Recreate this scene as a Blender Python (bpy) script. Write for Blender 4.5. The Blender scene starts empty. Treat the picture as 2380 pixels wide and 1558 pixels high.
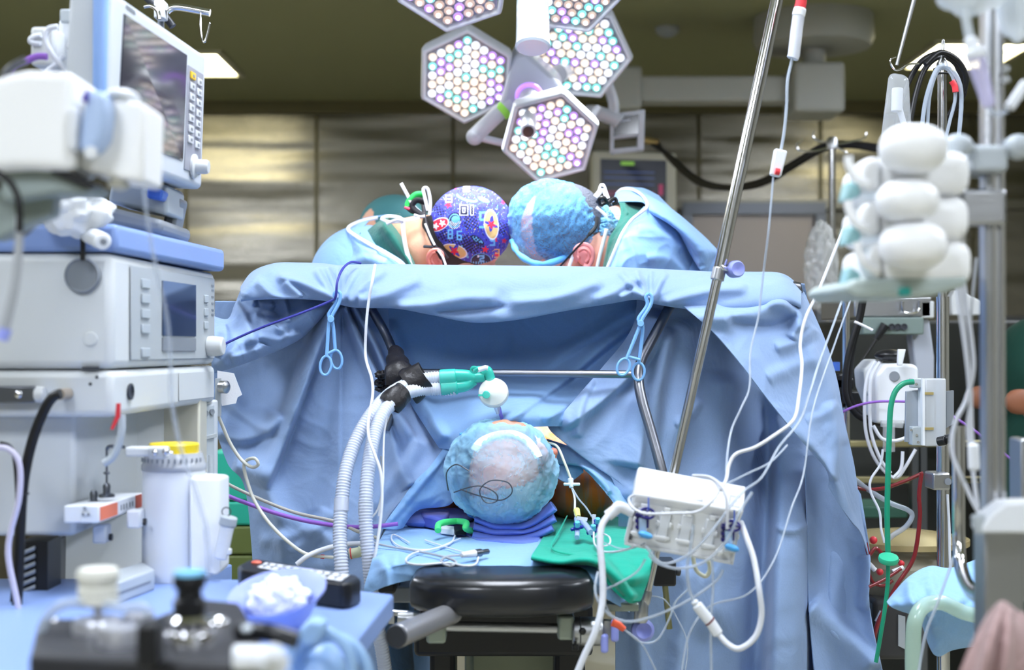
import bpy, bmesh, math, random
from mathutils import Vector, Matrix
from mathutils import noise as mnoise

sc = bpy.context.scene
COL = sc.collection
PI = math.pi
random.seed(7)

# ------------------------------------------------------------------ camera
FPX = 2380 * 50.0 / 36.0
CAMP = Vector((0, 0, 1.4))
TILT = math.atan(26.0 / FPX)
cam_data = bpy.data.cameras.new('camera'); cam = bpy.data.objects.new('camera', cam_data); COL.objects.link(cam)
cam_data.lens = 50; cam_data.sensor_width = 36; cam_data.clip_start = 0.05; cam_data.clip_end = 60
cam.location = CAMP; cam.rotation_euler = (PI / 2 + TILT, 0, 0)
cam_data.dof.use_dof = True; cam_data.dof.focus_distance = 2.75; cam_data.dof.aperture_fstop = 3.2
sc.camera = cam

def P(px, py, Y):
    """world point that stands at distance Y in front of the camera position and shows at (px, py)"""
    x = (px - 1190) / FPX; z = -(py - 779) / FPX
    c, s = math.cos(TILT), math.sin(TILT)
    d = Vector((x, c - z * s, s + z * c))
    return CAMP + d * (Y / d.y)
def PP(pts, Y=None):
    return [P(p[0], p[1], p[2] if len(p) > 2 else Y) for p in pts]
def W(n, Y):
    return n * Y / FPX

# ------------------------------------------------------------------ world, exposure, lights
w = bpy.data.worlds.new('world'); sc.world = w; w.use_nodes = True
w.node_tree.nodes['Background'].inputs[0].default_value = (0.75, 0.85, 1.0, 1); w.node_tree.nodes['Background'].inputs[1].default_value = 0.16
sc.view_settings.view_transform = 'Standard'; sc.view_settings.look = 'None'
sc.view_settings.exposure = 0.6; sc.view_settings.gamma = 1.0; sc.view_settings.use_curve_mapping = False
sc.cycles.max_bounces = 6; sc.cycles.diffuse_bounces = 3; sc.cycles.glossy_bounces = 3
sc.cycles.transmission_bounces = 4; sc.cycles.transparent_max_bounces = 10
sc.cycles.caustics_reflective = False; sc.cycles.caustics_refractive = False
sc.cycles.sample_clamp_indirect = 4.0

CEIL = 2.86
def area(name, loc, rot, sx, sy, power, col):
    l = bpy.data.lights.new(name, 'AREA'); l.shape = 'RECTANGLE'; l.size = sx; l.size_y = sy; l.energy = power; l.color = col
    o = bpy.data.objects.new(name, l); COL.objects.link(o); o.location = loc; o.rotation_euler = rot
    return o
def spot(name, loc, target, power, col, size=0.12, ang=50, blend=0.6):
    l = bpy.data.lights.new(name, 'SPOT'); l.energy = power; l.color = col; l.shadow_soft_size = size
    l.spot_size = math.radians(ang); l.spot_blend = blend
    o = bpy.data.objects.new(name, l); COL.objects.link(o); o.location = loc
    o.rotation_euler = (Vector(target) - Vector(loc)).to_track_quat('-Z', 'Y').to_euler()
    return o

# ------------------------------------------------------------------ materials
def lin(c):
    def f(v):
        v /= 255.0
        return v / 12.92 if v <= 0.04045 else ((v + 0.055) / 1.055) ** 2.4
    return (f(c[0]), f(c[1]), f(c[2]), 1.0)
MATS = {}
def mat(name, col, rough=0.5, metal=0.0, bump=0.0, bscale=60, var=0.0, vscale=8, spec=0.5, trans=0.0, alpha=1.0, sss=0.0,
        emit=None, estr=0.0, sheen=0.0, coat=0.0, stretch=None, ior=1.45):
    if name in MATS: return MATS[name]
    m = bpy.data.materials.new(name); m.use_nodes = True; MATS[name] = m
    nt = m.node_tree; b = nt.nodes['Principled BSDF']
    c = lin(col); b.inputs['Base Color'].default_value = c
    b.inputs['Roughness'].default_value = rough; b.inputs['Metallic'].default_value = metal
    b.inputs['Specular IOR Level'].default_value = spec; b.inputs['IOR'].default_value = ior
    if trans: b.inputs['Transmission Weight'].default_value = trans
    if alpha < 1: b.inputs['Alpha'].default_value = alpha
    if sss: b.inputs['Subsurface Weight'].default_value = sss; b.inputs['Subsurface Scale'].default_value = 0.01
    if sheen: b.inputs['Sheen Weight'].default_value = sheen
    if coat: b.inputs['Coat Weight'].default_value = coat; b.inputs['Coat Roughness'].default_value = 0.1
    if emit: b.inputs['Emission Color'].default_value = lin(emit); b.inputs['Emission Strength'].default_value = estr
    tc = None
    if bump or var:
        tc = nt.nodes.new('ShaderNodeTexCoord'); mp = nt.nodes.new('ShaderNodeMapping')
        nt.links.new(tc.outputs['Object'], mp.inputs[0])
        if stretch: mp.inputs['Scale'].default_value = stretch
    if var:
        n = nt.nodes.new('ShaderNodeTexNoise'); n.inputs['Scale'].default_value = vscale; n.inputs['Detail'].default_value = 4
        nt.links.new(mp.outputs[0], n.inputs['Vector'])
        mx = nt.nodes.new('ShaderNodeMix'); mx.data_type = 'RGBA'
        mx.inputs[6].default_value = tuple(v * (1 - var) for v in c[:3]) + (1,)
        mx.inputs[7].default_value = tuple(min(1, v * (1 + var)) for v in c[:3]) + (1,)
        nt.links.new(n.outputs[0], mx.inputs[0]); nt.links.new(mx.outputs[2], b.inputs['Base Color'])
    if bump:
        n2 = nt.nodes.new('ShaderNodeTexNoise'); n2.inputs['Scale'].default_value = bscale; n2.inputs['Detail'].default_value = 5
        nt.links.new(mp.outputs[0], n2.inputs['Vector'])
        bp = nt.nodes.new('ShaderNodeBump'); bp.inputs['Strength'].default_value = bump; bp.inputs['Distance'].default_value = 0.004
        nt.links.new(n2.outputs[0], bp.inputs['Height']); nt.links.new(bp.outputs[0], b.inputs['Normal'])
    return m
def attr_mat(name, rough=0.8, bump=0.2, bscale=300, alpha=1.0, sheen=0.0):
    """material that takes its printed pattern from the mesh's colour attribute 'print'"""
    m = mat(name, (200, 200, 200), rough, bump=bump, bscale=bscale, alpha=alpha, sheen=sheen)
    a = m.node_tree.nodes.new('ShaderNodeAttribute'); a.attribute_name = 'print'
    m.node_tree.links.new(a.outputs['Color'], m.node_tree.nodes['Principled BSDF'].inputs['Base Color'])
    return m

M_WHITE = mat('white_plastic', (228, 232, 238), 0.35, var=0.03, vscale=5)
M_OFFWHITE = mat('offwhite_plastic', (205, 208, 210), 0.42, var=0.04, vscale=4)
M_LGREY = mat('light_grey_plastic', (176, 184, 190), 0.42, var=0.04, vscale=5)
M_GREY = mat('grey_plastic', (128, 134, 142), 0.45, var=0.05)
M_DGREY = mat('dark_grey_plastic', (58, 61, 68), 0.4, var=0.08)
M_BLACK = mat('black_plastic', (20, 21, 25), 0.35, var=0.15)
M_RUBBER = mat('black_rubber', (16, 16, 19), 0.42, bump=0.1, bscale=90)
M_BLUEP = mat('blue_plastic', (128, 158, 218), 0.4, var=0.04)
M_LAV = mat('lavender_plastic', (150, 160, 235), 0.4, var=0.03)
M_CHROME = mat('chrome', (215, 215, 218), 0.14, 1.0)
M_STEEL = mat('brushed_steel', (178, 180, 184), 0.32, 1.0, bump=0.12, bscale=40, stretch=(1, 1, 12))
M_DSTEEL = mat('dark_steel', (110, 114, 122), 0.35, 1.0, bump=0.1, bscale=40)
M_CLEAR = mat('clear_plastic', (235, 240, 245), 0.12, alpha=0.28, spec=0.8)
M_TUBE = mat('clear_tubing', (196, 208, 224), 0.25, alpha=0.48, spec=0.7)
M_WTUBE = mat('white_cable', (216, 220, 230), 0.4, var=0.02)
M_GTUBE = mat('grey_cable', (168, 172, 178), 0.45, var=0.03)
M_SCREEN = mat('dark_screen', (26, 30, 44), 0.1, coat=0.6)
M_GREEN = mat('green_plastic', (60, 190, 160), 0.3, alpha=0.85)
M_SKIN = mat('skin', (214, 160, 132), 0.5, bump=0.15, bscale=220, var=0.08, vscale=14, sss=0.08)
M_SCRUB = mat('green_scrub_cloth', (26, 104, 92), 0.85, bump=0.3, bscale=160, var=0.08, sheen=0.2)
M_HAIR = mat('black_hair', (34, 30, 32), 0.6, bump=0.5, bscale=400, stretch=(1, 4, 1))
M_TIE = mat('white_tape', (236, 238, 245), 0.7, bump=0.1, bscale=300)

# ------------------------------------------------------------------ object helpers
def origin(o):
    v = Vector((0, 0, 0))
    while o is not None:
        v = v + o.location; o = o.parent
    return v
def tag(o, label=None, cat=None, group=None, kind=None):
    if label: o['label'] = label
    if cat: o['category'] = cat
    if group: o['group'] = group
    if kind: o['kind'] = kind
    return o
def thing(name, label, cat, loc, group=None):
    o = bpy.data.objects.new(name, None); COL.objects.link(o); o.location = loc; o.empty_display_size = 0.05
    return tag(o, label, cat, group)

class MB:
    """collects shapes in world coordinates"""
    def __init__(s, M=None):
        s.v = []; s.f = []; s.M = M or Matrix.Identity(4); s.mi = []; s.cur = 0
    def add(s, vs, fs):
        n = len(s.v)
        s.v += [s.M @ Vector(v) for v in vs]
        for f in fs: s.f.append(tuple(i + n for i in f)); s.mi.append(s.cur)
        return s
    def box(s, c, d):
        x, y, z = c; a, b, e = d[0] / 2, d[1] / 2, d[2] / 2
        vs = [(x + i * a, y + j * b, z + k * e) for k in (-1, 1) for j in (-1, 1) for i in (-1, 1)]
        return s.add(vs, [(0, 2, 3, 1), (4, 5, 7, 6), (0, 1, 5, 4), (2, 6, 7, 3), (0, 4, 6, 2), (1, 3, 7, 5)])
    def hexa(s, front, back):
        vs = list(front) + list(back)
        return s.add(vs, [(0, 1, 2, 3), (7, 6, 5, 4), (0, 4, 5, 1), (1, 5, 6, 2), (2, 6, 7, 3), (3, 7, 4, 0)])
    def prism(s, pts, vec):
        n = len(pts); vec = Vector(vec); pts = [Vector(p) for p in pts]
        vs = pts + [p + vec for p in pts]
        fs = [tuple(range(n)), tuple(range(2 * n - 1, n - 1, -1))] + [(i, i + n, (i + 1) % n + n, (i + 1) % n) for i in range(n)]
        return s.add(vs, fs)
    def cyl(s, p0, p1, r0, r1=None, n=24, caps=True):
        return s.tube([p0, p1], r0, n, r1=r1, caps=caps, smooth=0)
    def tube(s, pts, r, n=10, r1=None, caps=True, smooth=6, rfun=None, ell=None):
        pts = [Vector(p) for p in pts]
        if smooth and len(pts) > 2: pts = spline(pts, smooth)
        m = len(pts); L = [0.0]
        for i in range(1, m): L.append(L[-1] + (pts[i] - pts[i - 1]).length)
        tot = max(L[-1], 1e-9)
        t0 = (pts[1] - pts[0]).normalized()
        up = Vector((0, 0, 1)) if abs(t0.z) < 0.9 else Vector((1, 0, 0))
        nrm = t0.cross(up).normalized(); vs = []; fs = []
        for i in range(m):
            t = (pts[min(i + 1, m - 1)] - pts[max(i - 1, 0)])
            if t.length < 1e-9: t = t0
            t = t.normalized()
            nrm = (nrm - t * nrm.dot(t)).normalized(); bn = t.cross(nrm)
            rr = r if r1 is None else r + (r1 - r) * L[i] / tot
            if rfun: rr = rfun(L[i], tot)
            for k in range(n):
                a = 2 * PI * k / n
                ca, sa = math.cos(a), math.sin(a)
                if ell: ca *= ell[0]; sa *= ell[1]
                vs.append(pts[i] + (nrm * ca + bn * sa) * rr)
        for i in range(m - 1):
            for k in range(n):
                k2 = (k + 1) % n
                fs.append((i * n + k, (i + 1) * n + k, (i + 1) * n + k2, i * n + k2))
        if caps:
            fs.append(tuple(range(n))); fs.append(tuple(range(m * n - 1, (m - 1) * n - 1, -1)))
        return s.add(vs, fs)
    def lathe(s, prof, o, axis, n=32):
        """prof: (radius, height along axis)"""
        o = Vector(o); ax = Vector(axis).normalized()
        u = ax.cross(Vector((0, 0, 1)) if abs(ax.z) < 0.9 else Vector((1, 0, 0))).normalized(); v = ax.cross(u)
        vs = []; fs = []
        for (r, h) in prof:
            for k in range(n):
                a = 2 * PI * k / n; vs.append(o + ax * h + (u * math.cos(a) + v * math.sin(a)) * r)
        for i in range(len(prof) - 1):
            for k in range(n):
                k2 = (k + 1) % n
                fs.append((i * n + k, i * n + k2, (i + 1) * n + k2, (i + 1) * n + k))
        fs.append(tuple(range(n - 1, -1, -1))); fs.append(tuple(range((len(prof) - 1) * n, len(prof) * n)))
        return s.add(vs, fs)
    def ell(s, c, r, nu=28, nv=16, R=None, fn=None):
        c = Vector(c); vs = []; fs = []; R = R or Matrix.Identity(3)
        for j in range(nv + 1):
            t = PI * j / nv
            for i in range(nu):
                p = 2 * PI * i / nu
                d = Vector((math.sin(t) * math.cos(p), math.sin(t) * math.sin(p), math.cos(t)))
                q = Vector((d.x * r[0], d.y * r[1], d.z * r[2]))
                if fn: q = fn(q, d)
                vs.append(c + R @ q)
        for j in range(nv):
            for i in range(nu):
                i2 = (i + 1) % nu
                fs.append((j * nu + i, (j + 1) * nu + i, (j + 1) * nu + i2, j * nu + i2))
        return s.add(vs, fs)
    def torus(s, c, R, r, axis=(0, 0, 1), n=28, m=8, ex=1.0, a0=0, a1=2 * PI):
        ax = Vector(axis).normalized(); c = Vector(c)
        u = ax.cross(Vector((0, 0, 1)) if abs(ax.z) < 0.9 else Vector((1, 0, 0))).normalized(); v = ax.cross(u)
        full = abs(a1 - a0 - 2 * PI) < 1e-6
        pts = [c + u * math.cos(a0 + (a1 - a0) * k / n) * R + v * math.sin(a0 + (a1 - a0) * k / n) * R * ex for k in range(n + 1)]
        return s.tube(pts, r, m, smooth=0, caps=not full)
    def sheet(s, g):
        nu = len(g[0]); vs = [p for row in g for p in row]; fs = []
        for j in range(len(g) - 1):
            for i in range(nu - 1):
                fs.append((j * nu + i, j * nu + i + 1, (j + 1) * nu + i + 1, (j + 1) * nu + i))
        return s.add(vs, fs)

def spline(pts, k):
    out = []; n = len(pts)
    for i in range(n - 1):
        p0 = pts[max(i - 1, 0)]; p1 = pts[i]; p2 = pts[i + 1]; p3 = pts[min(i + 2, n - 1)]
        for j in range(k):
            t = j / k; t2 = t * t; t3 = t2 * t
            out.append(0.5 * ((2 * p1) + (p2 - p0) * t + (2 * p0 - 5 * p1 + 4 * p2 - p3) * t2 + (3 * p1 - p0 - 3 * p2 + p3) * t3))
    out.append(pts[-1]); return out
def resample(pts, n):
    """n points evenly along a polyline of Vectors"""
    L = [0.0]
    for i in range(1, len(pts)): L.append(L[-1] + (pts[i] - pts[i - 1]).length)
    out = []; j = 0
    for k in range(n):
        t = L[-1] * k / (n - 1)
        while j < len(L) - 2 and L[j + 1] < t: j += 1
        d = L[j + 1] - L[j]; out.append(pts[j].lerp(pts[j + 1], 0 if d < 1e-12 else min(1, (t - L[j]) / d)))
    return out

def obj(name, mb, m, parent=None, smooth=True, bevel=0.0, bseg=2, solid=0.0, subd=0, angle=38, weld=True, colors=None):
    me = bpy.data.meshes.new(name)
    if parent is None:
        xs = [v.x for v in mb.v]; ys = [v.y for v in mb.v]; zs = [v.z for v in mb.v]
        off = Vector(((min(xs) + max(xs)) / 2, (min(ys) + max(ys)) / 2, min(zs)))
    else: off = origin(parent)
    me.from_pydata([v - off for v in mb.v], [], mb.f)
    ms = m if isinstance(m, (list, tuple)) else [m]
    for x in ms: me.materials.append(x)
    if len(ms) > 1: me.polygons.foreach_set('material_index', mb.mi)
    bm = bmesh.new(); bm.from_mesh(me)
    if weld and colors is None: bmesh.ops.remove_doubles(bm, verts=bm.verts, dist=1e-6)
    bmesh.ops.recalc_face_normals(bm, faces=bm.faces); bm.to_mesh(me); bm.free()
    if colors is not None:
        a = me.color_attributes.new('print', 'FLOAT_COLOR', 'POINT')
        a.data.foreach_set('color', [x for c in colors for x in c])
    if smooth:
        me.polygons.foreach_set('use_smooth', [True] * len(me.polygons))
        try: me.set_sharp_from_angle(angle=math.radians(angle))
        except Exception: pass
    o = bpy.data.objects.new(name, me); COL.objects.link(o)
    if parent is None: o.location = off
    else: o.parent = parent
    if solid:
        md = o.modifiers.new('thickness', 'SOLIDIFY'); md.thickness = solid; md.offset = 0
    if bevel:
        md = o.modifiers.new('bevel', 'BEVEL'); md.width = bevel; md.segments = bseg; md.limit_method = 'ANGLE'; md.angle_limit = math.radians(32)
        md.harden_normals = False
    if subd:
        md = o.modifiers.new('subd', 'SUBSURF'); md.levels = subd; md.render_levels = subd
    return o
def text_obj(name, s, size, M, m, parent, depth=0.0004):
    """flat raised lettering; M places text plane (x right, y up)"""
    cu = bpy.data.curves.new(name, 'FONT'); cu.body = s; cu.size = size; cu.extrude = depth; cu.align_x = 'CENTER'; cu.align_y = 'CENTER'
    tmp = bpy.data.objects.new(name, cu); COL.objects.link(tmp)
    dg = bpy.context.evaluated_depsgraph_get(); me = bpy.data.meshes.new_from_object(tmp.evaluated_get(dg))
    bpy.data.objects.remove(tmp); off = origin(parent)
    me.transform(Matrix.Translation(-off) @ M); me.materials.clear(); me.materials.append(m)
    o = bpy.data.objects.new(name, me); COL.objects.link(o); o.parent = parent
    return o
def quad_frame(tl, tr, br, bl):
    """returns f(u, v, h): bilinear point on a face (u right, v down, 0..1), h metres out along its normal toward the viewer side"""
    tl, tr, br, bl = map(Vector, (tl, tr, br, bl))
    n = (tr - tl).cross(bl - tl).normalized()
    n = n if n.dot(CAMP - tl) > 0 else -n
    def f(u, v, h=0.0):
        return tl.lerp(tr, u).lerp(bl.lerp(br, u), v) + n * h
    f.n = n; f.w = (tr - tl).length; f.h = (bl - tl).length
    f.x = (tr - tl).normalized(); f.y = (bl - tl).normalized()
    return f
def plate(mb, f, u0, v0, u1, v1, h0, h1):
    a = [f(u0, v0, h1), f(u1, v0, h1), f(u1, v1, h1), f(u0, v1, h1)]; b = [f(u0, v0, h0), f(u1, v0, h0), f(u1, v1, h0), f(u0, v1, h0)]
    return mb.hexa(a, b)
def struct(name, mb, m, **k):
    o = obj(name, mb, m, **k); o['kind'] = 'structure'; return o
# ================================================================== the room
YB = 8.5
m_ceil = mat('ceiling_paint', (158, 160, 122), 0.55, var=0.03, vscale=1.2)
m_floor = mat('floor_vinyl', (176, 172, 152), 0.35, var=0.06, vscale=3)
def wall_metal():
    m = mat('stainless_wall', (150, 146, 136), 0.24, 1.0)
    nt = m.node_tree; b = nt.nodes['Principled BSDF']
    tc = nt.nodes.new('ShaderNodeTexCoord'); mp = nt.nodes.new('ShaderNodeMapping'); mp.inputs['Scale'].default_value = (0.38, 1, 2.4)
    nt.links.new(tc.outputs['Object'], mp.inputs[0])
    n = nt.nodes.new('ShaderNodeTexNoise'); n.inputs['Scale'].default_value = 1.6; n.inputs['Detail'].default_value = 1.5
    nt.links.new(mp.outputs[0], n.inputs['Vector'])
    bp = nt.nodes.new('ShaderNodeBump'); bp.inputs['Strength'].default_value = 0.9; bp.inputs['Distance'].default_value = 0.06
    nt.links.new(n.outputs[0], bp.inputs['Height'])
    mp2 = nt.nodes.new('ShaderNodeMapping'); mp2.inputs['Scale'].default_value = (1, 1, 60); nt.links.new(tc.outputs['Object'], mp2.inputs[0])
    n2 = nt.nodes.new('ShaderNodeTexNoise'); n2.inputs['Scale'].default_value = 3; n2.inputs['Detail'].default_value = 3
    nt.links.new(mp2.outputs[0], n2.inputs['Vector'])
    bp2 = nt.nodes.new('ShaderNodeBump'); bp2.inputs['Strength'].default_value = 0.12; bp2.inputs['Distance'].default_value = 0.01
    nt.links.new(n2.outputs[0], bp2.inputs['Height']); nt.links.new(bp.outputs[0], bp2.inputs['Normal'])
    nt.links.new(bp2.outputs[0], b.inputs['Normal'])
    return m
m_wall = wall_metal()
m_seam = mat('seam_strip', (96, 92, 74), 0.4, 0.8)
m_side = mat('side_wall_paint', (146, 144, 132), 0.5, var=0.05, vscale=2)
struct('floor', MB().box((0, 3.4, -0.05), (8.4, 10.6, 0.1)), m_floor)
struct('ceiling', MB().box((0, 3.4, CEIL + 0.05), (8.4, 10.6, 0.1)), m_ceil)
struct('wall_left', MB().box((-4.15, 3.4, CEIL / 2), (0.1, 10.6, CEIL)), m_side)
struct('wall_right', MB().box((4.15, 3.4, CEIL / 2), (0.1, 10.6, CEIL)), m_side)
struct('wall_front', MB().box((0, -1.85, CEIL / 2), (8.4, 0.1, CEIL)), m_side)
wb = MB(); seams = [-1.95, (735 - 1190) * YB / FPX, (1053 - 1190) * YB / FPX, (1375 - 1190) * YB / FPX, (1625 - 1190) * YB / FPX, (1908 - 1190) * YB / FPX, (2262 - 1190) * YB / FPX]
xs = [-4.1, -2.9] + seams + [3.5, 4.1]
for a, b in zip(xs[:-1], xs[1:]):
    wb.box(((a + b) / 2, YB + 0.03, CEIL / 2), (b - a - 0.014, 0.05, CEIL))
struct('wall_back', wb, m_wall, bevel=0.004)
wb2 = MB().box((0, YB + 0.09, CEIL / 2), (8.4, 0.06, CEIL)); struct('wall_behind_panels', wb2, m_seam)
sb = MB()
for x in seams: sb.box((x, YB + 0.001, CEIL / 2), (0.022, 0.008, CEIL))
struct('trim_1', sb, m_seam)
cv = MB().box((0, YB - 0.03, CEIL - 0.035), (8.2, 0.07, 0.07)); struct('trim_2', cv, mat('cornice', (110, 104, 74), 0.5))
# sliding steel door with a dark header at the back
pa = P(1608, 498, YB - 0.08); pb = P(1892, 498, YB - 0.08)
dm = MB().box(((pa.x + pb.x) / 2, YB - 0.05, pa.z / 2), (pb.x - pa.x, 0.05, pa.z))
d1 = struct('door_1', dm, mat('door_steel', (158, 150, 146), 0.4, 0.85, bump=0.05, bscale=3))
hm = MB().box(((pa.x + pb.x) / 2, YB - 0.08, pa.z + 0.03), (pb.x - pa.x + 0.12, 0.1, 0.07))
for sx in (pa.x - 0.03, pb.x + 0.03): hm.box((sx, YB - 0.08, pa.z / 2), (0.06, 0.1, pa.z))
obj('door_frame', hm, M_DSTEEL, d1)
rl = MB().box(((P(1250, 0, YB).x + 4.0) / 2, YB - 0.06, P(0, 478, YB).z), (4.0 - P(1250, 0, YB).x, 0.08, 0.05))
struct('trim_3', rl, mat('rail_metal', (140, 138, 128), 0.35, 0.9))
# bright opening far right
wa = P(2352, 768, YB - 0.03); wz = P(2420, 832, YB - 0.03)
wn = struct('window_1', MB().box(((wa.x + wz.x) / 2 + 0.02, YB - 0.03, (wa.z + wz.z) / 2), (wz.x - wa.x, 0.03, wa.z - wz.z)),
            mat('lit_window', (225, 205, 150), 0.4, emit=(235, 215, 160), estr=1.0))
fr = MB()
cx, cz = (wa.x + wz.x) / 2 + 0.02, (wa.z + wz.z) / 2; ww, wh = wz.x - wa.x, wa.z - wz.z
for dx, dz, sx, sz in ((0, wh / 2 + .04, ww + .16, .08), (0, -wh / 2 - .04, ww + .16, .08), (-ww / 2 - .04, 0, .08, wh), (ww / 2 + .04, 0, .08, wh)):
    fr.box((cx + dx, YB - 0.035, cz + dz), (sx, 0.07, sz))
obj('window_frame', fr, M_DSTEEL, wn)

# ceiling luminaires: two seen, the others unseen and placed as fill light
m_frame = mat('light_frame', (215, 212, 190), 0.4)
def ceiling_light(x, y, sx, sy, col, strength, label):
    t = thing('ceiling_light', label, 'ceiling light', (x, y, CEIL), 'recessed ceiling lights')
    f = MB()
    for dx, dy, a, b in ((0, sy / 2, sx + .05, .03), (0, -sy / 2, sx + .05, .03), (sx / 2 + .01, 0, .03, sy), (-sx / 2 - .01, 0, .03, sy)):
        f.box((x + dx, y + dy, CEIL - 0.006), (a, b, 0.02))
    obj('frame', f, m_frame, t)
    dm = mat('diffuser_%d' % int(strength * 10), (250, 250, 240), 0.5, emit=col, estr=strength)
    obj('diffuser', MB().box((x, y, CEIL - 0.004), (sx - .01, sy - .01, 0.008)), dm, t)
WARM = (255, 246, 200); COOL = (236, 243, 255)
ceiling_light(-1.86, 7.32, 0.8, 0.6, WARM, 7.0, 'square recessed ceiling light glowing behind the big monitor, upper left')
ceiling_light(2.27, 7.10, 0.46, 0.62, WARM, 7.01, 'recessed ceiling light glowing behind the black cable coil, upper right')
ceiling_light(0, 2.1, 0.62, 1.22, COOL, 15.0, 'unseen recessed ceiling light over the patient head, placed for fill')  # unseen panel, placed to brighten the sheet and patient head
for x, y, st in ((-2.3, 4.4, 15), (2.3, 4.4, 15), (-2.1, 2.1, 17), (2.1, 2.1, 17), (-1.1, -0.5, 19), (1.1, -0.5, 17)):  # unseen panels, positioned and strengthened to fill the front and shape the folds
    ceiling_light(x, y, 0.62, 1.22, COOL, st, 'unseen recessed ceiling light over the room, placed for fill')
# smoke detector
sp = P(1551, 52, 6.5); sp.z = CEIL
tag(obj('smoke_detector', MB().lathe([(0.055, 0), (0.055, -0.02), (0.04, -0.035), (0.02, -0.045), (0.001, -0.045)], sp, (0, 0, 1)), M_LGREY),
    'small round smoke detector on the olive ceiling', 'smoke detector')

# ceiling pendant with horizontal arm
Yp = 6.3
t = thing('ceiling_pendant', 'grey ceiling mounted equipment pendant with long horizontal arm', 'ceiling pendant', P(1890, 60, Yp))
m_pend = mat('pendant_paint', (176, 178, 172), 0.5, var=0.03)
c0 = P(1890, 75, Yp); c0.z = CEIL
obj('canopy', MB().lathe([(0.26, 0), (0.265, -0.10), (0.25, -0.135), (0.20, -0.14), (0.08, -0.145)], c0, (0, 0, 1), 48), m_pend, t)
obj('column', MB().cyl(Vector((P(1892, 60, Yp).x, Yp, CEIL - 0.14)), P(1892, 160, Yp), 0.05), m_pend, t)
a = P(1842, 145, Yp - .1); b = P(1962, 262, Yp - .1)
obj('joint_box', MB().box(((a.x + b.x) / 2, Yp, (a.z + b.z) / 2), (b.x - a.x, 0.26, a.z - b.z)), m_pend, t, bevel=0.02, bseg=3)
a = P(1470, 180, Yp); b = P(1850, 240, Yp)
obj('arm', MB().box(((a.x + b.x) / 2, Yp + .02, (a.z + b.z) / 2), (b.x - a.x, 0.14, a.z - b.z)), m_pend, t, bevel=0.015, bseg=3)
a = P(1418, 158, Yp); b = P(1490, 258, Yp)
obj('end_column', MB().box(((a.x + b.x) / 2, Yp + .02, (a.z + b.z) / 2), (b.x - a.x, 0.17, a.z - b.z)), m_pend, t, bevel=0.02, bseg=3)
# ================================================================== cloth
import numpy as np
def cloth_mat(name, col, rough=0.82, weave=0.12, wr=0.35, sheen=0.15, alpha=1.0, tl=0.0):
    m = mat(name, col, rough, sheen=sheen, spec=0.25)
    nt = m.node_tree; b = nt.nodes['Principled BSDF']
    tc = nt.nodes.new('ShaderNodeTexCoord')
    n = nt.nodes.new('ShaderNodeTexNoise'); n.inputs['Scale'].default_value = 9; n.inputs['Detail'].default_value = 3; n.inputs['Distortion'].default_value = 1.2
    nt.links.new(tc.outputs['Object'], n.inputs['Vector'])
    bp = nt.nodes.new('ShaderNodeBump'); bp.inputs['Strength'].default_value = wr; bp.inputs['Distance'].default_value = 0.02
    nt.links.new(n.outputs[0], bp.inputs['Height'])
    n2 = nt.nodes.new('ShaderNodeTexNoise'); n2.inputs['Scale'].default_value = 420; n2.inputs['Detail'].default_value = 2
    nt.links.new(tc.outputs['Object'], n2.inputs['Vector'])
    bp2 = nt.nodes.new('ShaderNodeBump'); bp2.inputs['Strength'].default_value = weave; bp2.inputs['Distance'].default_value = 0.001
    nt.links.new(n2.outputs[0], bp2.inputs['Height']); nt.links.new(bp.outputs[0], bp2.inputs['Normal']); nt.links.new(bp2.outputs[0], b.inputs['Normal'])
    mx = nt.nodes.new('ShaderNodeMix'); mx.data_type = 'RGBA'; c = lin(col)
    mx.inputs[6].default_value = tuple(v * 0.90 for v in c[:3]) + (1,); mx.inputs[7].default_value = tuple(min(1, v * 1.08) for v in c[:3]) + (1,)
    nt.links.new(n2.outputs[0], mx.inputs[0]); nt.links.new(mx.outputs[2], b.inputs['Base Color'])
    if alpha < 1: b.inputs['Alpha'].default_value = alpha
    if tl:
        out = nt.nodes['Material Output']; tr = nt.nodes.new('ShaderNodeBsdfTranslucent'); tr.inputs[0].default_value = c
        ms = nt.nodes.new('ShaderNodeMixShader'); ms.inputs[0].default_value = tl
        nt.links.new(b.outputs[0], ms.inputs[1]); nt.links.new(tr.outputs[0], ms.inputs[2]); nt.links.new(ms.outputs[0], out.inputs[0])
    return m
M_DRAPE = cloth_mat('drape_nonwoven', (148, 174, 214), tl=0.12)
M_DRAPE2 = cloth_mat('drape_nonwoven_shade', (134, 172, 218), wr=0.2, tl=0.1)  # same drape cloth, with the centre panel's shade put into the colour
M_SHEET = cloth_mat('light_blue_sheet', (150, 194, 242), tl=0.12)
M_GOWN = cloth_mat('gown_cloth', (140, 182, 234), wr=0.3)
M_TOWEL = cloth_mat('blue_towel', (108, 132, 220), weave=0.5, wr=0.4)
M_GTOWEL = cloth_mat('green_towel', (26, 168, 144), weave=0.4, wr=0.3)
M_EDGE = mat('hem_edge', (196, 214, 240), 0.7)

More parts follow.
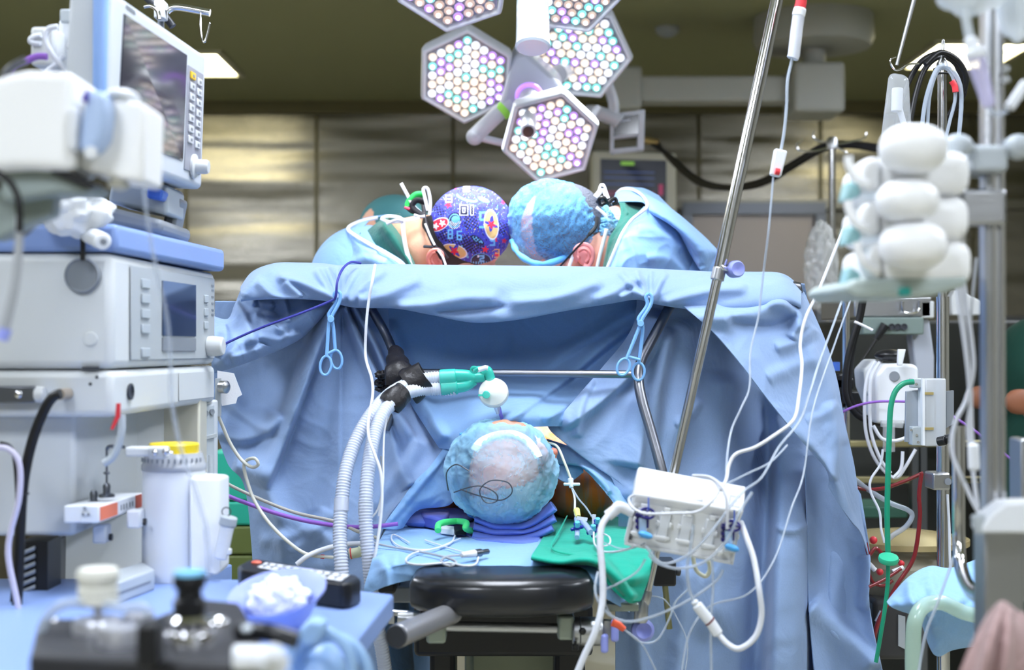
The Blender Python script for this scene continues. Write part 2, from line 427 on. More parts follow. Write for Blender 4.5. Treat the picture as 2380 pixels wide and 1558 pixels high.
def crow(a, n):
    """Catmull-Rom through control tuples, n samples by parameter"""
    k = len(a); out = []
    for i in range(n):
        t = (k - 1) * i / (n - 1); j = min(int(t), k - 2); u = t - j
        p0, p1, p2, p3 = a[max(j - 1, 0)], a[j], a[j + 1], a[min(j + 2, k - 1)]
        out.append(0.5 * (2 * p1 + (p2 - p0) * u + (2 * p0 - 5 * p1 + 4 * p2 - p3) * u * u + (3 * p1 - p0 - 3 * p2 + p3) * u ** 3))
    return np.array(out)
def cloth_grid(rows, nu=110, nv=110, folds=(), wr=0.0, wscale=0.02, seed=0, Y=None, wst=(1, 1)):
    """rows of (px, py, depth) control points -> grid of world points; folds pull the cloth toward (+) or away from (-) the table head"""
    R = [np.array([(p[0], p[1], p[2] if len(p) > 2 else Y) for p in r], float) for r in rows]
    A = np.array([crow(r, nu) for r in R])                       # rows x nu x 3
    G = np.array([crow(A[:, i], nv) for i in range(nu)]).transpose(1, 0, 2)   # nv x nu x 3
    X, Yp, D = G[..., 0], G[..., 1], G[..., 2].copy()
    for fd in folds:
        pts, amp, wl, wr_ = fd[0], fd[1], fd[2], fd[3]
        pl = np.array(crow(np.array(pts, float), max(8, 5 * len(pts)))) if len(pts) > 2 else np.array(pts, float)
        best = np.full(X.shape, 1e9); sd = np.zeros(X.shape); tt = np.zeros(X.shape); n = len(pl) - 1
        for i in range(n):
            a, b = pl[i], pl[i + 1]; d = b - a; L2 = max((d ** 2).sum(), 1e-9)
            t = np.clip(((X - a[0]) * d[0] + (Yp - a[1]) * d[1]) / L2, 0, 1)
            qx, qy = X - (a[0] + t * d[0]), Yp - (a[1] + t * d[1]); ds = np.hypot(qx, qy)
            cr = d[0] * qy - d[1] * qx
            m = ds < best; best = np.where(m, ds, best); sd = np.where(m, np.sign(cr), sd); tt = np.where(m, (i + t) / n, tt)
        wv = np.where(sd > 0, wr_, wl)
        tap = fd[4] if len(fd) > 4 else (0.12, 0.12)
        e = np.clip(tt / max(tap[0], 1e-6), 0, 1) * np.clip((1 - tt) / max(tap[1], 1e-6), 0, 1); e = e * e * (3 - 2 * e)
        if len(fd) > 5: wv = wv * (fd[5][0] + (fd[5][1] - fd[5][0]) * tt)
        D -= 1.45 * amp * e * np.exp(-(best / np.maximum(wv, 1)) ** (fd[6] if len(fd) > 6 else 2))
    g = []
    for j in range(nv):
        row = []
        for i in range(nu):
            d = D[j, i]
            if wr:
                q = Vector((X[j, i] * wscale * wst[0], Yp[j, i] * wscale * wst[1], seed))
                wq = q + Vector((mnoise.noise(q * .6), mnoise.noise(q * .6 + Vector((9, 0, 0))), 0)) * 1.2
                d -= wr * 1.8 * (1 - 3 * abs(mnoise.noise(wq)) ** .8) + wr * 0.7 * (1 - 2 * abs(mnoise.noise(wq * 2.3)))
            row.append(P(X[j, i], Yp[j, i], d))
        g.append(row)
    return g
def cloth(name, rows, m, parent, solid=0.0025, **k):
    mb = MB().sheet(cloth_grid(rows, **k))
    return obj(name, mb, m, parent, angle=180, solid=solid)
# ------------------------------------------------------------------ the surgical drape hung over the screen bar
DR = thing('surgical_drape', 'large light blue surgical drape hung over the bar between patient head and surgeons', 'surgical drape', P(1200, 900, 2.9))
# centre panel
cloth('center_panel', [
    [(840, 640, 2.93), (1000, 640, 2.93), (1200, 640, 2.93), (1400, 640, 2.93), (1560, 640, 2.93)],
    [(850, 730, 2.95), (1000, 730, 2.96), (1200, 730, 2.97), (1400, 730, 2.96), (1540, 730, 2.93)],
    [(885, 820, 2.94), (1000, 830, 2.97), (1200, 835, 2.98), (1400, 825, 2.97), (1530, 820, 2.92)],
    [(930, 900, 2.91), (1020, 912, 2.88), (1190, 915, 2.82), (1350, 905, 2.92), (1500, 900, 2.88)],
    [(975, 970, 2.84), (1060, 985, 2.76), (1180, 968, 2.66), (1300, 960, 2.74), (1460, 960, 2.84)],
    [(1022, 1042, 2.80), (1080, 1043, 2.72), (1170, 1000, 2.66), (1260, 992, 2.70), (1400, 990, 2.82)]],
    M_DRAPE2, DR, nu=150, nv=130, folds=[
        (((1520, 715), (1400, 810), (1290, 900), (1170, 985)), 0.022, 9, 26),
        (((1545, 725), (1440, 830), (1350, 915), (1260, 985)), 0.018, 8, 22),
        (((1500, 705), (1350, 800), (1230, 880)), 0.010, 10, 20),
        (((905, 740), (945, 850), (1000, 960), (1035, 1030)), 0.018, 14, 20),
        (((870, 700), (1000, 780), (1200, 800)), 0.006, 40, 50),
        (((985, 1000), (1090, 1030), (1180, 1020)), 0.012, 30, 30)], wr=0.0006, wscale=0.009, seed=3)
# left fan of folds
cloth('left_panel', [
    [(500, 700, 2.93), (640, 700, 2.93), (770, 690, 2.90), (850, 690, 2.90), (900, 690, 2.92)],
    [(495, 830, 2.95), (620, 840, 2.94), (745, 840, 2.87), (830, 840, 2.86), (915, 830, 2.90)],
    [(495, 960, 2.93), (600, 960, 2.93), (720, 960, 2.85), (860, 950, 2.84), (975, 935, 2.88)],
    [(528, 1075, 2.90), (620, 1085, 2.88), (740, 1080, 2.84), (880, 1070, 2.81), (1032, 1038, 2.80)],
    [(570, 1135, 2.88), (640, 1190, 2.84), (740, 1190, 2.82), (850, 1180, 2.78), (975, 1120, 2.74)],
    [(590, 1330, 2.88), (650, 1340, 2.84), (740, 1340, 2.82), (820, 1330, 2.78), (885, 1250, 2.72)],
    [(605, 1560, 2.88), (650, 1580, 2.85), (740, 1590, 2.83), (820, 1580, 2.80), (880, 1560, 2.78)]],
    M_DRAPE, DR, nu=190, nv=190, folds=[
        (((788, 700), (745, 800), (695, 930), (650, 1050), (612, 1140)), 0.046, 7, 34, (0.02, 0.15), (0.5, 1.5), 2.6),
        (((806, 712), (780, 900), (752, 1100), (730, 1330)), -0.012, 30, 30, (0.05, 0.2), (0.4, 1.4)),
        (((802, 708), (850, 820), (905, 930), (975, 1040)), 0.034, 5, 20, (0.02, 0.2), (0.5, 1.5), 2.4),
        (((822, 708), (872, 800), (905, 880), (935, 960)), 0.030, 5, 14, (0.02, 0.2), (0.6, 1.4), 2.4),
        (((790, 712), (790, 900), (787, 1150), (784, 1330)), 0.006, 4, 40, (0.05, 0.05), (0.6, 1.4)),
        (((900, 980), (930, 1080), (960, 1130)), 0.016, 8, 20),
        (((985, 1010), (940, 1080), (880, 1150), (800, 1290)), 0.018, 26, 12),
        (((500, 900), (560, 960), (640, 1010)), 0.018, 30, 14),
        (((500, 1000), (560, 1020), (620, 1000), (650, 960)), 0.022, 30, 12),
        (((540, 1080), (590, 1100), (640, 1180), (660, 1300)), 0.022, 30, 18),
        (((590, 1180), (680, 1210), (760, 1250), (810, 1300)), 0.010, 14, 20),
        (((600, 1260), (700, 1240), (800, 1190)), 0.009, 16, 16),
        (((640, 1310), (720, 1250), (760, 1180)), 0.008, 12, 18)], wr=0.0008, wscale=0.010, seed=8)
# right hanging panel
cloth('right_panel', [
    [(1480, 650, 2.90), (1560, 650, 2.90), (1650, 650, 2.92), (1760, 650, 2.96), (1870, 660, 2.98)],
    [(1470, 760, 2.88), (1560, 750, 2.88), (1660, 760, 2.94), (1780, 760, 3.02), (1890, 760, 3.04)],
    [(1395, 860, 2.84), (1520, 860, 2.85), (1660, 860, 2.93), (1780, 860, 3.03), (1920, 860, 3.06)],
    [(1310, 960, 2.76), (1450, 970, 2.78), (1620, 970, 2.88), (1770, 970, 3.02), (1940, 970, 3.06)],
    [(1278, 1000, 2.75), (1405, 1078, 2.74), (1570, 1085, 2.83), (1770, 1090, 2.98), (1960, 1090, 3.05)],
    [(1425, 1120, 2.74), (1500, 1180, 2.76), (1640, 1220, 2.82), (1790, 1240, 2.88), (1985, 1240, 2.97)],
    [(1430, 1370, 2.78), (1520, 1380, 2.79), (1660, 1390, 2.83), (1800, 1400, 2.86), (2015, 1400, 2.95)],
    [(1430, 1640, 2.80), (1520, 1640, 2.81), (1660, 1640, 2.84), (1820, 1640, 2.86), (2060, 1600, 2.93)]],
    M_DRAPE, DR, nu=210, nv=190, folds=[
        (((1540, 720), (1500, 830), (1400, 930), (1300, 1000)), 0.026, 9, 34),
        (((1560, 760), (1530, 900), (1500, 1080), (1470, 1180)), 0.022, 16, 30),
        (((1600, 730), (1600, 900), (1560, 1050), (1530, 1180)), 0.014, 24, 30),
        (((1380, 880), (1350, 950), (1345, 1020)), 0.012, 8, 14),
        (((1500, 900), (1494, 1000), (1480, 1090)), 0.030, 8, 40, (.3, .1), (.6, 1.3), 2.6),
        (((1700, 860), (1690, 1000), (1680, 1200), (1660, 1500)), 0.026, 40, 50),
        (((1770, 900), (1780, 1050), (1770, 1300), (1750, 1600)), -0.035, 24, 26, (0.2, 0.05)),
        (((1840, 960), (1842, 1150), (1838, 1350), (1830, 1640)), 0.060, 44, 46, (0.12, 0.01), (0.9, 1.1), 7),
        (((1900, 1050), (1895, 1300), (1890, 1600)), -0.045, 22, 30, (0.2, 0.02)),
        (((1600, 1300), (1590, 1450), (1570, 1640)), 0.016, 22, 26, (0.2, 0.02)),
        (((1880, 1430), (1960, 1490), (2040, 1560)), 0.024, 30, 14),
        (((1500, 1250), (1480, 1400), (1500, 1640)), 0.015, 16, 20, (0.2, 0.02)),
        (((1630, 930), (1600, 970), (1570, 990)), 0.008, 10, 12),
        (((1800, 1225), (1840, 1235), (1885, 1220)), 0.010, 8, 6)], wr=0.0009, wscale=0.009, seed=21)
# dark inner side of the far right length of drape
cloth('inner_side', [
    [(1870, 1060, 2.90), (1900, 1060, 2.93), (1960, 1090, 2.96), (2000, 1150, 2.96)],
    [(1876, 1250, 2.88), (1920, 1250, 2.93), (1980, 1260, 2.94), (2022, 1290, 2.90)],
    [(1880, 1420, 2.87), (1930, 1420, 2.92), (1990, 1420, 2.92), (2022, 1420, 2.88)],
    [(1900, 1640, 2.86), (1960, 1640, 2.88), (2020, 1640, 2.88), (2060, 1600, 2.86)]],
    M_DRAPE, DR, nu=90, nv=110, folds=[
        (((1885, 1400), (1950, 1460), (2040, 1560)), 0.030, 20, 40),
        (((2015, 1290), (2020, 1340), (2010, 1420)), 0.016, 12, 16)], wr=0.0009, wscale=0.012, seed=40)
# front wing falling on the right
cloth('right_wing', [
    [(1560, 690, 2.83), (1640, 640, 2.86), (1760, 633, 2.88), (1825, 640, 2.90), (1868, 680, 2.92)],
    [(1600, 722, 2.76), (1680, 722, 2.76), (1770, 720, 2.79), (1850, 720, 2.83), (1893, 735, 2.91)],
    [(1660, 775, 2.73), (1730, 785, 2.74), (1800, 790, 2.77), (1870, 795, 2.82), (1920, 800, 2.91)],
    [(1720, 845, 2.71), (1780, 860, 2.73), (1840, 870, 2.77), (1900, 880, 2.82), (1945, 885, 2.91)],
    [(1785, 930, 2.71), (1830, 950, 2.73), (1880, 965, 2.77), (1925, 975, 2.82), (1962, 980, 2.90)],
    [(1850, 1010, 2.72), (1885, 1030, 2.74), (1920, 1055, 2.78), (1955, 1075, 2.83), (1985, 1085, 2.89)],
    [(1920, 1090, 2.79), (1935, 1110, 2.78), (1955, 1135, 2.80), (1975, 1160, 2.84), (1998, 1180, 2.88)],
    [(1925, 1130, 2.80), (1955, 1180, 2.80), (1980, 1215, 2.82), (2000, 1240, 2.85), (2018, 1290, 2.87)]],
    M_DRAPE, DR, nu=150, nv=150, folds=[
        (((1600, 735), (1700, 735), (1780, 715), (1840, 690)), 0.022, 10, 26),
        (((1640, 680), (1740, 665), (1830, 655)), 0.018, 16, 22),
        (((1690, 745), (1790, 760), (1860, 730)), -0.014, 12, 16),
        (((1780, 690), (1840, 720), (1870, 770)), 0.018, 12, 16),
        (((1850, 690), (1860, 740), (1840, 790)), 0.014, 10, 14),
        (((1800, 810), (1860, 790), (1895, 760)), 0.010, 12, 14),
        (((1780, 880), (1850, 850), (1920, 830)), 0.008, 16, 20),
        (((1930, 930), (1945, 1030), (1935, 1120)), 0.014, 10, 22),
        (((1870, 980), (1920, 960), (1950, 940)), 0.006, 10, 12),
        (((1880, 800), (1930, 900), (1965, 1040)), 0.014, 16, 20)], wr=0.0010, wscale=0.011, seed=31)
# band of cloth folded over the bar
def band(cols, nu=260, nv=70, folds=(), seed=5, name='top_fold'):
    """cols: (x, top y, bottom y, sag depth) - wraps from behind the bar, over it and down the near side, lips back at the bottom"""
    rows = []
    for k, (fy, dep) in enumerate([(0.55, 2.975), (0.10, 2.955), (0.0, 2.91), (0.10, 2.845), (0.35, 2.80), (0.7, 2.775), (0.96, 2.775), (1.0, 2.80), (0.90, 2.85)]):
        rows.append([(x, t + (b - t) * fy, dep - (s if 3 <= k <= 7 else 0)) for (x, t, b, s) in cols])
    cloth(name, rows, M_DRAPE, DR, nu=nu, nv=nv, folds=folds, wr=0.0016, wscale=0.012, seed=seed, wst=(0.5, 1))
band([(560, 668, 700, -.02), (588, 632, 696, -.01), (640, 613, 694, 0), (700, 612, 694, 0), (755, 614, 698, 0), (787, 618, 706, -.02), (830, 616, 714, 0), (920, 615, 716, .005), (1000, 617, 730, .01), (1100, 618, 748, .012),
      (1200, 619, 742, .01), (1310, 620, 722, .005), (1420, 622, 704, 0), (1480, 624, 695, -.01), (1515, 626, 704, -.02), (1560, 628, 712, -.01), (1640, 632, 722, 0), (1740, 636, 722, 0), (1820, 643, 705, -.01), (1862, 678, 715, -.03)],
     folds=[
        (((640, 640), (700, 655), (760, 685), (790, 702)), 0.020, 8, 12), (((600, 650), (640, 690), (720, 700)), 0.012, 8, 12),
        (((735, 625), (755, 660), (782, 700)), 0.016, 7, 9), (((760, 620), (775, 660), (788, 702)), 0.016, 5, 7),
        (((785, 618), (786, 660), (790, 702)), 0.014, 4, 6), (((805, 618), (798, 660), (792, 702)), 0.013, 5, 6),
        (((835, 622), (810, 665), (797, 704)), 0.016, 7, 8), (((900, 625), (850, 660), (812, 706)), 0.014, 10, 12),
        (((830, 700), (900, 680), (980, 640)), 0.016, 10, 18), (((920, 715), (1000, 705), (1080, 690), (1160, 690)), 0.018, 9, 20),
        (((1010, 725), (1090, 722), (1180, 712)), -0.012, 8, 8), (((1180, 700), (1290, 690), (1400, 650)), 0.016, 10, 18),
        (((1060, 640), (1200, 650), (1330, 640)), 0.007, 12, 22), (((1380, 700), (1440, 670), (1490, 640)), 0.014, 8, 14),
        (((1440, 630), (1465, 660), (1500, 695)), 0.016, 6, 8), (((1480, 628), (1492, 660), (1508, 698)), 0.015, 5, 7),
        (((1515, 628), (1513, 660), (1512, 700)), 0.014, 4, 6), (((1550, 632), (1530, 665), (1515, 702)), 0.016, 7, 8),
        (((1440, 695), (1470, 680), (1500, 690)), 0.014, 7, 8), (((1540, 705), (1620, 680), (1740, 665)), 0.016, 8, 16),
        (((660, 655), (690, 680), (700, 690)), 0.012, 6, 9), (((560, 690), (600, 640), (640, 625)), 0.010, 8, 12)])
# left wing, rolled back like a sleeve
cloth('left_wing', [
    [(492, 735, 2.88), (530, 742, 2.90), (548, 705, 2.92), (572, 655, 2.93), (610, 640, 2.90), (700, 660, 2.88), (780, 695, 2.86)],
    [(492, 765, 2.80), (530, 765, 2.82), (560, 750, 2.84), (600, 730, 2.86), (650, 715, 2.86), (710, 705, 2.85), (775, 700, 2.85)],
    [(492, 800, 2.77), (535, 795, 2.77), (580, 780, 2.79), (630, 760, 2.81), (680, 740, 2.82), (730, 720, 2.83), (772, 705, 2.85)],
    [(492, 838, 2.77), (540, 830, 2.76), (590, 815, 2.78), (640, 798, 2.80), (690, 772, 2.82), (735, 738, 2.83), (770, 710, 2.85)],
    [(492, 868, 2.79), (545, 852, 2.79), (600, 832, 2.81), (650, 812, 2.82), (700, 785, 2.84), (738, 748, 2.85), (770, 714, 2.87)],
    [(492, 862, 2.86), (545, 846, 2.86), (600, 826, 2.87), (650, 806, 2.87), (700, 779, 2.88), (738, 743, 2.88), (770, 710, 2.89)]],
    M_DRAPE, DR, nu=150, nv=110, folds=[
        (((545, 700), (570, 740), (590, 800)), 0.018, 8, 14), (((560, 660), (585, 700), (640, 712)), 0.014, 7, 10),
        (((500, 850), (560, 800), (640, 760), (760, 700)), 0.012, 9, 24), (((520, 750), (525, 790), (500, 830)), 0.020, 6, 14),
        (((600, 780), (650, 790), (690, 770)), 0.010, 8, 10), (((640, 745), (670, 780), (700, 775)), 0.010, 7, 10),
        (((660, 690), (668, 720), (672, 750)), 0.009, 4, 9), (((590, 700), (650, 735), (640, 760)), -0.016, 10, 14),
        (((535, 835), (600, 812), (610, 800)), 0.010, 8, 12)], wr=0.0025, wscale=0.014, seed=12)
# inner lighter blue lapels round the patient's shoulders
SH = thing('head_opening_sheet', 'brighter blue paper sheet with open lapels around the patient shoulders', 'sheet', P(1200, 1150, 2.75))
cloth('left_lapel', [
    [(1040, 1030, 2.80), (1062, 1035, 2.79), (1100, 1035, 2.80)],
    [(1000, 1085, 2.77), (1040, 1082, 2.77), (1090, 1090, 2.78)],
    [(965, 1120, 2.75), (992, 1135, 2.75), (1050, 1170, 2.76)],
    [(925, 1175, 2.72), (955, 1180, 2.73), (972, 1185, 2.76)],
    [(886, 1228, 2.66), (915, 1232, 2.68), (935, 1228, 2.72)]], M_SHEET, SH, nu=50, nv=70,
    folds=[(((1050, 1040), (1000, 1100), (900, 1220)), 0.010, 8, 20)], wr=0.0015, seed=50)
cloth('left_lapel_inside', [
    [(960, 1125, 2.80), (985, 1140, 2.81)], [(940, 1170, 2.80), (972, 1185, 2.82)], [(905, 1225, 2.74), (950, 1225, 2.78)]],
    M_SHEET, SH, nu=30, nv=40, wr=0.001, seed=51)
cloth('right_lapel', [
    [(1270, 1040, 2.80), (1345, 1045, 2.80), (1420, 1075, 2.78)],
    [(1290, 1075, 2.79), (1358, 1075, 2.76), (1435, 1110, 2.76)],
    [(1345, 1082, 2.78), (1385, 1105, 2.74), (1450, 1150, 2.74)],
    [(1390, 1125, 2.74), (1420, 1150, 2.73), (1465, 1190, 2.73)],
    [(1435, 1180, 2.72), (1455, 1195, 2.72), (1480, 1220, 2.72)]], M_SHEET, SH, nu=60, nv=70,
    folds=[(((1345, 1080), (1400, 1120), (1460, 1190)), 0.012, 6, 20)], wr=0.0015, seed=52)
cloth('neck_flap', [
    [(1270, 1020, 2.82), (1330, 1040, 2.82), (1400, 1060, 2.82)],
    [(1280, 1080, 2.80), (1320, 1085, 2.79), (1360, 1080, 2.80)],
    [(1285, 1105, 2.78), (1320, 1122, 2.77), (1356, 1098, 2.79)]], M_SHEET, SH, nu=40, nv=40, wr=0.001, seed=53)

# ether screen frame (bent chrome tube) carrying the drape
M_ROD = mat('worn_frame_steel', (128, 130, 138), .38, 1.0, bump=.1, bscale=40)
FS = thing('screen_frame', 'bent chrome tube frame holding up the drape over the patient', 'drape frame', P(1200, 868, 2.84))
obj('crossbar', MB().tube(PP([(680, 648), (720, 642), (1200, 646), (1800, 662), (1840, 680)], 2.905), W(12, 2.9), 16), M_ROD, FS)
obj('left_rod', MB().tube(PP([(838, 660, 2.9), (862, 715, 2.87), (898, 780, 2.85), (925, 850, 2.82), (930, 900, 2.82), (895, 1000, 2.80)]), W(11, 2.8), 16, smooth=8), M_ROD, FS)
obj('right_rod', MB().tube(PP([(1580, 660, 2.88), (1555, 715, 2.85), (1515, 790, 2.80), (1490, 840, 2.76), (1484, 880, 2.73), (1492, 930, 2.71), (1515, 1010, 2.69), (1538, 1095, 2.67), (1560, 1200, 2.66)]), W(12, 2.75), 16, smooth=8), M_ROD, FS)
obj('middle_rod', MB().cyl(P(930, 866, 2.82), P(1486, 871, 2.74), W(9, 2.8), n=16), M_ROD, FS)
# ================================================================== surgical lights
m_lamp = mat('lamp_housing', (186, 190, 200), 0.35, var=0.02)
m_lampd = mat('lamp_hub', (170, 174, 190), 0.4, var=0.03)
m_reflector = mat('lamp_reflector', (96, 94, 106), 0.3, 0.5, var=0.2, vscale=30)
m_glass = mat('lamp_cover', (230, 235, 245), 0.05, alpha=0.10, spec=0.8)
def led(name, c, s):
    m = mat(name, c, 0.3, emit=c, estr=s)
    try: m.cycles.emission_sampling = 'NONE'
    except Exception: pass
    return m
LEDS = [led('led_warm', (236, 214, 190), 0.5), led('led_white', (235, 240, 250), 0.6), led('led_cyan', (110, 225, 215), 0.55), led('led_violet', (180, 130, 240), 0.55), led('led_off', (200, 170, 150), 0.3)]
LED_CORE = led('led_core', (255, 250, 240), 4.0)
def hexpod(parent, cpx, Y, R, tilt, roll, yaw=0.0, on=1.0, limit=33, seed=1, name='lamp_pod'):
    """hexagonal light pod; R = corner radius in metres; tilt = how far the face turns down"""
    C = P(cpx[0], cpx[1], Y)
    M = Matrix.Translation(C) @ Matrix.Rotation(yaw, 4, 'Z') @ Matrix.Rotation(tilt, 4, 'X') @ Matrix.Rotation(roll, 4, 'Y')
    # local frame: face normal = -Y
    def hexa(r, y, off=0.0): return [Vector((r * math.sin(k * PI / 3 + off), y, r * math.cos(k * PI / 3 + off))) for k in range(6)]
    mb = MB(M); rings = [hexa(R * 0.90, 0.012), hexa(R * 0.93, -0.006), hexa(R, -0.004), hexa(R * 1.03, 0.02), hexa(R * 0.98, 0.06), hexa(R * 0.8, 0.085)]
    vs = [v for r in rings for v in r]; fs = []
    for i in range(len(rings) - 1):
        for k in range(6):
            k2 = (k + 1) % 6; fs.append((i * 6 + k, (i + 1) * 6 + k, (i + 1) * 6 + k2, i * 6 + k2))
    fs.append(tuple(range(5, -1, -1))); fs.append(tuple(range(30, 36)))
    mb.add(vs, fs)
    pod = obj(name, mb, m_lamp, parent, bevel=0.006, bseg=3)
    mb = MB(M); mb.add(hexa(R * 0.90, 0.010), [(0, 1, 2, 3, 4, 5)]); obj('reflector_plate', mb, m_reflector, pod)
    gm = MB(M); gm.prism(hexa(R * 0.90, -0.002), (0, 0.0015, 0)); obj('cover_glass', gm, m_glass, pod)
    rnd = random.Random(seed); spots = []; n = 4; d = R * 0.86 * 0.97 / (n + 0.35)
    for q in range(-n, n + 1):
        for r in range(max(-n, -q - n), min(n, -q + n) + 1):
            spots.append((d * 1.0 * (math.sqrt(3) / 2 * q) * 1.0, d * (r + q / 2.0)))
    rnd.shuffle(spots); stuff = {}
    for i, (a, b) in enumerate(spots):
        u = rnd.random(); near = math.hypot(a, b) / R
        k = 0 if u < .46 else 1 if u < .70 else 2 if u < .87 else 3
        if on < 0.5: k = 4 if u < .55 else (1 if u < 0.7 else (2 if u < .87 else 3))
        rad = d * 0.33
        if i < limit:
            lm = MB(M).ell((a, 0.002, b), (rad * 1.35, 0.005, rad * 1.35), 10, 6); lm.cur = 1; lm.ell((a, -0.002, b), (rad * .62, 0.007, rad * .62), 8, 6); obj('led_lens', lm, [LEDS[k], LED_CORE if k < 4 else LEDS[1]], pod)
        else:
            stuff.setdefault(k, MB(M)).ell((a, 0.002, b), (rad * 1.35, 0.005, rad * 1.35), 10, 6); stuff.setdefault(5, MB(M)).ell((a, -0.002, b), (rad * .62, 0.007, rad * .62), 8, 6)
    mb = MB(M)
    for k, s in stuff.items():
        n0 = len(mb.v); mb.v += s.v; mb.f += [tuple(i + n0 for i in f) for f in s.f]; mb.mi += [k] * len(s.f)
    if mb.v: o = obj('led_lens_field', mb, LEDS + [LED_CORE], pod); o['kind'] = 'stuff'
    return pod, M
Yl = 4.0
SL = thing('surgical_light', 'lower surgical light with three lit hexagonal pods round a central handle', 'surgical light', P(1230, 230, Yl), 'surgical lights')
hexpod(SL, (1083, 180), Yl, W(118, Yl), math.radians(34), math.radians(3), seed=1)
hexpod(SL, (1350, 128), Yl + .10, W(124, Yl), math.radians(36), math.radians(-25), seed=2)
hexpod(SL, (1279, 322), Yl - .12, W(112, Yl), math.radians(30), math.radians(14), seed=3)
# hub : rounded triangle plate with housing
tri = [(1196, 128), (1222, 122), (1305, 195), (1309, 216), (1232, 246), (1180, 268), (1158, 250), (1170, 220), (1186, 150)]
mb = MB(); f0 = PP(tri, Yl - .02); mb.prism(f0, (0, 0.10, 0.05)); obj('hub', mb, m_lampd, SL, bevel=0.012, bseg=3)
obj('hub_ring', MB().torus(P(1230, 224, Yl - .04), W(27, Yl), W(6, Yl), (0, -.8, -.35)), mat('violet_ring', (200, 150, 250), 0.3, emit=(190, 130, 250), estr=0.6), SL)
h0, h1 = P(1231, 222, Yl - .02), P(1228, 305, Yl - .22)
hd = obj('handle', MB().lathe([(W(28, Yl), 0), (W(27, Yl), .02), (W(22, Yl), .05), (W(20, Yl), .10), (W(17, Yl), (h1 - h0).length), (W(13, Yl), (h1 - h0).length + .002)], h0, h1 - h0), m_lamp, SL)
obj('camera_lens', MB().lathe([(W(13, Yl), 0), (W(12, Yl), .006), (0.002, .007)], h1, h1 - h0), M_BLACK, hd)
obj('arm', MB().tube(PP([(1190, 240, Yl), (1160, 262, Yl), (1105, 315, Yl)]), W(19, Yl), 20, smooth=0), m_lamp, SL)
obj('arm_tip', MB().ell(P(1103, 318, Yl), (W(20, Yl),) * 3), m_lamp, SL)
obj('arm_band', MB().cyl(P(1175, 252, Yl), P(1163, 263, Yl), W(20.5, Yl)), mat('lime_band', (150, 220, 80), 0.4), SL)
obj('handle_bar', MB().tube(PP([(1108, 318, Yl), (1180, 335, Yl + .02), (1300, 360, Yl + .08), (1390, 250, Yl + .2)]), W(9, Yl), 12), m_lamp, SL)
# suspension up to the ceiling behind the pods
obj('support_arm', MB().tube([P(1300, 170, Yl + .12), P(1400, 110, Yl + .3), P(1400, 20, Yl + .35), Vector((P(1400, 0, Yl + .35).x, Yl + .35, CEIL - .002))], W(22, Yl), 16), m_lamp, SL)

Yu = 3.3
SU = thing('surgical_light', 'upper surgical light cut by the top edge of the photo, wide sterile handle hanging down', 'surgical light', P(1238, 0, Yu), 'surgical lights')
hexpod(SU, (1052, -42), Yu, W(142, Yu), math.radians(48), math.radians(8), on=0.0, seed=4)
hexpod(SU, (1328, -24), Yu + .06, W(128, Yu), math.radians(46), math.radians(-22), on=0.0, seed=5)
h0, h1 = P(1238, -80, Yu - .05), P(1238, 108, Yu - .12)
obj('handle', MB().lathe([(W(30, Yu), 0), (W(36, Yu), .02), (W(38, Yu), (h1 - h0).length - .01), (W(40, Yu), (h1 - h0).length), (W(35, Yu), (h1 - h0).length + .004)], h0, h1 - h0, 40),
    mat('sterile_handle', (214, 226, 234), 0.18, coat=0.6), SU)
obj('hub', MB().ell(P(1238, -120, Yu + .03), (.10, .08, .07)), m_lampd, SU)
obj('support_arm', MB().tube([P(1238, -120, Yu + .03), Vector((P(1238, 0, Yu).x, Yu + .05, CEIL - .002))], .035, 16, smooth=0), m_lamp, SU)

# small screen on a curved arm beside the lower light
Ym = 4.7
t = thing('light_control_screen', 'small grey framed screen with grip opening on a curved white arm', 'control screen', P(1458, 305, Ym))
q = quad_frame(P(1422, 264, Ym), P(1499, 254, Ym), P(1497, 350, Ym), P(1418, 357, Ym))
mb = MB()
for (u0, v0, u1, v1) in ((0, 0, 1, .12), (0, .12, .1, 1), (.8, .12, 1, 1), (.1, .55, .8, .64), (.1, .88, .8, 1)): plate(mb, q, u0, v0, u1, v1, -.03, 0)
obj('frame', mb, m_lamp, t, bevel=.004)
mb = MB(); plate(mb, q, .08, .10, .82, .57, -.02, .001); obj('screen', mb, M_SCREEN, t)
mb = MB(); plate(mb, q, .16, .18, .24, .25, .001, .002); plate(mb, q, .3, .2, .55, .23, .001, .002); obj('screen_icon', mb, mat('icon_grey', (150, 155, 170), .5, emit=(150, 155, 170), estr=.25), t)
obj('arm', MB().tube(PP([(1362, 262, Ym), (1385, 262, Ym), (1425, 275, Ym), (1440, 285, Ym)]), W(17, Ym), 14), m_lamp, t)
obj('arm_curve', MB().tube([P(1425, 272, Ym), P(1426, 240, Ym), P(1410, 190, Ym), P(1390, 150, Ym + .05), Vector((P(1385, 0, Ym).x, Ym + .05, CEIL - .002))], W(13, Ym), 14), m_lamp, t)
# light cones of the lamps themselves
for (px, py, Y, pw) in ((1083, 180, Yl - .1, 70), (1350, 128, Yl - .05, 60), (1279, 322, Yl - .25, 70)):
    spot('lamp_beam', P(px, py + 20, Y), (0.0, 3.45, 1.0), pw, (0.93, 0.97, 1.0), 0.10, 62, 0.8)
for (px, py) in ((1052, -10), (1328, 0)):
    spot('lamp_beam', P(px, py + 30, Yu - .1), (0.0, 3.3, 1.0), 35, (0.93, 0.97, 1.0), 0.12, 62, 0.8)

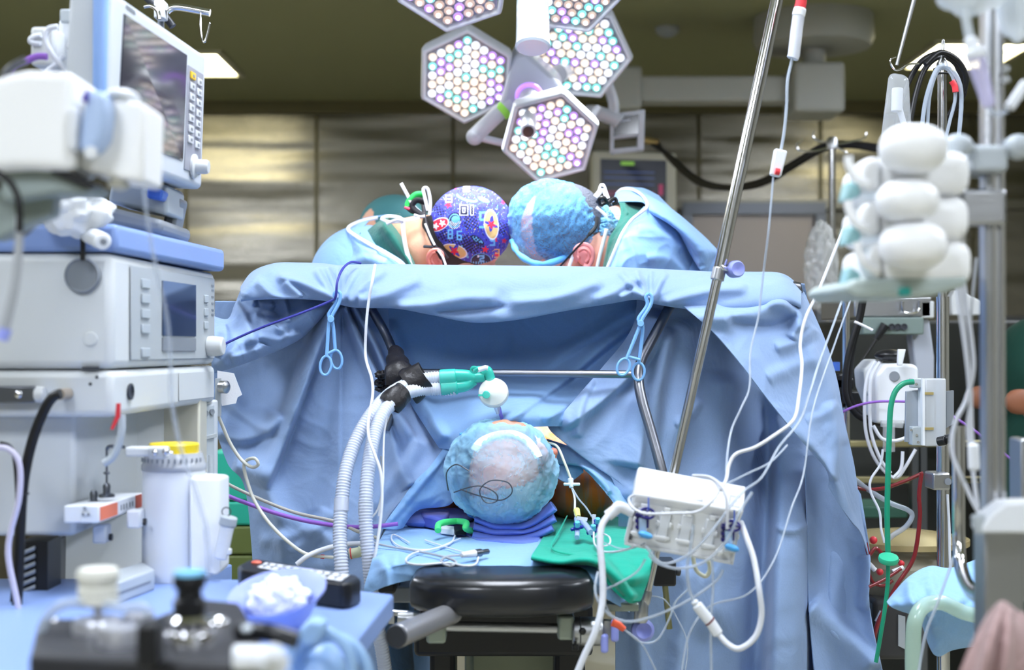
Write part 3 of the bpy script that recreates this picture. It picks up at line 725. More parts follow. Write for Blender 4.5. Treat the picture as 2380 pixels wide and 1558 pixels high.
# patient monitor far behind
Yb = 6.4
t = thing('patient_monitor', 'beige framed patient monitor with dark trace screen on a stand far behind the surgeons', 'monitor', P(1470, 600, Yb))
q = quad_frame(P(1376, 350, Yb), P(1572, 356, Yb), P(1572, 520, Yb), P(1376, 520, Yb))
m_bm = mat('beige_plastic', (190, 188, 172), 0.5)
mb = MB(); plate(mb, q, 0, 0, 1, 1, -.18, 0); obj('housing', mb, m_bm, t, bevel=.012, bseg=3)
mb = MB(); plate(mb, q, .10, .11, .88, .95, 0, .003); s = obj('screen', mb, mat('monitor_screen', (40, 46, 62), 0.2), t)
mb = MB(); plate(mb, q, .34, .14, .50, .19, .003, .005); obj('status_strip', mb, mat('screen_green', (110, 150, 70), .5, emit=(110, 160, 60), estr=.5), s)
mb = MB()
for v in (.28, .36, .45): plate(mb, q, .14, v, .74, v + .012, .003, .005)
obj('trace_lines', mb, mat('screen_blue', (80, 100, 150), .5, emit=(70, 90, 150), estr=.3), s)
mb = MB()
for v in (.56, .6): plate(mb, q, .14, v, .74, v + .01, .003, .005)
plate(mb, q, .79, .45, .84, .6, .003, .005); obj('red_traces', mb, mat('screen_red', (150, 60, 90), .5, emit=(150, 50, 90), estr=.35), s)
obj('stand', MB().cyl(P(1474, 520, Yb + .1), Vector((P(1474, 0, Yb).x, Yb + .1, 0.04)), .03), m_bm, t)
obj('base', MB().lathe([(.26, 0), (.25, .03), (.06, .06)], Vector((P(1474, 0, Yb).x, Yb + .1, 0)), (0, 0, 1)), m_bm, t)
# ================================================================== surgeons
def remesh(o, vox=0.006, it=6):
    md = o.modifiers.new('skin', 'REMESH'); md.mode = 'VOXEL'; md.voxel_size = vox; md.use_smooth_shade = True
    md = o.modifiers.new('smooth', 'SMOOTH'); md.iterations = it; md.factor = 0.5
    return o
def basis(zdir, ydir):
    """3x3 rotation whose z axis is zdir (toward the crown) and whose y axis leans to ydir (toward the face)"""
    z = Vector(zdir).normalized(); y = Vector(ydir); y = (y - z * y.dot(z)).normalized(); x = y.cross(z)
    return Matrix((x, y, z)).transposed()
def head_mesh(mb, c, R, s=1.0, ears=True):
    """head shapes in frame R (z crown, y face): skull, jaw, nose, brow, lips, ears"""
    def L(p): return Vector(c) + R @ (Vector(p) * s)
    def E(p, r): mb.ell(L(p), [k * s for k in r], 24, 14, R)
    E((0, -.012, .012), (.076, .096, .094)); E((0, .022, -.055), (.060, .070, .062)); E((0, .05, -.098), (.036, .034, .026))
    E((0, .086, .028), (.050, .022, .018)); E((0, .102, -.022), (.013, .020, .026)); E((0, .108, -.036), (.017, .014, .011))
    E((0, .090, -.066), (.024, .014, .008)); E((0, .088, -.076), (.022, .013, .008))
    for sx in (-1, 1):
        E((sx * .044, .060, -.022), (.024, .026, .024)); E((sx * .033, .086, .003), (.015, .012, .010))
    return L
def ear(L, R, sx, s, m, parent, name='ear'):
    mb = MB()
    def LR(p): return L((sx * p[0], p[1], p[2]))
    pts = [(.076, -.004, -.03), (.086, -.014, -.012), (.092, -.024, .010), (.090, -.022, .030), (.083, -.006, .036), (.077, .008, .024), (.074, .012, .004)]
    mb.tube([LR(p) for p in pts], .0055 * s, 8, smooth=5)
    mb.tube([LR(p) for p in ((.080, -.012, .020), (.084, -.012, .006), (.080, -.003, -.010))], .0045 * s, 8, smooth=4)
    mb.ell(LR((.078, -.006, .004)), (.004 * s, .014 * s, .030 * s), 16, 10, R)
    mb.ell(LR((.078, -.002, -.028)), (.006 * s, .009 * s, .012 * s), 12, 8, R)
    o = obj(name, mb, m, parent); remesh(o, 0.0016, 3); return o
m_ear = mat('ear_skin', (226, 140, 128), 0.5, sss=0.15)

# near ear, modelled in view plane just in front of the head side
def view_ear(cx, cy, Y, sc, m, parent, flip=1):
    mb = MB()
    rim = [(-20, 18, .0), (-24, 2, -.012), (-22, -14, -.018), (-8, -24, -.022), (8, -22, -.022), (18, -10, -.020), (20, 6, -.014), (14, 22, -.008), (4, 34, -.004), (-4, 36, 0)]
    mb.tube([P(cx + flip * x * sc, cy + y * sc, Y + d) for x, y, d in rim], W(5 * sc, Y), 10, smooth=6)
    mb.tube([P(cx + flip * x * sc, cy + y * sc, Y + d) for x, y, d in ((-14, -6, -.006), (-2, -13, -.012), (8, -6, -.012), (9, 8, -.008), (2, 18, -.006))], W(3.6 * sc, Y), 8, smooth=5)
    mb.ell(P(cx, cy, Y + .006), (W(20 * sc, Y), .008, W(26 * sc, Y)), 20, 12)
    mb.ell(P(cx - flip * 16 * sc, cy + 8 * sc, Y - .004), (W(5 * sc, Y), .007, W(7 * sc, Y)), 12, 8)
    mb.ell(P(cx + flip * 3 * sc, cy + 30 * sc, Y - .002), (W(8 * sc, Y), .006, W(9 * sc, Y)), 12, 8)
    return remesh(obj('ear', mb, m, parent), .0016, 2)
def pix(v):
    d = v - CAMP; return 1190 + FPX * d.x / d.y, 805 - FPX * d.z / d.y
# ---------- printed cap pattern, worked out in cap coordinates (u across, v down, in cm as seen flattened)
def star(px, py, cx, cy, r, rot=0):
    a = math.atan2(py - cy, px - cx) - rot; d = math.hypot(px - cx, py - cy)
    k = (a / (2 * PI / 5)) % 1.0; k = abs(k - 0.5) * 2
    return d < r * (0.42 + 0.58 * k ** 1.4)
SEG = {'0': 'abcdef', '1': 'bc', '8': 'abcdefg', '6': 'acdefg', '3': 'abcdg', '5': 'acdfg', '2': 'abdeg', '9': 'abcdfg'}
def digit(px, py, x, y, w, h, t, ch):
    u = (px - x) / w; v = (py - y) / h; tx = t / w; ty = t / h
    if not (-tx < u < 1 + tx and -ty < v < 1 + ty): return False
    for s in SEG[ch]:
        if s == 'a' and abs(v) < ty and -tx < u < 1 + tx: return True
        if s == 'g' and abs(v - .5) < ty and 0 < u < 1: return True
        if s == 'd' and abs(v - 1) < ty: return True
        if s == 'f' and abs(u) < tx and v < .5: return True
        if s == 'b' and abs(u - 1) < tx and v < .5: return True
        if s == 'e' and abs(u) < tx and v > .5: return True
        if s == 'c' and abs(u - 1) < tx and v > .5: return True
    return False
C_BASE = lin((62, 62, 178)); C_DK = lin((28, 26, 62)); C_LB = lin((104, 176, 232)); C_RED = lin((214, 36, 66)); C_TAN = lin((216, 180, 120)); C_WH = lin((226, 230, 244)); C_MB = lin((52, 80, 210))
def cap_colour(x, y, rn):
    """x,y roughly 0..190 over the near face of the cap"""
    def el(cx, cy, a, b, r=0.0, k=1.0):
        c, s = math.cos(r), math.sin(r); u = (x - cx) * c + (y - cy) * s; v = -(x - cx) * s + (y - cy) * c
        return (u / (a * k)) ** 2 + (v / (b * k)) ** 2 < 1
    # ovals with stars
    for (cx, cy, a, b, r) in ((142, 92, 17, 36, -.1), (56, 154, 31, 16, .28)):
        if el(cx, cy, a, b, r):
            if star(x, y, cx, cy, 11, .3): return C_RED
            if el(cx, cy - 2, 5, 19, r + .2) or el(cx, cy, 17, 4, r + .5): return C_BASE
            if not el(cx, cy, a, b, r, .9): return C_WH
            return C_TAN
    if el(20, 92, 25, 14, -.45):
        if not el(20, 92, 25, 14, -.45, .9): return C_WH
        if star(x, y, 12, 96, 9) or star(x, y, 28, 89, 9, .4): return C_WH
        return C_RED
    for (ch, dx, dy, w, h, t, cc, oc) in (('0', 72, 50, 12, 17, 2.4, C_DK, C_WH), ('1', 80, 50, 17, 17, 2.4, C_DK, C_WH), ('8', 42, 105, 9, 19, 1.8, C_LB, None), ('6', 63, 108, 9, 19, 1.8, C_LB, None),
                                      ('5', 116, 64, 12, 34, 2.6, C_LB, None), ('9', 140, 120, 9, 20, 2.0, C_LB, None), ('2', 78, 2, 12, 12, 2, C_WH, C_DK), ('2', 116, 165, 8, 12, 2, C_LB, None), ('8', 36, 24, 14, 16, 1.2, C_TAN, None), ('3', 150, 150, 10, 18, 1.3, C_TAN, None)):
        if digit(x, y, dx, dy, w, h, t, ch): return cc
        if oc and digit(x, y, dx, dy, w, h, t + 1.6, ch): return oc
    if el(56, 83, 16, 20, .2):
        if el(58, 80, 9, 8, 0): return C_LB
        if el(56, 83, 16, 20, .2, .82) and not el(56, 83, 16, 20, .2, .7): return C_LB
        return C_DK if (int(x / 2.5) + int(y / 2.5)) % 2 or y < 84 else C_WH
    if el(118, 176, 24, 17, 0):
        if star(x, y, 112, 166, 4) or star(x, y, 124, 169, 3): return C_WH
        if 178 < y < 184 and (int(x / 3) % 2): return C_LB
        return C_WH if y > 187 else (C_DK if el(118, 176, 24, 17, 0, .93) else C_LB)
    for (sx, sy, r) in ((42, 46, 9), (58, 5, 6), (155, 162, 8), (170, 40, 6), (150, 128, 8), (96, 100, 0), (172, 130, 7), (30, 128, 0), (128, 150, 9)):
        if r and star(x, y, sx, sy, r, sx): return C_RED
    # slanted chequers
    for (cx, cy, a, b, r) in ((60, 128, 42, 11, .35), (95, 138, 20, 20, .2), (94, 85, 16, 18, -.2), (120, 145, 18, 6, .9), (20, 60, 14, 9, .6), (165, 100, 12, 14, .3)):
        c, s = math.cos(r), math.sin(r); u = (x - cx) * c + (y - cy) * s; v = -(x - cx) * s + (y - cy) * c
        if abs(u) < a and abs(v) < b and (int((u + 99) / 4.4) + int((v + 99) / 4.4)) % 2: return C_DK
    if el(85, 30, 26, 8, .3) and not el(85, 27, 22, 5, .3): return C_LB
    if el(124, 34, 15, 5, .4) or el(80, 155, 4, 18, -.5): return C_MB if rn > .0 else C_LB
    if el(110, 128, 18, 7, .6): return C_LB if el(110, 128, 14, 5, .6) else C_DK
    q = mnoise.noise(Vector((x * .09, y * .09, 2.0))); q2 = mnoise.noise(Vector((x * .3, y * .16, 9.0)))
    if abs(q) < .035 and q2 > .0: return C_TAN if q2 > .22 else C_LB
    if q2 > .42: return C_DK
    if q2 < -.40: return C_MB
    return C_BASE

# ------------------------------------------------------------------ left surgeon (printed cap, head bowed to the right)
Y1 = 3.30
SA = thing('person', 'surgeon on the left, head bowed, in printed purple cap and blue gown', 'person', Vector((P(860, 0, 3.45).x, 3.45, 0)))
cA = P(1086, 555, Y1); RA = basis((0.86, -0.12, 0.26), (0.35, 0.15, -0.93))
mb = MB(); LA = head_mesh(mb, cA, RA, .92)
def limb(mb, pts, r0, r1, n=16):
    mb.tube([Vector(p) for p in pts], r0, n, r1=r1, smooth=5); mb.ell(pts[0], (r0,) * 3, 16, 10); mb.ell(pts[-1], (r1,) * 3, 16, 10)
neckA = [P(905, 600, 3.40), P(960, 570, 3.36), P(1040, 562, Y1)]
limb(mb, neckA, .072, .064); mb.ell(P(985, 585, Y1), (.055, .06, .062), 20, 12)
sx = P(860, 0, 3.45).x
mb.ell((sx, 3.46, 1.42), (.13, .19, .13)); mb.ell((sx - .05, 3.48, 1.22), (.12, .17, .16)); mb.ell((sx - .1, 3.5, .98), (.12, .16, .12))
for s in (-1, 1):
    limb(mb, [(sx - .1, 3.5 + s * .09, .95), (sx - .06, 3.5 + s * .1, .50)], .085, .055)
    limb(mb, [(sx - .06, 3.5 + s * .1, .50), (sx - .12, 3.5 + s * .1, .09)], .055, .04)
    limb(mb, [(sx - .12, 3.5 + s * .1, .05), (sx + .08, 3.5 + s * .11, .035)], .038, .034)
    limb(mb, [(sx, 3.46 + s * .17, 1.44), (sx + .05, 3.47 + s * .22, 1.17)], .052, .042)
    limb(mb, [(sx + .05, 3.47 + s * .22, 1.17), (sx + .27, 3.47 + s * .10, 1.13)], .042, .03)
body = remesh(obj('body', mb, M_SKIN, SA), .0065, 5)
view_ear(1010, 600, Y1 - .082, .80, m_ear, SA, flip=-1)
# hair edge under the cap
mb = MB(); mb.ell(cA + RA @ Vector((0, -.012, -.012)), (.078, .090, .100), 60, 40, RA)
mb.f = [f for f in mb.f if (lambda p: p[0] > 968 + max(0, p[1] - 520) * .40 and p[1] > 500)(pix(sum((mb.v[i] for i in f), Vector()) / 4))]; mb.mi = [0] * len(mb.f)
obj('hair', mb, M_HAIR, SA, angle=180)
# printed cap
def cap_fn_factory(C, seed, amp):
    def fn(q, d):
        k = 1 + amp * (mnoise.noise(d * 2.2 + Vector((seed, 0, 0)))) + amp * .35 * mnoise.noise(d * 6 + Vector((0, seed, 0)))
        return q * k
    return fn
Rc = basis((1, -0.05, .18), (.1, .1, -1)); Cc = P(1093, 527, Y1 - .01)
mb = MB(); nu, nv = 560, 330
mb.ell(Cc, (W(92, Y1), W(94, Y1), W(98, Y1)), nu, nv, Rc, cap_fn_factory(Cc, 3.0, .035))
cols = []
for v in mb.v:
    d = v - CAMP; px = 1190 + FPX * d.x / d.y; py = 805 - FPX * d.z / d.y
    cols.append(cap_colour((px - 1000) if v.y < Cc.y + .02 else 190 - (px - 1000), py - 430, 0.0))
# cut away the part below the band (toward the neck)
keep = []; bn = (P(1000, 0, Y1).x)
band_dir = (Rc @ Vector((0, 0, 1)))
for f in mb.f:
    c = sum((mb.v[i] for i in f), Vector()) / len(f)
    d = c - CAMP; px = 1190 + FPX * d.x / d.y; py = 805 - FPX * d.z / d.y
    if px > 992 + max(0, (py - 470)) * 0.26: keep.append(f)
mb.f = keep; mb.mi = [0] * len(keep)
cap = obj('printed_cap', mb, attr_mat('printed_cloth', .75), SA, colors=cols, angle=180); cap['label'] = 'purple blue cap printed with stars, ovals and numbers'
mb = MB(); mb.tube(PP([(985, 455, Y1 + .04), (984, 480, Y1 - .0), (992, 530, Y1 - .075), (1006, 565, Y1 - .092), (1026, 600, Y1 - .09), (1045, 640, Y1 - .07)]), W(9, Y1), 10, ell=(.5, 1.0)); obj('cap_band', mb, mat('cap_band', (22, 20, 28), .7), cap)
# cap ribbons and mask ties
def ribbon(name, pts, wpx, m, parent, Yd=None, th=.0012):
    c = spline(PP(pts, Yd), 10); mb = MB(); vs = []; n = len(c)
    for i in range(n):
        t = (c[min(i + 1, n - 1)] - c[max(i - 1, 0)]).normalized(); nn = Vector((-t.z, 0.35, t.x)); nn = (nn - t * nn.dot(t)).normalized()
        ww = W(wpx, 3.2) / 2 * (1.0 if i < n - 4 or len(pts) < 3 else 1.0)
        vs.append((c[i] - nn * ww, c[i] + nn * ww))
    mb.sheet([[a for a, b in vs], [b for a, b in vs]]); return obj(name, mb, m, parent, solid=th, angle=180)
Yt = Y1 - .07
ribbon('mask_tie', [(932, 426), (945, 450), (962, 480), (988, 502)], 8, M_TIE, SA, Yt + .03)
ribbon('mask_tie', [(998, 500), (1000, 470), (994, 440), (984, 440), (988, 462), (994, 490)], 8, M_TIE, SA, Yt)
ribbon('mask_tie', [(988, 503), (975, 504), (962, 500)], 7, M_TIE, SA, Yt)
ribbon('mask_tie', [(886, 508), (900, 503), (925, 505), (940, 512), (955, 510), (975, 506)], 8, M_TIE, SA, Yt)
ribbon('mask_tie', [(884, 508), (900, 515), (920, 516), (938, 514)], 7, M_TIE, SA, Yt - .01)
ribbon('mask_tie', [(938, 514), (920, 512), (898, 521)], 7, M_TIE, SA, Yt - .015)
ribbon('mask_tie', [(936, 512), (938, 545), (944, 580), (955, 620)], 10, M_TIE, SA, Yt - .01)
ribbon('mask_tie', [(988, 520), (1000, 550), (1010, 570)], 5, M_TIE, SA, Yt - .04)
ribbon('mask_tie', [(1018, 582), (1030, 600), (1038, 625)], 5, M_TIE, SA, Yt - .045)
m_rib = mat('green_ribbon', (50, 215, 95), .6); m_ribk = mat('black_ribbon', (24, 22, 30), .7)
ribbon('cap_ribbon', [(985, 452), (965, 454), (948, 475), (958, 490), (972, 494)], 15, m_rib, SA, Yt + .03)
ribbon('cap_ribbon', [(988, 470), (968, 466), (958, 480), (975, 496), (988, 500)], 14, m_ribk, SA, Yt + .02)
ribbon('cap_ribbon', [(946, 482), (958, 492), (985, 500)], 10, m_ribk, SA, Yt + .02)
ribbon('cap_ribbon_red', [(940, 482), (952, 486)], 6, mat('red_ribbon', (220, 40, 80), .6), SA, Yt + .01)
obj('eyeglass_temple', MB().tube(PP([(985, 573, Y1 - .088), (1005, 575, Y1 - .095), (1025, 582, Y1 - .09), (1040, 600, Y1 - .075)]), W(3.5, Y1), 8), M_DGREY, SA)
# scrub collar and gown
cloth('scrub_top', [
    [(842, 548, 3.36), (862, 530, 3.33), (885, 513, 3.33), (905, 503, 3.36), (930, 497, 3.42)],
    [(855, 565, 3.31), (880, 545, 3.28), (890, 528, 3.26), (896, 518, 3.28), (905, 510, 3.38)],
    [(890, 590, 3.27), (905, 575, 3.25), (915, 565, 3.23), (920, 552, 3.24), (925, 540, 3.3)],
    [(925, 612, 3.25), (935, 608, 3.24), (942, 604, 3.22), (948, 600, 3.22), (955, 590, 3.26)],
    [(950, 640, 3.25), (955, 640, 3.24), (960, 640, 3.22), (966, 640, 3.22), (972, 640, 3.24)]], M_SCRUB, SA, nu=40, nv=50, wr=.001, seed=60)
gm = MB()
gm.ell((sx - .01, 3.46, P(0, 650, 3.4).z), (.135, .23, .135), 40, 26); gm.ell((sx - .05, 3.48, 1.30), (.15, .22, .2), 36, 24); gm.ell((sx - .1, 3.5, 1.0), (.17, .21, .25), 36, 24)
gm.tube([(sx - .1, 3.5, 1.0), (sx - .1, 3.5, .45)], .17, 28, r1=.22, smooth=0)
for s in (-1, 1):
    gm.tube([Vector((sx, 3.46 + s * .18, 1.46)), Vector((sx + .05, 3.47 + s * .23, 1.17)), Vector((sx + .25, 3.47 + s * .11, 1.14))], .075, 16, r1=.05)
gown = remesh(obj('gown', gm, M_GOWN, SA), .009, 4)
cloth('gown_back', [
    [(758, 625, 3.44), (778, 580, 3.46), (800, 545, 3.48), (822, 518, 3.50), (860, 505, 3.52), (900, 500, 3.54)],
    [(775, 625, 3.34), (795, 590, 3.34), (806, 560, 3.34), (812, 540, 3.36), (835, 518, 3.42), (868, 506, 3.48)],
    [(820, 625, 3.24), (830, 600, 3.23), (830, 575, 3.24), (822, 555, 3.28), (830, 535, 3.34), (850, 522, 3.40)],
    [(880, 630, 3.17), (880, 612, 3.17), (868, 590, 3.19), (845, 570, 3.24), (832, 552, 3.29), (840, 540, 3.33)],
    [(950, 640, 3.15), (940, 612, 3.17), (905, 588, 3.20), (870, 568, 3.23), (838, 548, 3.27), (836, 540, 3.31)]], M_GOWN, SA, nu=90, nv=70,
    folds=[(((800, 620), (850, 600), (900, 615)), .01, 10, 14), (((812, 540), (840, 560), (880, 590)), .006, 5, 9), (((800, 550), (815, 590), (810, 620)), .006, 8, 10)], wr=.0015, seed=61)
ribbon('collar_piping', [(878, 506, 3.46), (850, 512, 3.43), (822, 521, 3.38), (809, 532, 3.34), (822, 545, 3.27), (868, 573, 3.20), (912, 598, 3.165), (945, 622, 3.15)], 9, M_TIE, SA)

# ------------------------------------------------------------------ third person behind in a teal cap
SC = thing('person', 'person bent down behind the left surgeon, only a dark teal cap showing', 'person', Vector((P(915, 0, 3.95).x, 3.95, 0)))
c3 = P(918, 528, 3.95)
mb = MB(); R3 = basis((.1, -.3, .9), (.5, .6, -.4)); head_mesh(mb, c3 - Vector((0, 0, .02)), R3)
limb(mb, [c3 + Vector((0, .0, -.1)), c3 + Vector((-.08, .05, -.22))], .055, .06)
mb.ell(c3 + Vector((-.10, .06, -.36)), (.2, .13, .16)); mb.ell(c3 + Vector((-.10, .08, -.6)), (.16, .13, .2))
for s in (-1, 1):
    limb(mb, [c3 + Vector((-.10 + s * .08, .08, -.7)), (c3.x - .1 + s * .09, c3.y + .1, .45), (c3.x - .1 + s * .09, c3.y + .1, .06)], .085, .045)
remesh(obj('body', mb, M_SKIN, SC), .009, 4)
obj('scrub_cap', MB().ell(c3 + Vector((0, 0, .005)), (.098, .105, .085), 36, 24), mat('teal_cap_cloth', (62, 118, 122), .85, bump=.2), SC)
obj('gown', MB().ell(c3 + Vector((-.10, .06, -.36)), (.21, .15, .17), 30, 20).tube([c3 + Vector((-.1, .08, -.4)), Vector((c3.x - .1, c3.y + .08, .35))], .17, 24, r1=.2, smooth=0), M_GOWN, SC)

# ------------------------------------------------------------------ right surgeon (blue bouffant cap, head bowed to the left)
Y2 = 3.28
SB = thing('person', 'surgeon on the right, head bowed, in sheer blue bouffant cap', 'person', Vector((P(1540, 0, 3.45).x, 3.45, 0)))
cB = P(1315, 545, Y2); RB = basis((-0.86, -0.14, 0.30), (-0.35, 0.12, -0.93))
mb = MB(); LB = head_mesh(mb, cB, RB, 1.04)
limb(mb, [P(1470, 560, 3.42), P(1410, 560, 3.37), P(1350, 560, Y2)], .078, .068); mb.ell(P(1392, 590, Y2), (.052, .065, .07), 20, 12)
mb.ell(P(1445, 520, 3.38), (.06, .06, .045), 20, 12)
sx = P(1540, 0, 3.45).x
mb.ell((sx - .01, 3.46, 1.42), (.13, .19, .13)); mb.ell((sx + .05, 3.48, 1.22), (.12, .17, .16)); mb.ell((sx + .1, 3.5, .98), (.12, .16, .12))
for s in (-1, 1):
    limb(mb, [(sx + .1, 3.5 + s * .09, .95), (sx + .06, 3.5 + s * .1, .50)], .085, .055)
    limb(mb, [(sx + .06, 3.5 + s * .1, .50), (sx + .12, 3.5 + s * .1, .09)], .055, .04)
    limb(mb, [(sx + .12, 3.5 + s * .1, .05), (sx - .08, 3.5 + s * .11, .035)], .038, .034)
    limb(mb, [(sx, 3.46 + s * .17, 1.44), (sx - .05, 3.47 + s * .22, 1.17)], .052, .042)
    limb(mb, [(sx - .05, 3.47 + s * .22, 1.17), (sx - .30, 3.47 + s * .10, 1.13)], .042, .03)
remesh(obj('body', mb, mat('fair_skin', (222, 166, 148), .5, bump=.15, bscale=220, var=.08, vscale=14, sss=.08), SB), .0065, 5)
m_ear2 = mat('pink_ear_skin', (226, 150, 150), 0.5, sss=0.15)
view_ear(1359, 592, Y2 - .078, .98, m_ear2, SB)
mb = MB(); mb.ell(cB + RB @ Vector((0, -.015, .008)), (.083, .102, .100), 40, 24, RB); obj('hair', mb, mat('grey_brown_hair', (74, 78, 92), .7, bump=.8, bscale=260), SB)
def cap_shell(mb, C, r, R, seed, amp, nu=150, nv=100, wrinkle=.004, cut=None, pleat=0.0, npl=26):
    def fn(q, d):
        n = mnoise.noise(d * 1.8 + Vector((seed, 0, 0))) * amp
        w = wrinkle * (1 - 2 * abs(mnoise.noise(Vector((d.x * 3, d.y * 3, d.z * 9)) + Vector((0, seed, 0)))))
        a = math.atan2(d.y, d.x); edge = max(0, -d.z) ** 1.5
        return q * (1 + n) + d * (w + pleat * edge * math.sin(a * npl + 3 * mnoise.noise(d * 3)))
    mb.ell(C, r, nu, nv, R, fn)
    if cut:
        mb.f = [f for f in mb.f if cut(sum((mb.v[i] for i in f), Vector()) / len(f))]; mb.mi = [0] * len(mb.f)
    return mb
def cap_mat(name, col, alpha, nstr=.5):
    m = cloth_mat(name, col, weave=.5, wr=.6)
    nt = m.node_tree; b = nt.nodes['Principled BSDF']; tc = nt.nodes.new('ShaderNodeTexCoord')
    n = nt.nodes.new('ShaderNodeTexNoise'); n.inputs['Scale'].default_value = 90; n.inputs['Detail'].default_value = 2; n.inputs['Distortion'].default_value = 2
    nt.links.new(tc.outputs['Object'], n.inputs['Vector'])
    mr = nt.nodes.new('ShaderNodeMapRange'); mr.inputs[1].default_value = .35; mr.inputs[2].default_value = .65; mr.inputs[3].default_value = max(0, alpha - nstr / 2); mr.inputs[4].default_value = min(1, alpha + nstr / 2)
    nt.links.new(n.outputs[0], mr.inputs[0]); nt.links.new(mr.outputs[0], b.inputs['Alpha'])
    return m
M_BOUF = cap_mat('sheer_blue_cap', (98, 168, 226), .52, .30)
Rb = basis((-.90, -.1, .42), (-.4, .1, -.9)); Cb = P(1290, 518, Y2 - .005)
mb = cap_shell(MB(), Cb, (W(100, Y2), W(97, Y2), W(112, Y2)), Rb, 5.0, .05, cut=lambda c: (pix(c)[0] < 1378 or pix(c)[1] < 540) and not (pix(c)[0] > 1336 and pix(c)[1] > 588) and pix(c)[1] < 624)
cp = obj('bouffant_cap', mb, M_BOUF, SB, angle=180)
mb = MB(); pts = [(1189, 560), (1205, 590), (1240, 612), (1275, 612), (1310, 600), (1345, 575)]
mb.tube(PP([(x, y, Y2 - .03 - .055 * math.sin(i / 5 * PI)) for i, (x, y) in enumerate(pts)]), W(7, Y2), 10, rfun=lambda l, t: W(6.5 + 1.6 * math.sin(l * 900), Y2)); obj('elastic_hem', mb, mat('cap_hem', (96, 176, 244), .8), cp)
mb = cap_shell(MB(), P(1402, 530, Y2 - .01), (W(30, Y2), W(42, Y2), W(46, Y2)), Matrix.Identity(3), 8.0, .25, 90, 60, .006); obj('gathered_back', mb, cap_mat('sheer_blue_gather', (130, 200, 245), .75, .4), cp)
obj('eyeglass_temple', MB().tube(PP([(1388, 506, Y2 - .085), (1384, 528, Y2 - .098), (1370, 545, Y2 - .104), (1345, 572, Y2 - .104), (1315, 605, Y2 - .09), (1300, 622, Y2 - .08)]), W(3.2, Y2), 8, rfun=lambda l, t: W(4.6, Y2) if l / t < .35 else W(2.2, Y2)), M_BLACK, SB)
obj('elastic_cord', MB().tube(PP([(1388, 470, Y2 - .07), (1398, 462, Y2 - .08), (1408, 470, Y2 - .09), (1396, 476, Y2 - .09), (1392, 464, Y2 - .1), (1404, 460, Y2 - .1), (1412, 472, Y2 - .08), (1420, 466, Y2 - .07), (1430, 462, Y2 - .06), (1432, 470, Y2 - .06), (1422, 476, Y2 - .06)]), W(4.4, Y2), 8), M_BLACK, SB)
ribbon('mask_tie', [(1384, 458), (1394, 446), (1400, 432), (1408, 452), (1412, 462)], 13, M_TIE, SB, Y2 - .05)
ribbon('mask_tie', [(1386, 482), (1398, 492), (1408, 502)], 8, M_TIE, SB, Y2 - .075)
ribbon('mask_tie', [(1428, 498), (1442, 500), (1454, 498)], 5, M_TIE, SB, Y2 - .0)
ribbon('mask_tie', [(1410, 532), (1402, 565), (1394, 595), (1386, 630)], 9, M_TIE, SB, Y2 - .078)
ribbon('mask_tie', [(1334, 586), (1328, 605), (1320, 630)], 8, M_TIE, SB, Y2 - .092)
cloth('scrub_top', [
    [(1428, 468, 3.40), (1440, 458, 3.42), (1456, 456, 3.42), (1480, 462, 3.40), (1500, 478, 3.36)],
    [(1440, 474, 3.33), (1452, 470, 3.34), (1462, 485, 3.30), (1480, 492, 3.28), (1496, 492, 3.27)],
    [(1440, 510, 3.26), (1448, 512, 3.25), (1456, 512, 3.23), (1465, 515, 3.22), (1478, 512, 3.21)],
    [(1412, 560, 3.24), (1420, 550, 3.22), (1430, 548, 3.21), (1442, 545, 3.19), (1458, 540, 3.18)],
    [(1404, 610, 3.22), (1408, 606, 3.21), (1414, 602, 3.20), (1422, 598, 3.18), (1432, 592, 3.17)],
    [(1396, 645, 3.22), (1398, 645, 3.21), (1402, 645, 3.20), (1408, 645, 3.18), (1416, 645, 3.17)]], M_SCRUB, SB, nu=50, nv=60,
    folds=[(((1455, 462), (1452, 480), (1460, 500)), .008, 3, 6)], wr=.001, seed=62)
gm = MB()
gm.ell((sx + .02, 3.47, P(0, 690, 3.4).z), (.155, .24, .16), 40, 26); gm.ell((sx + .05, 3.48, 1.28), (.15, .22, .2), 36, 24); gm.ell((sx + .1, 3.5, 1.0), (.17, .21, .25), 36, 24)
gm.tube([(sx + .1, 3.5, 1.0), (sx + .1, 3.5, .45)], .17, 28, r1=.22, smooth=0)
for s in (-1, 1):
    gm.tube([Vector((sx, 3.46 + s * .18, 1.44)), Vector((sx - .05, 3.47 + s * .23, 1.17)), Vector((sx - .28, 3.47 + s * .11, 1.14))], .075, 16, r1=.05)
remesh(obj('gown', gm, M_GOWN, SB), .009, 4)
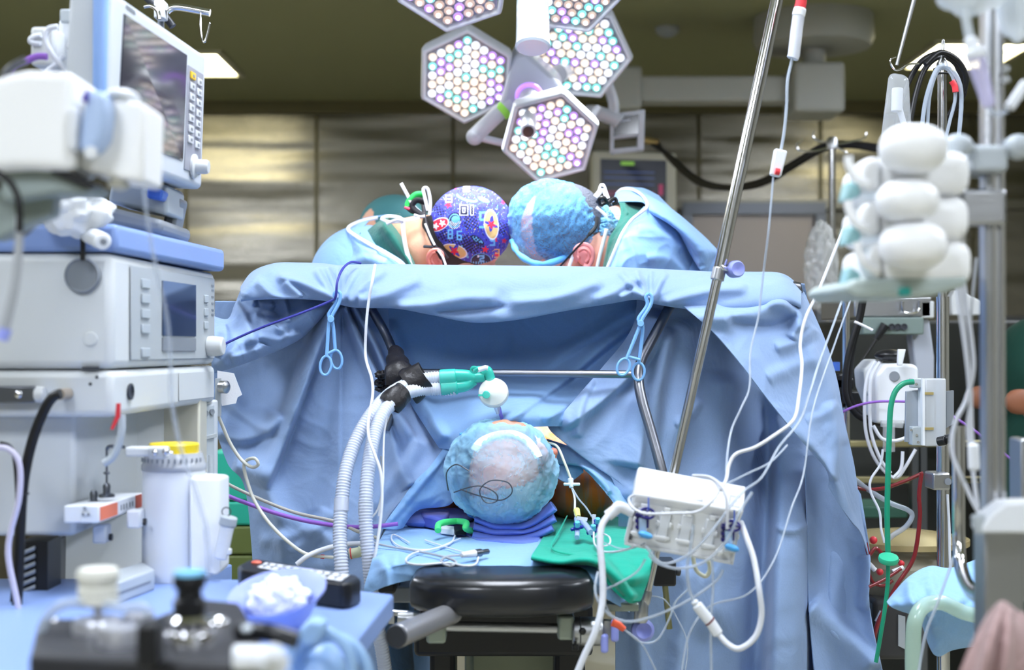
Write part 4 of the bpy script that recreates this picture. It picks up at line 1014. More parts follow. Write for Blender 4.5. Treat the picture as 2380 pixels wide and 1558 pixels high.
cloth('gown_back', [
    [(1426, 470, 3.44), (1434, 446, 3.45), (1452, 436, 3.46), (1480, 437, 3.48), (1500, 440, 3.50), (1530, 455, 3.52)],
    [(1430, 470, 3.36), (1442, 452, 3.37), (1470, 446, 3.38), (1500, 452, 3.40), (1530, 468, 3.44), (1575, 500, 3.48)],
    [(1490, 470, 3.26), (1500, 462, 3.27), (1525, 470, 3.28), (1550, 480, 3.30), (1585, 505, 3.36), (1625, 540, 3.42)],
    [(1505, 485, 3.20), (1525, 490, 3.18), (1550, 500, 3.19), (1585, 520, 3.22), (1620, 545, 3.28), (1652, 566, 3.36)],
    [(1520, 500, 3.19), (1545, 512, 3.165), (1575, 530, 3.16), (1610, 555, 3.18), (1640, 578, 3.22), (1667, 586, 3.30)],
    [(1560, 520, 3.20), (1585, 545, 3.18), (1610, 575, 3.18), (1628, 600, 3.19), (1640, 610, 3.22), (1655, 608, 3.28)],
    [(1590, 560, 3.22), (1605, 590, 3.22), (1618, 612, 3.22), (1628, 628, 3.22), (1636, 632, 3.24), (1646, 632, 3.28)]], M_GOWN, SB, nu=100, nv=100,
    folds=[(((1440, 440), (1480, 445), (1505, 470)), .006, 4, 8), (((1530, 515), (1580, 545), (1620, 590), (1636, 625)), -.012, 10, 8)], wr=.0012, seed=63)
cloth('gown_front', [
    [(1497, 480, 3.20), (1530, 500, 3.20), (1570, 530, 3.22), (1600, 560, 3.26), (1625, 600, 3.30), (1640, 640, 3.34)],
    [(1460, 520, 3.17), (1495, 530, 3.16), (1535, 550, 3.17), (1570, 580, 3.20), (1595, 610, 3.24), (1615, 650, 3.28)],
    [(1436, 560, 3.15), (1465, 565, 3.13), (1500, 580, 3.13), (1535, 605, 3.15), (1560, 630, 3.19), (1580, 660, 3.24)],
    [(1416, 605, 3.15), (1440, 610, 3.12), (1470, 620, 3.12), (1500, 635, 3.14), (1525, 650, 3.17), (1545, 670, 3.22)],
    [(1400, 645, 3.15), (1420, 650, 3.13), (1445, 660, 3.12), (1470, 668, 3.13), (1495, 675, 3.16), (1520, 690, 3.20)]], M_GOWN, SB, nu=90, nv=80,
    folds=[(((1480, 530), (1530, 540), (1590, 580)), .008, 8, 14), (((1455, 545), (1475, 590), (1480, 640)), .006, 4, 12), (((1500, 600), (1550, 600), (1600, 640)), .006, 8, 14)], wr=.0015, seed=64)
ribbon('collar_piping', [(1432, 452, 3.43), (1446, 440, 3.40), (1470, 441, 3.37), (1494, 456, 3.27), (1503, 482, 3.185), (1470, 510, 3.165), (1448, 540, 3.145), (1434, 570, 3.135), (1420, 605, 3.135), (1404, 640, 3.135)], 8, M_TIE, SB)
# ================================================================== operating table, patient and what lies on it
TZ = 1.045
def T(px, py, z=None):
    """point on the table-top plane that shows at (px, py)"""
    z = TZ if z is None else z
    a = P(px, py, 1.0) - CAMP
    t = (z - CAMP.z) / a.z
    return CAMP + a * t
def TR(px, py, dz=0.0):
    v = T(px, py, TZ + dz); return v
OT = thing('operating_table', 'operating table with black padded headrest and steel rails', 'operating table', (0, 3.4, 0))
m_pad = mat('black_vinyl', (22, 24, 30), 0.30, bump=0.05, bscale=120, coat=0.35)
xl, xr = P(948, 0, 2.22).x, P(1383, 0, 2.22).x; xc = (xl + xr) / 2
def padpoly(z, ins, yf=2.20, yb=2.78):
    p = []; n = 10
    for i in range(n + 1):
        u = i / n; p.append(Vector((xl + ins + (xr - xl - 2 * ins) * u, yf + ins + .035 * (2 * u - 1) ** 2 + (0.02 if i in (0, n) else 0), z)))
    p += [Vector((xr - ins, yb - ins, z)), Vector((xl + ins, yb - ins, z))]
    return p
mb = MB(); rings = [padpoly(.974, .035), padpoly(.980, .012), padpoly(.990, 0), padpoly(1.022, 0), padpoly(1.033, .006), padpoly(1.038, .018), padpoly(1.040, .05)]
n = len(rings[0]); vs = [v for r in rings for v in r]; fs = []
for i in range(len(rings) - 1):
    for k in range(n): fs.append((i * n + k, i * n + (k + 1) % n, (i + 1) * n + (k + 1) % n, (i + 1) * n + k))
fs += [tuple(range(n - 1, -1, -1)), tuple(range(len(vs) - n, len(vs)))]
mb.add(vs, fs); obj('headrest_pad', mb, m_pad, OT, angle=70, subd=0, bevel=.006, bseg=3)
obj('body_pad', MB().box((xc, 3.72, .992), (.50, 1.8, .075)), m_pad, OT, bevel=.02, bseg=3)
obj('pad_frame', MB().box((xc, 3.72, .945), (.46, 1.8, .02)).box((xc, 2.62, .962), (.24, .34, .02)), M_DSTEEL, OT)
m_colm = mat('column_cover', (118, 124, 108), .38, .7, bump=.06, bscale=3)
c0, c1 = P(1078, 0, 3.0).x, P(1345, 0, 3.0).x
obj('column', MB().box(((c0 + c1) / 2, 3.35, .47), (c1 - c0, .6, .94)), m_colm, OT, bevel=.02)
obj('base', MB().box(((c0 + c1) / 2, 3.4, .06), (.55, 1.1, .12)), M_DSTEEL, OT, bevel=.02)
obj('cross_rod', MB().cyl(P(1028, 1456, 2.30), P(1335, 1462, 2.30), W(12, 2.3)), M_STEEL, OT)
for a, b in (((990, 1432), (1036, 1500)), ((1296, 1432), (1336, 1492))):
    p, q = P(a[0], a[1], 2.28), P(b[0], b[1], 2.28); obj('rod_bracket', MB().box(((p.x + q.x) / 2, 2.31, (p.z + q.z) / 2), (q.x - p.x, .05, p.z - q.z)), mat('cast_bracket', (150, 160, 150), .4, .7), OT, bevel=.006, bseg=3)
hb = obj('release_handle', MB().cyl(P(922, 1480, 2.02), P(1052, 1425, 2.25), W(27, 2.1), W(25, 2.25), 32), mat('satin_handle', (160, 160, 164), .35, .6), OT, bevel=.003)
d = (P(922, 1480, 2.02) - P(1052, 1425, 2.25)).normalized(); obj('end_cap', MB().cyl(P(922, 1480, 2.02), P(922, 1480, 2.02) + d * .004, W(26, 2.1), W(24, 2.1), 32), M_DGREY, hb)
pv = obj('pivot_joint', MB().cyl(P(1330, 1468, 2.3), P(1402, 1468, 2.3), W(33, 2.3), n=36), M_STEEL, OT, bevel=.003)
obj('joint_line', MB().torus(P(1348, 1468, 2.3), W(33, 2.3), .0012, (1, 0, 0)), M_DGREY, pv)
obj('set_screw', MB().ell(P(1354, 1468, 2.3 - W(32, 2.3)), (.006, .004, .006), 14, 8), M_BLACK, pv)
obj('pivot_lever', MB().tube(PP([(1337, 1498, 2.27), (1337, 1512, 2.27)]), W(8, 2.27), 12, smooth=0).tube(PP([(1337, 1490, 2.27), (1337, 1500, 2.27)]), W(4, 2.27), 10, smooth=0), M_BLACK, OT, bevel=.002)
obj('pivot_joint', MB().cyl(P(925, 1437, 2.33), P(975, 1440, 2.33), W(16, 2.3), W(22, 2.3), 28), M_STEEL, OT)
obj('cross_pin', MB().cyl(P(905, 1424, 2.33), P(950, 1427, 2.33), W(8, 2.3)).box(P(911, 1434, 2.33), (.009, .02, .02)), M_STEEL, OT)
obj('cross_pin', MB().cyl(P(1400, 1456, 2.31), P(1448, 1458, 2.31), W(9, 2.3)).box(P(1412, 1462, 2.31), (.012, .02, .028)), M_STEEL, OT)
for px in (905, 1432):
    x = P(px, 0, 2.5).x; z = P(0, 1412, 2.35).z
    obj('side_rail', MB().box((x + (.012 if px < 1000 else -.01), 3.5, z), (.012, 2.0, .034)), M_STEEL, OT, bevel=.002)
p, q = P(1405, 1404, 2.33), P(1486, 1424, 2.33); obj('rail_arm', MB().box(((p.x + q.x) / 2, 2.35, (p.z + q.z) / 2), (q.x - p.x, .03, p.z - q.z)), mat('cast_bracket', (150, 160, 150)), OT, bevel=.003)
for (x, y0, y1) in ((1405, 1474, 1518), (1429, 1440, 1492)):
    obj('adjustment_lever', MB().tube([P(x, y0, 2.28), P(x, y1, 2.28)], W(9, 2.3), 14, smooth=0), M_LAV, OT, bevel=.004, bseg=3)
# black foam block at the left corner
p, q = P(880, 1348, 2.42), P(920, 1378, 2.42); obj('corner_block', MB().box(((p.x + q.x) / 2, 2.44, (p.z + q.z) / 2), (q.x - p.x, .06, p.z - q.z)), M_BLACK, OT, bevel=.004)
p, q = P(912, 1362, 2.5), P(962, 1400, 2.5); obj('side_plate', MB().box(((p.x + q.x) / 2, 2.54, (p.z + q.z) / 2), (q.x - p.x, .1, p.z - q.z)), M_GREY, OT, bevel=.004)
# dark mass under the table (bellows and hoses of the base) seen between the rails
obj('underframe', MB().box((xc, 2.95, .86), (.34, .5, .10)).box((xc - .12, 2.85, .62), (.05, .12, .5)).box((xc + .13, 2.85, .62), (.06, .12, .5)), M_BLACK, OT, bevel=.01)

# bed sheet over the pad
BS = thing('bed_sheet', 'light blue paper sheet spread over the table and headrest', 'sheet', P(1150, 1300, 2.5))
def srow(pts): return [(p[0], p[1], T(p[0], p[1]).y + (p[2] if len(p) > 2 else 0)) for p in pts]
cloth('sheet', [
    srow([(940, 1185), (1020, 1185), (1180, 1185), (1320, 1185), (1440, 1185), (1500, 1185)]),
    srow([(905, 1222), (1010, 1225), (1180, 1225), (1320, 1225), (1440, 1225), (1510, 1225)]),
    srow([(880, 1262), (1000, 1265), (1180, 1265), (1320, 1265), (1440, 1265), (1515, 1265)]),
    srow([(868, 1295, .03), (960, 1296, .01), (1180, 1296, .01), (1300, 1298, .01), (1400, 1300, .01), (1500, 1300, .04)]),
    [(858, 1330, 2.40), (945, 1311, 2.345), (1160, 1315, 2.34), (1280, 1320, 2.33), (1395, 1335, 2.33), (1485, 1350, 2.40)],
    [(848, 1365, 2.39), (946, 1316, 2.34), (1160, 1318, 2.345), (1280, 1323, 2.335), (1402, 1360, 2.32), (1475, 1400, 2.39)],
    [(850, 1384, 2.39), (938, 1352, 2.345), (1160, 1317, 2.40), (1280, 1322, 2.40), (1415, 1395, 2.32), (1462, 1424, 2.38)]],
    M_SHEET, BS, nu=150, nv=110, folds=[
        (((880, 1290), (900, 1330), (905, 1370)), .010, 8, 14), (((930, 1230), (925, 1270), (915, 1320)), .006, 4, 10), (((960, 1240), (1040, 1250), (1120, 1280)), .004, 10, 20),
        (((1090, 1290), (1200, 1286), (1330, 1290)), .004, 3, 14), (((940, 1260), (935, 1290), (945, 1312)), .006, 4, 8)], wr=.0012, wscale=.012, seed=70)

# -------------------------------------------------------------- patient
def patient_skin():
    m = mat('patient_skin', (178, 112, 72), .75, spec=.2, bump=.2, bscale=180, sss=.05)
    nt = m.node_tree; b = nt.nodes['Principled BSDF']; geo = nt.nodes.new('ShaderNodeNewGeometry'); sep = nt.nodes.new('ShaderNodeSeparateXYZ')
    nt.links.new(geo.outputs['Position'], sep.inputs[0])
    mr = nt.nodes.new('ShaderNodeMapRange'); mr.inputs[1].default_value = 2.60; mr.inputs[2].default_value = 2.66; nt.links.new(sep.outputs['Y'], mr.inputs[0])
    mp = nt.nodes.new('ShaderNodeMapping'); mp.inputs['Scale'].default_value = (34, 10, 5); nt.links.new(geo.outputs['Position'], mp.inputs[0])
    n = nt.nodes.new('ShaderNodeTexNoise'); n.inputs['Scale'].default_value = 1.5; n.inputs['Detail'].default_value = 3; nt.links.new(mp.outputs[0], n.inputs['Vector'])
    r = nt.nodes.new('ShaderNodeValToRGB'); r.color_ramp.elements[0].position = .50; r.color_ramp.elements[0].color = lin((184, 128, 100))
    r.color_ramp.elements[1].position = .62; r.color_ramp.elements[1].color = lin((222, 118, 48)); nt.links.new(n.outputs[0], r.inputs[0])
    mx = nt.nodes.new('ShaderNodeMix'); mx.data_type = 'RGBA'; mx.inputs[6].default_value = lin((226, 176, 160)); nt.links.new(r.outputs[0], mx.inputs[7]); nt.links.new(mr.outputs[0], mx.inputs[0])
    nt.links.new(mx.outputs[2], b.inputs['Base Color']); return m
PT = thing('person', 'patient lying face up, head toward the viewer in a sheer cap on folded towels', 'person', Vector((P(1172, 0, 3.2).x, 3.2, 1.03)))
Yh = 2.66; cH = P(1172, 1092, Yh); RH = basis((0.05, -1, .03), (.08, .05, 1))
mb = MB(); LH = head_mesh(mb, cH, RH, .88)
xh = cH.x; zt = TZ
mb.tube([Vector((xh, 2.70, zt + .075)), Vector((xh, 2.86, zt + .085))], .065, 18, smooth=0)
mb.ell((xh - .01, 2.99, zt + .075), (.21, .13, .085)); mb.ell((xh - .01, 3.25, zt + .09), (.18, .3, .10)); mb.ell((xh - .01, 3.65, zt + .08), (.165, .3, .09))
for s in (-1, 1):
    mb.ell((xh + s * .155, 2.93, zt + .055), (.075, .10, .062)); limb(mb, [(xh + s * .20, 2.96, zt + .05), (xh + s * .23, 3.26, zt + .045)], .05, .042)
    limb(mb, [(xh + s * .23, 3.26, zt + .045), (xh + s * .22, 3.52, zt + .04)], .04, .03)
    limb(mb, [(xh + s * .09, 3.75, zt + .075), (xh + s * .1, 4.2, zt + .065)], .08, .055); limb(mb, [(xh + s * .1, 4.2, zt + .06), (xh + s * .11, 4.55, zt + .05)], .052, .036)
obj_body = remesh(obj('body', mb, patient_skin(), PT), .0065, 5)
m_pear = mat('patient_ear_skin', (214, 130, 110), .5, sss=.1)
# right-hand ear shows as a rounded lobe beside the cap
mb = MB(); mb.ell(P(1285, 1066, Yh + .01), (W(9, Yh), .012, W(26, Yh)), 18, 12).ell(P(1288, 1052, Yh + .005), (W(9, Yh), .009, W(11, Yh)), 14, 10).ell(P(1286, 1088, Yh + .005), (W(7, Yh), .009, W(9, Yh)), 14, 10)
remesh(obj('ear', mb, m_pear, PT), .002, 4)
# white hair: fringe at the back and sides of the skull
mb = MB(); mb.ell(cH + RH @ Vector((0, -.011, .010)), (.0725, .0895, .088), 90, 60, RH, lambda q, d: q * (1 + .03 * mnoise.noise(Vector((d.x * 40, d.y * 6, d.z * 6)))))
mb.f = [f for f in mb.f if (lambda p: p[1] > 1150 - .22 * (p[0] - 1100) + 14 * mnoise.noise(Vector((p[0] * .05, p[1] * .05, 0))))(pix(sum((mb.v[i] for i in f), Vector()) / 4))]; mb.mi = [0] * len(mb.f)
obj('hair', mb, mat('white_hair', (196, 202, 206), .7, bump=.8, bscale=200, stretch=(6, 1, 1)), PT, angle=180)
ribbon('forehead_pad', [(1102, 1048, 2.565), (1118, 1028, 2.57), (1150, 1014, 2.575), (1190, 1010, 2.575), (1220, 1022, 2.57), (1240, 1042, 2.56), (1252, 1064, 2.555)], 16, mat('white_gauze_pad', (232, 240, 246), .7, bump=.3, bscale=120), PT)
def pcap(q, d):
    n = .06 * mnoise.noise(d * 2.4 + Vector((3, 0, 0))); w = .0035 * (1 - 2 * abs(mnoise.noise(Vector((d.x * 5, d.y * 5, d.z * 5))))) + .0022 * (1 - 2 * abs(mnoise.noise(Vector((d.x * 14, d.y * 14, d.z * 4)))))
    e = max(0, -d.z) ** 2; a = math.atan2(d.y, d.x)
    return q * (1 + n + .13 * max(0, -d.x) ** 2 + .07 * max(0, -d.x * .5 + d.y * .6) ** 3) + d * (w + .006 * e * math.sin(a * 22))
mb = MB(); mb.ell(P(1173, 1097, Yh + .012), (W(119, 2.62), W(120, 2.62), .150), 200, 130, RH, pcap)
mb.v = [v + Vector((W(-14, 2.6) * max(0, (1.20 - v.z) * 0), 0, 0)) for v in mb.v]
mb.f = [f for f in mb.f if sum(mb.v[i].y for i in f) / 4 < Yh + .055]; mb.mi = [0] * len(mb.f)
def pale_cap():
    m = cloth_mat('pale_sheer_cap', (160, 216, 250), weave=.3, wr=.5); nt = m.node_tree; b = nt.nodes['Principled BSDF']
    geo = nt.nodes.new('ShaderNodeNewGeometry'); sep = nt.nodes.new('ShaderNodeSeparateXYZ'); nt.links.new(geo.outputs['Position'], sep.inputs[0])
    n = nt.nodes.new('ShaderNodeTexNoise'); n.inputs['Scale'].default_value = 22; n.inputs['Detail'].default_value = 3; n.inputs['Distortion'].default_value = 2.5; nt.links.new(geo.outputs['Position'], n.inputs['Vector'])
    mr = nt.nodes.new('ShaderNodeMapRange'); mr.inputs[1].default_value = 2.55; mr.inputs[2].default_value = 2.67; mr.inputs[3].default_value = .30; mr.inputs[4].default_value = .88; nt.links.new(sep.outputs['Y'], mr.inputs[0])
    ad = nt.nodes.new('ShaderNodeMath'); ad.operation = 'MULTIPLY_ADD'; ad.inputs[1].default_value = .30; nt.links.new(n.outputs[0], ad.inputs[0]); nt.links.new(mr.outputs[0], ad.inputs[2])
    sb = nt.nodes.new('ShaderNodeMath'); sb.operation = 'SUBTRACT'; sb.inputs[1].default_value = .13; sb.use_clamp = True; nt.links.new(ad.outputs[0], sb.inputs[0]); nt.links.new(sb.outputs[0], b.inputs['Alpha'])
    return m
cp = obj('bouffant_cap', mb, pale_cap(), PT, angle=180)
hem = []
for k in range(61):
    a = 2 * PI * k / 60; r = 1 + .05 * math.sin(3 * a + 1) + .02 * math.sin(19 * a)
    hem.append(P(1172 - 4 + 119 * r * math.cos(a), 1097 - 120 * r * math.sin(a), Yh + .055))
obj('elastic_hem', MB().tube(hem, W(5, 2.7), 8, smooth=2, rfun=lambda l, t: W(5 + 2.4 * math.sin(l * 700), 2.7)), mat('cap_hem', (96, 176, 244)), cp)
obj('temperature_lead', MB().tube(PP([(1042, 1140, 2.60), (1038, 1100, 2.56), (1060, 1080, 2.53), (1090, 1095, 2.515)]), W(1.6, 2.5), 6)
    .tube(PP([(1055, 1145, 2.55), (1110, 1130, 2.51), (1150, 1145, 2.50), (1155, 1165, 2.50), (1128, 1168, 2.50), (1115, 1140, 2.50), (1140, 1118, 2.50), (1180, 1122, 2.50), (1190, 1145, 2.50), (1165, 1163, 2.51), (1120, 1155, 2.51), (1070, 1138, 2.53)]), W(1.6, 2.5), 6), M_DGREY, PT)
# dark strap on the shoulder
# folded towels under the head
tw = thing('folded_towel', 'blue violet folded towel stack under the patient head', 'towel', T(1190, 1255))
for pts, r in (([(1098, 1243), (1140, 1250), (1190, 1252), (1245, 1246), (1284, 1228)], 12), ([(1100, 1226), (1150, 1236), (1190, 1238), (1240, 1232), (1290, 1206)], 11), ([(1103, 1208), (1150, 1222), (1195, 1226), (1240, 1216), (1270, 1196), (1288, 1180)], 11)):
    mb = MB(); c = [P(x, y, 2.63 + .012 * i * 0) + Vector((0, .03, 0)) for i, (x, y) in enumerate(pts)]
    mb.tube(c, W(r, 2.6), 28, smooth=12, rfun=lambda l, t, r=r: W(r * (1 + .10 * math.sin(l * 60 + r)), 2.6))
    cz = {}
    for i, v in enumerate(mb.v):
        mb.v[i] = Vector((v.x, 2.66 + (v.y - 2.66) * 5.0 + .004 * mnoise.noise(v * 25), v.z + .003 * mnoise.noise(v * 30)))
    obj('folded_layer', mb, M_TOWEL, tw, angle=180)
obj('folded_layer', MB().sheet(cloth_grid([srow([(1010, 1215), (1100, 1218), (1200, 1225), (1290, 1215)]), srow([(1060, 1238), (1120, 1245), (1200, 1250), (1262, 1245)]), srow([(1108, 1258), (1160, 1263), (1210, 1266), (1250, 1262)])], 60, 30, wr=.0012, seed=4)), M_TOWEL, tw, angle=180, solid=.008)

# small pillow left of the head, blue sheet hump
pl = MB().ell(T(1000, 1200, TZ + .012) , (.09, .12, .020), 30, 16); tag(obj('blue_pillow_pad', pl, M_TOWEL), 'thin blue pad lying left of the towel stack', 'pad')
# green towel
GT = MB().sheet(cloth_grid([
    srow([(1288, 1190, -.02), (1330, 1196, -.02), (1400, 1200, -.02), (1470, 1212, -.02), (1530, 1235, -.02)]),
    srow([(1276, 1225, -.02), (1330, 1228, -.02), (1400, 1235, -.02), (1470, 1245, -.02), (1522, 1262, -.02)]),
    srow([(1255, 1265, -.02), (1320, 1268, -.02), (1390, 1274, -.02), (1460, 1285, -.02), (1516, 1300, -.0)]),
    [(1236, 1294, 2.335), (1300, 1304, 2.32), (1372, 1300, 2.30), (1445, 1335, 2.30), (1508, 1335, 2.34)],
    [(1238, 1299, 2.335), (1302, 1309, 2.32), (1385, 1310, 2.30), (1440, 1362, 2.29), (1497, 1368, 2.33)],
    [(1240, 1300, 2.36), (1304, 1310, 2.35), (1392, 1318, 2.32), (1452, 1392, 2.29), (1486, 1396, 2.32)]], 130, 90,
    folds=[(((1312, 1200), (1290, 1240), (1280, 1275)), .006, 3, 8), (((1280, 1275), (1340, 1290), (1400, 1290)), .008, 3, 10), (((1400, 1300), (1440, 1350), (1475, 1392)), .012, 6, 12), (((1385, 1305), (1420, 1350), (1455, 1390)), -.008, 4, 8), (((1430, 1220), (1440, 1280), (1480, 1360)), .006, 12, 20)], wr=.001, wscale=.014, seed=71))
gt = obj('green_towel', GT, M_GTOWEL, angle=180, solid=.006); tag(gt, 'folded green cloth towel hanging off the right corner of the table', 'towel')
obj('stitched_hem', MB().tube(PP([(1318, 1200, 2.80), (1300, 1235, 2.60), (1283, 1276, 2.40), (1350, 1292, 2.34), (1395, 1292, 2.32)]), .0015, 6), mat('green_thread', (40, 176, 150), .8), gt)
obj('lower_layer', MB().sheet(cloth_grid([[(1385, 1312, 2.33), (1440, 1345, 2.32), (1480, 1350, 2.34)], [(1400, 1340, 2.31), (1440, 1375, 2.30), (1490, 1385, 2.33)], [(1430, 1375, 2.30), (1462, 1400, 2.30), (1484, 1400, 2.32)]], 40, 30)), M_GTOWEL, gt, angle=180, solid=.005)

# oximeter clip
ox = thing('pulse_oximeter_clip', 'violet blue sensor case with bright green rim lying left of the towels', 'sensor', T(1030, 1230))
q0 = [T(962, 1214, TZ + .02), T(1040, 1214, TZ + .024), T(1040, 1232, TZ + .024), T(962, 1222, TZ + .02)]
obj('case', MB().prism([T(960, 1210, TZ + .004), T(1000, 1203, TZ + .004), T(1050, 1212, TZ + .004), T(1035, 1238, TZ + .004), T(985, 1226, TZ + .004)], (0, 0, .024)), mat('violet_case', (98, 110, 200), .5), ox, bevel=.005, bseg=3)
obj('rim', MB().tube([T(1018, 1234, TZ + .02), T(1022, 1218, TZ + .03), T(1060, 1212, TZ + .03), T(1084, 1216, TZ + .03), T(1082, 1228, TZ + .022), T(1100, 1236, TZ + .01)], .006, 10), mat('neon_green', (80, 230, 130), .4), ox)
obj('label_plate', MB().prism([T(1022, 1234, TZ + .008), T(1056, 1238, TZ + .008), T(1056, 1246, TZ + .004), T(1024, 1242, TZ + .004)], (0, 0, .012)), M_WHITE, ox, bevel=.002)
obj('connector', MB().prism([T(1052, 1234, TZ + .01), T(1086, 1232, TZ + .01), T(1084, 1244, TZ + .006), T(1058, 1246, TZ + .006)], (0, 0, .01)), M_BLACK, ox, bevel=.002)

# stopcocks and central line
cl = thing('central_line', 'thin white catheter line with winged hub ending in dark blue stopcocks on green towel', 'catheter', P(1330, 1140, 2.7))
obj('catheter', MB().tube(PP([(1272, 1030, 2.72), (1295, 1038, 2.70), (1312, 1075, 2.68), (1326, 1112, 2.67), (1330, 1128, 2.66)]), W(3, 2.7), 8), mat('cream_tube', (212, 212, 190), .4), cl)
obj('yellow_hub', MB().tube(PP([(1258, 1022, 2.72), (1272, 1032, 2.72)]), W(6, 2.7), 8, smooth=0), mat('yellow_plastic', (214, 190, 60), .4), cl)
hub = obj('winged_hub', MB().tube(PP([(1326, 1112, 2.66), (1328, 1135, 2.655)]), W(7, 2.7), 12, smooth=0, r1=W(5, 2.7)).box(P(1329, 1126, 2.655), (W(38, 2.7), .004, W(7, 2.7))), M_WHITE, cl, bevel=.002)
obj('lumen', MB().tube(PP([(1330, 1135, 2.655), (1336, 1160, 2.64), (1336, 1190, 2.60), (1340, 1205, 2.58)]), W(2.6, 2.6), 8), M_WTUBE, cl)
obj('lumen', MB().tube(PP([(1330, 1135, 2.655), (1345, 1160, 2.63), (1362, 1180, 2.60), (1376, 1202, 2.57)]), W(2, 2.6), 8), M_TUBE, cl)
obj('yellow_cap', MB().tube(PP([(1340, 1186, 2.57), (1344, 1202, 2.555)]), W(8, 2.56), 12, r1=W(6, 2.56), smooth=0), mat('pale_yellow', (232, 222, 130), .5), cl)
m_sc = mat('stopcock_blue', (24, 42, 160), .3); m_cy = mat('cyan_plastic', (110, 200, 225), .3, alpha=.85)
for (x, y) in ((1341, 1228), (1378, 1236), (1388, 1220)):
    s = MB(); c = P(x, y, 2.53 - .0008 * (y - 1228))
    s.cyl(c + Vector((0, .012, -.004)), c + Vector((0, -.012, .004)), W(8, 2.5), n=14)
    for a in (0.3, 1.9, 3.4, 4.7): s.tube([c, c + Vector((math.cos(a) * W(15, 2.5), -.004, math.sin(a) * W(13, 2.5)))], W(4.5, 2.5), 8, smooth=0)
    o = obj('stopcock', s, m_sc, cl, bevel=.001)
    obj('port', MB().tube([c + Vector((0, -.012, .004)), c + Vector((0, -.016, .013))], W(6, 2.5), 10, smooth=0), m_cy, o)
obj('luer', MB().tube(PP([(1340, 1205, 2.56), (1342, 1225, 2.54), (1341, 1250, 2.5)]), W(6, 2.5), 10), mat('pale_blue_plastic', (170, 190, 235), .3, alpha=.85), cl)
obj('luer', MB().tube(PP([(1350, 1208, 2.56), (1364, 1225, 2.53), (1374, 1238, 2.5)]), W(7, 2.5), 10), mat('pale_blue_plastic', (170, 190, 235), .3, alpha=.85), cl)
obj('label_tag', MB().prism(PP([(1340, 1200), (1366, 1204), (1364, 1212), (1340, 1208)], 2.55), (0, -.002, 0)), M_WHITE, cl)
obj('label_tag', MB().prism(PP([(1376, 1196), (1385, 1196), (1384, 1220), (1376, 1220)], 2.55), (0, -.002, 0)), M_WHITE, cl)
# leads lying on the sheet
def lead(name, label, cat, paths, r, m, group=None, Y=2.6, n=8):
    mb = MB()
    for pth in paths: mb.tube(PP(pth, Y), W(r, Y), n, smooth=7)
    return tag(obj(name, mb, m), label, cat, group)
def on(pts, h=.006): return [(x, y, T(x, y, TZ + h).y) for x, y in pts]
t = thing('sensor_lead', 'looped pale grey lead with metal plug on the blue sheet', 'cable', T(1080, 1290))
obj('lead', MB().tube(PP([(886, 1060, 2.6), (889, 1130, 2.6), (878, 1185, 2.58), (850, 1218, 2.52), (841, 1240, 2.50), (858, 1258, 2.5)] + on([(900, 1270), (960, 1280), (1010, 1290), (1045, 1299), (1060, 1308), (1045, 1316), (1025, 1306), (1040, 1294), (1078, 1291)])), W(2.8, 2.5), 8), M_GTUBE, t)
obj('lead', MB().tube(PP(on([(1060, 1236), (1048, 1262), (1005, 1277), (965, 1285), (945, 1298), (948, 1309), (980, 1313), (1040, 1309), (1080, 1316), (1105, 1312), (1112, 1296)])), W(2.4, 2.5), 8), M_WTUBE, t)
obj('lead', MB().tube(PP(on([(952, 1262), (915, 1243), (912, 1258), (940, 1274), (1000, 1278), (1050, 1260), (1070, 1252)])), W(2, 2.5), 8), M_WTUBE, t)
obj('lead', MB().tube(PP(on([(988, 1256), (1030, 1270), (1080, 1285)])), W(2, 2.5), 8), M_WTUBE, t)
pg = obj('plug_body', MB().tube(PP(on([(1072, 1291), (1104, 1287)], .012)), W(6, 2.45), 14, r1=W(9, 2.45), smooth=0), M_WHITE, t, bevel=.001)
obj('metal_plug', MB().tube(PP(on([(1102, 1287), (1117, 1285)], .012)), W(9, 2.45), 14, smooth=0).tube(PP(on([(1117, 1285), (1134, 1282)], .012)), W(6, 2.45), 14, smooth=0), M_DSTEEL, t)
# ================================================================== breathing circuit, clamps, stands, lines in the middle of the picture
M_HOSE = mat('corrugated_hose', (214, 222, 240), .28, alpha=.80, spec=.6)
M_TEAL = mat('teal_connector', (60, 205, 186), .25, alpha=.72)
def corr(mb, pts, rpx, Y, pitch=.0052, k=8):
    c = spline([P(*p) if len(p) == 3 else P(p[0], p[1], Y) for p in pts], 10)
    L = sum((c[i + 1] - c[i]).length for i in range(len(c) - 1)); n = int(L / pitch * 4); c = resample(c, n)
    r = W(rpx, Y); mb.tube(c, r, 18, smooth=0, rfun=lambda l, t: r * (1.0 + (.09 if int(l / pitch * 2) % 2 else -.03)))
BC = thing('breathing_circuit', 'pair of pale corrugated breathing hoses with teal Y connector and round filter', 'breathing circuit', P(900, 1100, 2.6))
mb = MB(); corr(mb, [(1060, 878, 2.66), (1000, 880, 2.66), (950, 893, 2.64), (905, 918, 2.60), (862, 965, 2.56), (825, 1030, 2.53), (803, 1100, 2.50), (794, 1170, 2.48), (790, 1240, 2.46), (794, 1330, 2.44), (796, 1420, 2.46), (800, 1600, 2.48)], 15, 2.55); obj('hose', mb, M_HOSE, BC, angle=80)
mb = MB(); corr(mb, [(1060, 905, 2.65), (1000, 905, 2.65), (950, 912, 2.62), (915, 935, 2.58), (888, 965, 2.55), (868, 1020, 2.52), (857, 1085, 2.49), (851, 1150, 2.47), (850, 1210, 2.46), (856, 1290, 2.45), (864, 1370, 2.45), (873, 1440, 2.46), (888, 1510, 2.47), (900, 1600, 2.48)], 15, 2.52); obj('hose', mb, M_HOSE, BC, angle=80)
